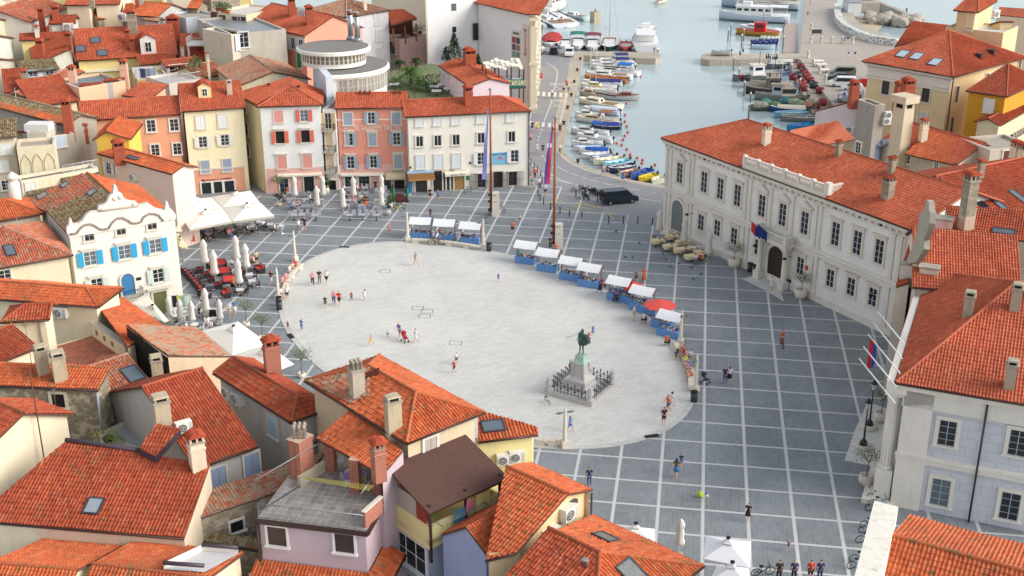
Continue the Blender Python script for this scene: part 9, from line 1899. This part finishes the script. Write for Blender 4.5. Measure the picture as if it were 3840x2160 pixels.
POSE={'stand':(.93,0,((.27,.0,1.14),(.27,-.08,.9)),((-.27,.0,1.14),(-.26,-.1,.9)),((.11,-.01,.5),(.12,.02,.08)),((-.11,-.01,.5),(-.13,.02,.08))),
 'walk':(.92,-.04,((.27,.12,1.16),(.25,.1,.92)),((-.27,-.14,1.16),(-.22,-.32,1.0)),((.1,-.22,.52),(.1,-.3,.1)),((-.1,.06,.5),(-.1,.38,.16))),
 'run':(.9,-.12,((.3,.18,1.2),(.32,-.02,1.05)),((-.32,-.2,1.2),(-.26,-.4,1.3)),((.1,-.36,.66),(.1,-.2,.25)),((-.1,.12,.5),(-.1,.5,.42))),
 'hold':(.93,0,((.26,-.02,1.16),(.1,-.28,1.14)),((-.26,-.02,1.16),(-.1,-.28,1.12)),((.11,-.01,.5),(.12,.02,.08)),((-.11,-.02,.5),(-.13,-.02,.08))),
 'push':(.92,-.08,((.24,-.18,1.18),(.2,-.45,1.05)),((-.24,-.18,1.18),(-.2,-.45,1.05)),((.1,-.16,.52),(.1,-.2,.1)),((-.1,.06,.5),(-.1,.3,.12))),
 'sit':(.5,-.04,((.27,-.06,.74),(.16,-.3,.62)),((-.27,-.06,.74),(-.16,-.3,.62)),((.13,-.42,.5),(.13,-.42,.08)),((-.13,-.44,.5),(-.13,-.36,.08))),
 'bend':(.5,-.26,((.26,-.32,.66),(.14,-.5,.5)),((-.26,-.32,.66),(-.14,-.5,.5)),((.14,-.42,.5),(.16,-.42,.08)),((-.14,-.42,.5),(-.16,-.36,.08))),
 'ride':(.95,-.2,((.26,-.3,1.2),(.24,-.5,1.05)),((-.26,-.3,1.2),(-.24,-.5,1.05)),((.1,-.34,.72),(.1,-.2,.34)),((-.1,-.26,.6),(-.1,-.08,.2)))}
FIG={}
def fig(pose):
 if pose in FIG: return FIG[pose]
 pz,ln,(eL,wL),(eR,wR),(kL,aL),(kR,aR)=POSE[pose];dz=pz
 P=lambda x,y,z: (x,y,z)
 ch=(0,ln*.6,dz+.32);nk=(0,ln,dz+.54);h1=(0,ln*1.1-.01,dz+.64);h2=(0,ln*1.1-.015,dz+.76);sL=(.18,ln*.95,dz+.49);sR=(-.18,ln*.95,dz+.49)
 pts=[(0,0,dz),ch,nk,h1,h2,sL,eL,wL,sR,eR,wR,(.09,0,dz-.04),kL,aL,(-.09,0,dz-.04),kR,aR];rr=[.12,.135,.055,.085,.09,.06,.042,.028,.06,.042,.028,.085,.058,.038,.085,.058,.038]
 ed=[(0,1),(1,2),(2,3),(3,4),(1,5),(5,6),(6,7),(1,8),(8,9),(9,10),(0,11),(11,12),(12,13),(0,14),(14,15),(15,16)]
 for a in (13,16): x,y,z=pts[a];pts.append((x,y-.17,max(.035,z-.05)));rr.append(.034);ed.append((a,len(pts)-1))
 pts.append((0,pts[3][1]-.1,dz+.68));rr.append(.016);ed.append((3,len(pts)-1))   # nose
 for w_,e_ in ((7,6),(10,9)):
  W_=V(pts[w_]);d=(W_-V(pts[e_])).normalized();s=d.cross(vz(1));s=s.normalized() if s.length>.2 else V((0,1,0));pm=W_+d*.07;pts.append(tuple(pm));rr.append(.03);ed.append((w_,len(pts)-1));pi=len(pts)-1
  for k,(o,l) in enumerate(((-.03,.07),(-.01,.085),(.01,.08),(.03,.065))): pts.append(tuple(pm+s*o+d*l*.5));rr.append(.009);ed.append((pi,len(pts)-1));pts.append(tuple(pm+s*o*1.1+d*l+V((0,-.015,-.01))));rr.append(.008);ed.append((len(pts)-2,len(pts)-1))
  pts.append(tuple(W_+d*.06+s*.06));rr.append(.01);ed.append((pi,len(pts)-1))
 F={'body':skin(pts,ed,rr,0,'body',SK)};mid=lambda a,b,t=.55: tuple(V(a).lerp(V(b),t));WM_=paint((230,230,230),.85)
 F['shirt']=skin([(0,0,dz+.0),ch,(0,ln*.9,dz+.47),sL,mid(sL,eL,.8),sR,mid(sR,eR,.8)],[(0,1),(1,2),(2,3),(3,4),(2,5),(5,6)],[.145,.155,.10,.085,.068,.085,.068],0,'shirt',WM_)
 hL,hR=(.09,0,dz-.04),(-.09,0,dz-.04)
 F['shorts']=skin([(0,0,dz+.04),hL,mid(hL,kL,.9),hR,mid(hR,kR,.9)],[(0,1),(1,2),(0,3),(3,4)],[.135,.115,.085,.115,.085],0,'trousers',WM_)
 F['long']=skin([(0,0,dz+.04),hL,kL,mid(kL,aL,.85),hR,kR,mid(kR,aR,.85)],[(0,1),(1,2),(2,3),(0,4),(4,5),(5,6)],[.135,.11,.078,.06,.11,.078,.06],0,'trousers',WM_)
 kz=(kL[2]+kR[2])/2;ky=(kL[1]+kR[1])/2;mb=MB();
 def sk(z1,f): mb=MB();mb.loft([[V((r*cos(t*PI/6),y+r*.8*sin(t*PI/6),z)) for t in range(12)] for r,y,z in ((.16,0,dz+.1),(.19,ky*.3,dz-.05),(.26*f,ky*.9,z1))],WM_);return mb.mesh('skirt')
 F['skirt']=sk(kz+.02 if pz>.6 else dz-.1,1);F['dress']=sk(max(.18,kz-.25),1.1)
 F['short_hair']=skin([(0,h2[1]+.02,dz+.73),(0,h2[1]+.03,dz+.8)],[(0,1)],[.098,.085],0,'hair',WM_);F['long_hair']=skin([(0,h2[1]+.02,dz+.8),(0,h2[1]+.06,dz+.7),(0,h2[1]+.11,dz+.5)],[(0,1),(1,2)],[.09,.105,.07],0,'hair',WM_)
 FIG[pose]=F;return F
CO=dict(w=(228,228,230),k=(40,38,42),n=(44,56,96),b=(70,130,200),r=(206,56,50),o=(226,110,70),p=(226,150,160),v=(120,96,180),g=(130,130,134),e=(206,190,160),t=(60,160,170),y=(226,206,60),j=(70,96,140),m=(130,40,60),l=(60,130,80),d=(92,84,60))
HC=dict(w=(214,210,204),k=(36,28,26),b=(96,66,44),y=(196,156,96),g=(150,146,142),r=(150,70,40),B=(50,80,190))
def person(a,b,f,s,label,z=.06):
 """s: pose top bottom-kind colour hair-length colour [height]"""
 q=s.split();pose=dict(s='stand',w='walk',r='run',h='hold',p='push',t='sit',b='bend',c='ride')[q[0]];F=fig(pose);top=CO[q[1]];kind=dict(s='shorts',l='long',k='skirt',d='dress')[q[2][0]];bc=CO[q[2][1]];hl,hc=q[3][0],HC[q[3][1]];h=float(q[4]) if len(q)>4 else 1.0
 R=empty('person',at(a,b,z),label,'person',None,rad(f));R.scale=(h,)*3
 inst(F['body'],'body',R,O0,world=False)
 for k,n,c in (('shirt','shirt',top),(kind,'trousers' if kind in('shorts','long') else 'skirt',bc),('short_hair' if hl=='s' else 'long_hair','hair',hc)): mat_over(inst(F[k],n,R,O0,world=False),[paint(c,.85)])
def crowd(view,txt,z=.06):
 (K if len(view)==2 else Z)(*view) if view[0]!='T' else None
 for l in txt.strip().split('\n'):
  p=l.split('|');a,b,f=map(float,p[0].split());person(a,b,f,p[1],p[2],z)
crowd((1,1),'''1605 1225 80|w g se sg|man in dark grey shirt and pale shorts striding over the upper oval
572 1422 10|w p lk sb .97|woman in pink top and black trousers, left of the trio on the oval
642 1408 0|h k lg sb|woman in black top and grey leggings, middle of the trio
712 1408 -10|w w sk sk|man in white shirt with dark shorts, right of the trio
2438 1385 20|w v sv ly .6|small child in lilac walking alone near the stalls
155 1418 140|w k sw lr|long red haired person seen from behind beside the left bench
1340 905 90|w p kp sk|woman in pale pink with red shoes left of the three stalls
432 888 60|w w lg ly|blonde woman in white top with shoulder bag by the hotel cafe
495 865 -30|s n sd sy|tall man in purple blue shirt and olive shorts beside her
1768 828 180|w b lj sg|man in blue shirt and jeans walking behind the three stalls
1757 745 180|w k lk sk .8|dark haired child ahead of the man in blue shirt
1752 562 0|h k sk sk|woman in black outfit near the souvenir racks
1832 578 170|s b sg sb|person in bright blue shirt next to a shop board
395 1262 60|t r sn sb|person in red shirt seated under the left lamp
368 1290 60|t e kk ly|blonde woman in black skirt seated on the left bench
340 1318 60|t w sw ly|person in white seated at the near end of the left bench
300 1392 60|t p sp sb|child in pale pink seated on the second left bench
268 1430 60|t p sp sb|woman in pale pink seated left on the second bench
1725 950 200|t g kg sk|grey dressed seller seated at the left stall of three
1660 938 150|t p lo sb|seller in pink leaning on the left stall cloth
1850 945 180|t o kd sb|woman in brown patterned dress seated by the middle stall
2080 985 190|t n lk sk|dark haired person in navy seated first at the right stall
2130 998 190|t k lk sb|person in black seated in the middle at the right stall
2195 1000 190|t b lk lk|long haired person seated last at the right stall
290 628 180|s g sj sy|waitress like standing woman at the left cafe table
545 590 90|t w lk sk|man in bright white shirt at the townhouse cafe
320 520 -60|t r lk sb|man in red shirt at the back left cafe table
630 530 60|t w lk sk|person in white beside the right parasol of the townhouse cafe
350 668 90|t b lj sg|person in light blue seated at the lower left cafe table
440 650 -90|t p lk sb|person in pink facing the light blue one
885 490 90|t w lk sk|person in white at the hotel wall, far left
1020 490 90|t w lk sb|woman in white by the hotel windows
1070 480 -60|t p lk sb|person in pale pink by the hotel windows
1205 480 0|s k lk sk|waiter in black standing at the hotel wall
915 590 0|t n lk sk|man in navy at the left hotel table
975 590 0|t p kp lr|woman in pink with reddish hair at the left hotel table
1058 590 30|t e lk sr|person in cream at the middle hotel table
1122 600 -60|t d lk sg|man in olive shirt at the middle hotel table
1045 645 180|t k lk sb|man in dark shirt with his back to the oval
1105 650 180|t o so lb|tanned woman beside the man in dark shirt
75 860 60|t w lk sg|man in white shirt under the canopy edge
195 895 -90|t w lk sk|man in white shirt backed to the draped stand''')
crowd((1,1),'1812 1015 75|c w sg sw|cyclist in white shirt passing in front of the bench');K(1,1);bike('city bicycle ridden along the bench below the middle stall',1817,1020,PI+.1,(90,90,90),lean=0,s=1.15)
crowd((1,2),'''700 198 0|w k sd sk .78|boy in black shirt and camouflage shorts
785 168 10|w p lj sg|man in pale pink shirt and jeans with black bag
840 178 -10|w r sk sg|heavy man in red shirt and dark shorts
962 124 0|s r ln ly .6|little girl in red top with dark leggings
1095 122 -90|h w kw lk .75|girl in white with long hair riding a kick scooter
325 420 -60|w r sn sr .6|small child in red reaching toward the paving
462 425 -30|h b lb sk .75|boy in blue holding a hockey stick
215 612 20|s k lk sk|person all in black standing by the brick chimney
315 124 180|s w sn sb|man in white shirt and navy shorts with back turned at bench
250 100 60|t w sn sk|dark haired boy in white seated on the lower left bench
1155 585 60|r p sy ly .72|running girl in pink top and yellow shorts
1325 498 0|s w sb ly .52|toddler in white shirt near the stroller
1448 502 -40|p v sg sy|woman in violet top pushing the red stroller
1605 550 100|w w kw sk .9|girl in white shirt right of the red stroller
1995 852 -70|w r sn sb .75|boy in red shirt crossing the lower oval
2017 762 30|s w sn sb .7|boy in white shirt behind the red shirted boy''')
crowd((2,2),'''767 545 80|r r kr sy .68|little girl in crimson dress running behind the statue
812 472 20|w b kb sk .62|little girl in light blue dress behind the statue
1225 330 90|s e le sr|woman in beige suit browsing the blue tables
1525 1378 10|h k sk sk|man in black shirt and knee shorts looking at his hands
1568 1248 -80|w o sj sb|man in orange shirt and denim shorts
1605 1215 -80|w w kw lk|dark haired woman in white dress beside the orange man
2140 962 175|w n lj sg|man in navy shirt with arm round a woman, seen from behind
2185 958 180|w w kk lr|red haired woman in white and black walking arm in arm
1648 730 -30|s n sl sk .62|small child in navy top and green shorts by the bench
1700 665 -70|t e lk sy|person in cream top at the far end of the right bench
1722 690 -70|t o sk sr|woman with auburn hair second on the right bench
1735 715 -70|t m sb sr|person in dark pink third on the right bench
1755 735 -70|t p ll sk|person in green trousers fourth on the right bench
1790 735 -20|t w sk sk|person in white shirt behind the green trousers
1770 785 -70|b y sk sg|person in yellow shirt and cap bending forward on the bench
1795 830 -70|b b sk sk|person in checked blue on the right bench
1790 860 -70|b p sg sw|person in pale pink hunched beside the checked shirt
1812 930 -70|b o ko sk|woman in coral dress nearest the bench lamp
1040 150 160|t n lk sb|stall keeper in blue seated by long cloth table
1325 355 150|t w lk sr|stall keeper in white seated on black chair
1558 585 150|t o lk sk|stall keeper in orange seated by the last stall
1325 235 0|h n ln lb|long haired woman bending over a blue table
583 1445 60|w b sb lb .88|girl in light blue shorts set behind the bottom lamp'''.replace(' sw|',' sg|'))
crowd((2,1),'''1245 1400 10|w g sk sg|woman in grey vest and black shorts with red bag
1328 1385 -20|w o do sr|woman in orange and purple long dress
702 752 160|s b lm sb .62|child in turquoise shirt on a scooter near yellow markings
78 780 60|r w sk sk .55|toddler in white running near the yellow markings
6 905 180|s o sk sk|man in orange shirt and black shorts by left mast
335 520 170|s w sn sg|man in white shirt behind the red violet flag
202 455 150|w t ke sk|woman in teal top walking toward the harbour
268 455 0|s w lj lk|dark haired woman in white top and jeans at bollards
230 352 180|s r lk sg|man in red shirt near the cream house corner
185 355 0|s g sg sb .9|person in grey beside the red shirted man
310 103 180|w n sn sk|man in navy walking up the harbour road
253 95 0|w w kw sb|woman in white dress coming down the harbour road
482 105 0|w w ll sb|person in white top and green skirt at the quay curve
65 1185 120|s t kt sk|woman in teal skirt at the first curved stall
440 1130 20|h o lk sk|seller standing behind the second curved stall
385 1060 20|h n lk sk|man in dark cap behind the second stall
905 1449 60|t m lm sk|seller in dark red seated by the fifth stall
710 1310 -20|h k ln sb|seller at the fourth stall in navy
1598 945 180|t e le sb|person in tan seated at the farthest cream table
1835 1110 -30|t w lk sk|guest in striped shirt at the long cream table
1880 1105 30|t w lk sk|guest in white at the long cream table
1785 1150 90|t k lk sk|guest in black at the left of the long cream table
1848 1210 180|t w lb sg|grey haired guest in white seated with back to the square
1890 1200 180|t r lk sb|guest in bright red seated with back to the square
1945 1160 -90|t p lk lk|guest with long dark hair at the right table end
915 325 60|w p sv sb|woman with orange bag walking along the boats
957 322 60|w k sk sk|woman in black walking beside the orange bag
1115 382 -60|w b kb sb|woman in light blue dress by the royal blue boat
1185 382 -60|w n sn sb|person in navy walking beside the light blue dress''')
crowd((2,0),'''295 810 0|w r kr sb|woman in red dress on the upper harbour road
402 990 180|c w sk sB|cyclist with white and blue jersey on the zebra crossing
550 890 180|s r sk sg|man in red shirt standing on SCUOLA lettering
520 962 180|s k se sk|man in black shirt above the zebra crossing
570 958 170|s b se sg|man in light blue shirt at the quay side of the crossing
202 1322 180|w k sn sk|man in dark shirt at the lower zebra crossing
258 1320 10|w y ky sy|woman in yellow dress with red bag at the lower crossing
412 1350 20|s e sd sg|person in beige at the right end of the lower crossing
482 1350 10|s k sk sb|person in black behind the tall mast tip
183 1445 10|w p sk sg|person in pale pink near the cream house corner
1462 550 20|s w sk sb|person in white and black at the pier head
1430 548 20|s b se sb|person in light blue at the pier head'''.replace('SCUOLA','the road'))
crowd((2,0),'1240 705 10|s w sn sk|man in white shirt standing on a boat stern',-.3);K(2,0);bike('black bicycle ridden over the upper zebra crossing',402,995,PI/2,(40,40,40),lean=0,s=1.1)
crowd((3,0),'''398 178 180|w r sg sb|jogger in red shirt on the distant promenade
425 60 0|w p sp sb|person in pale pink at the top of the promenade
768 440 0|s b sg sb|man in light blue between the promenade bollards
800 440 0|s k se sb|person in black right of the light blue man
808 592 180|w v sw sk|woman in lilac on the wide promenade
872 594 180|w k sw sk|person in black top and pale shorts on the promenade
702 1030 60|s o sy sb|man in orange shirt and yellow shorts by the parked cars
762 1010 0|s v kp sk|woman in purple and pink by the parked cars
1390 140 20|s k lk sk|figure in black standing high on the breakwater''')
crowd((3,2),'''135 560 10|c o sp sB .9|cyclist boy in salmon shirt with blue helmet
500 122 -30|t w sk sg|man in white shirt seated on the town hall plinth
30 25 -10|w w kw sr|woman in white with red bag near the town hall door''');K(3,2);bike('small bicycle ridden across the empty grey paving',138,585,PI/2,(150,40,40),lean=0)
crowd((2,3),'''775 545 190|s n lj sb|woman in navy top and jeans near the peach house roof
1650 455 160|w d kb lk|woman in brown pattern with white bag and long braid
1700 352 160|w n sb sb .72|boy in navy with green shoes beside her
1948 702 60|r b sw sk .68|boy in blue shirt chasing a green ball
2372 888 -30|w k kk sk .88|girl in black with bright pink shoes''')
K(2,3);tag(MB().lathe([(.04,0),(.2,.1),(.26,.26),(.2,.42),(.04,.52)],at(1893,655,.05),paint((176,206,50),.6),14).build('ball',None,O0),'bright green ball beside the boy in blue','ball')
crowd((3,3),'''205 1195 -60|r g sj sy .56|blond toddler in jeans running near the bottom
105 1500 180|s k lk sb|woman in long black dress at the bottom edge
255 1500 180|s n lk sg|man in navy with backpack at the bottom edge
420 1500 180|s r sk sk|man in dark red shirt at the bottom edge
515 1500 180|s n ln sk|man in navy blue rightmost at the bottom edge''')
crowd((0,2),'''2035 165 60|t g sn sb|person in grey seated at the end of the red sofas
2315 292 -10|w w se sg|man in white shirt and tan shorts walking by the cafe
2368 272 -10|w b kw sy|woman in blue top and white skirt walking beside him
2010 290 70|t k lk sy|blonde woman in black on a cream chair
2098 395 70|t w lw sk|person in white seated on a white chair''')
crowd((680,840,1),'''1030 880 60|t w lk sk|man in white in the armchair behind the tall parasol
1415 830 -60|t p lk sk|woman in pink resting on the sofa at the rear
1470 840 -90|t e lk sk|person in beige seated beside the woman in pink
1520 820 200|s e sk sk|bare armed man in beige standing behind the rear sofa
1030 1290 150|b o lo sk|person in bright orange bowed over the red sofa
500 285 90|t b lk sg|grey haired man in light blue under the canopy
610 285 -90|t d lk sb|person in olive shirt facing the light blue man
555 380 0|t n lk sg|white haired man in navy with back to the red seats
130 270 0|t l lk sb|person in green at the far left canopy table
215 300 -60|t w lk sk|person in white at the far left canopy table
270 400 -60|t o so sy|tanned woman with crossed legs at the far left table
990 250 0|t o lb sb|woman in orange pink at the third canopy table
960 280 60|t p lb sb|person in blue trousers at the third canopy table
1350 190 60|t w lk lr|woman in white at the fourth canopy table
1510 190 -60|t t lk sb|person in turquoise at the fourth canopy table''')
F=fig('hold');R=ST;bz=paint((66,100,90),.6,.2,var=.35)
for k,n in (('body','figure'),('shirt','coat'),('shorts','breeches'),('long_hair','wig')):
 o=inst(F[k],n,R,(0,0,3.6),fr-.2,1.45,world=False);mat_over(o,[bz])
mb=MB();mb.loft([[V((r*cos(t*PI/6),y+r*.8*sin(t*PI/6),z)) for t in range(12)] for r,y,z in ((.2,.0,1.35),(.26,.06,1.1),(.34,.1,.72))],bz);mb.tube((-.1,-.25,1.5),(-.45,-1.0,1.35),.015,bz,4);mb.box((.35,.1,1.15),(.3,.2,.6),bz,rx=.4)
o=mb.B('coat_tails',R);o.location=(0,0,3.6);o.rotation_euler=(0,0,fr-.2);o.scale=(1.42,)*3
SUN_AZ=rad(104);SUN_EL=rad(30)    # azimuth measured from +y towards +x
w=bpy.data.worlds.new('World');SC.world=w;w.use_nodes=True;nt=w.node_tree;bg=nt.nodes['Background']
sk=nt.nodes.new('ShaderNodeTexSky');sk.sky_type='NISHITA';sk.sun_disc=False;sk.sun_elevation=SUN_EL;sk.sun_rotation=SUN_AZ;sk.air_density=1.3;sk.dust_density=2.0;sk.ozone_density=1.0
hs=nt.nodes.new('ShaderNodeHueSaturation');hs.inputs['Saturation'].default_value=.35;nt.links.new(sk.outputs[0],hs.inputs['Color']);nt.links.new(hs.outputs[0],bg.inputs[0]);bg.inputs[1].default_value=.15
sl=bpy.data.lights.new('sun','SUN');so=bpy.data.objects.new('sun',sl);COL.objects.link(so);sl.energy=1.5;sl.angle=rad(36);sl.color=(1,.94,.86)
d=-V((sin(SUN_AZ)*cos(SUN_EL),cos(SUN_AZ)*cos(SUN_EL),sin(SUN_EL)));so.rotation_euler=d.to_track_quat('-Z','Y').to_euler();so.location=(0,0,120)
vs=SC.view_settings;vs.view_transform='Standard';vs.look='None';vs.gamma=1;vs.exposure=.62
SC.cycles.max_bounces=6;SC.cycles.diffuse_bounces=3;SC.cycles.glossy_bounces=3;SC.cycles.transmission_bounces=3;SC.cycles.use_denoising=True
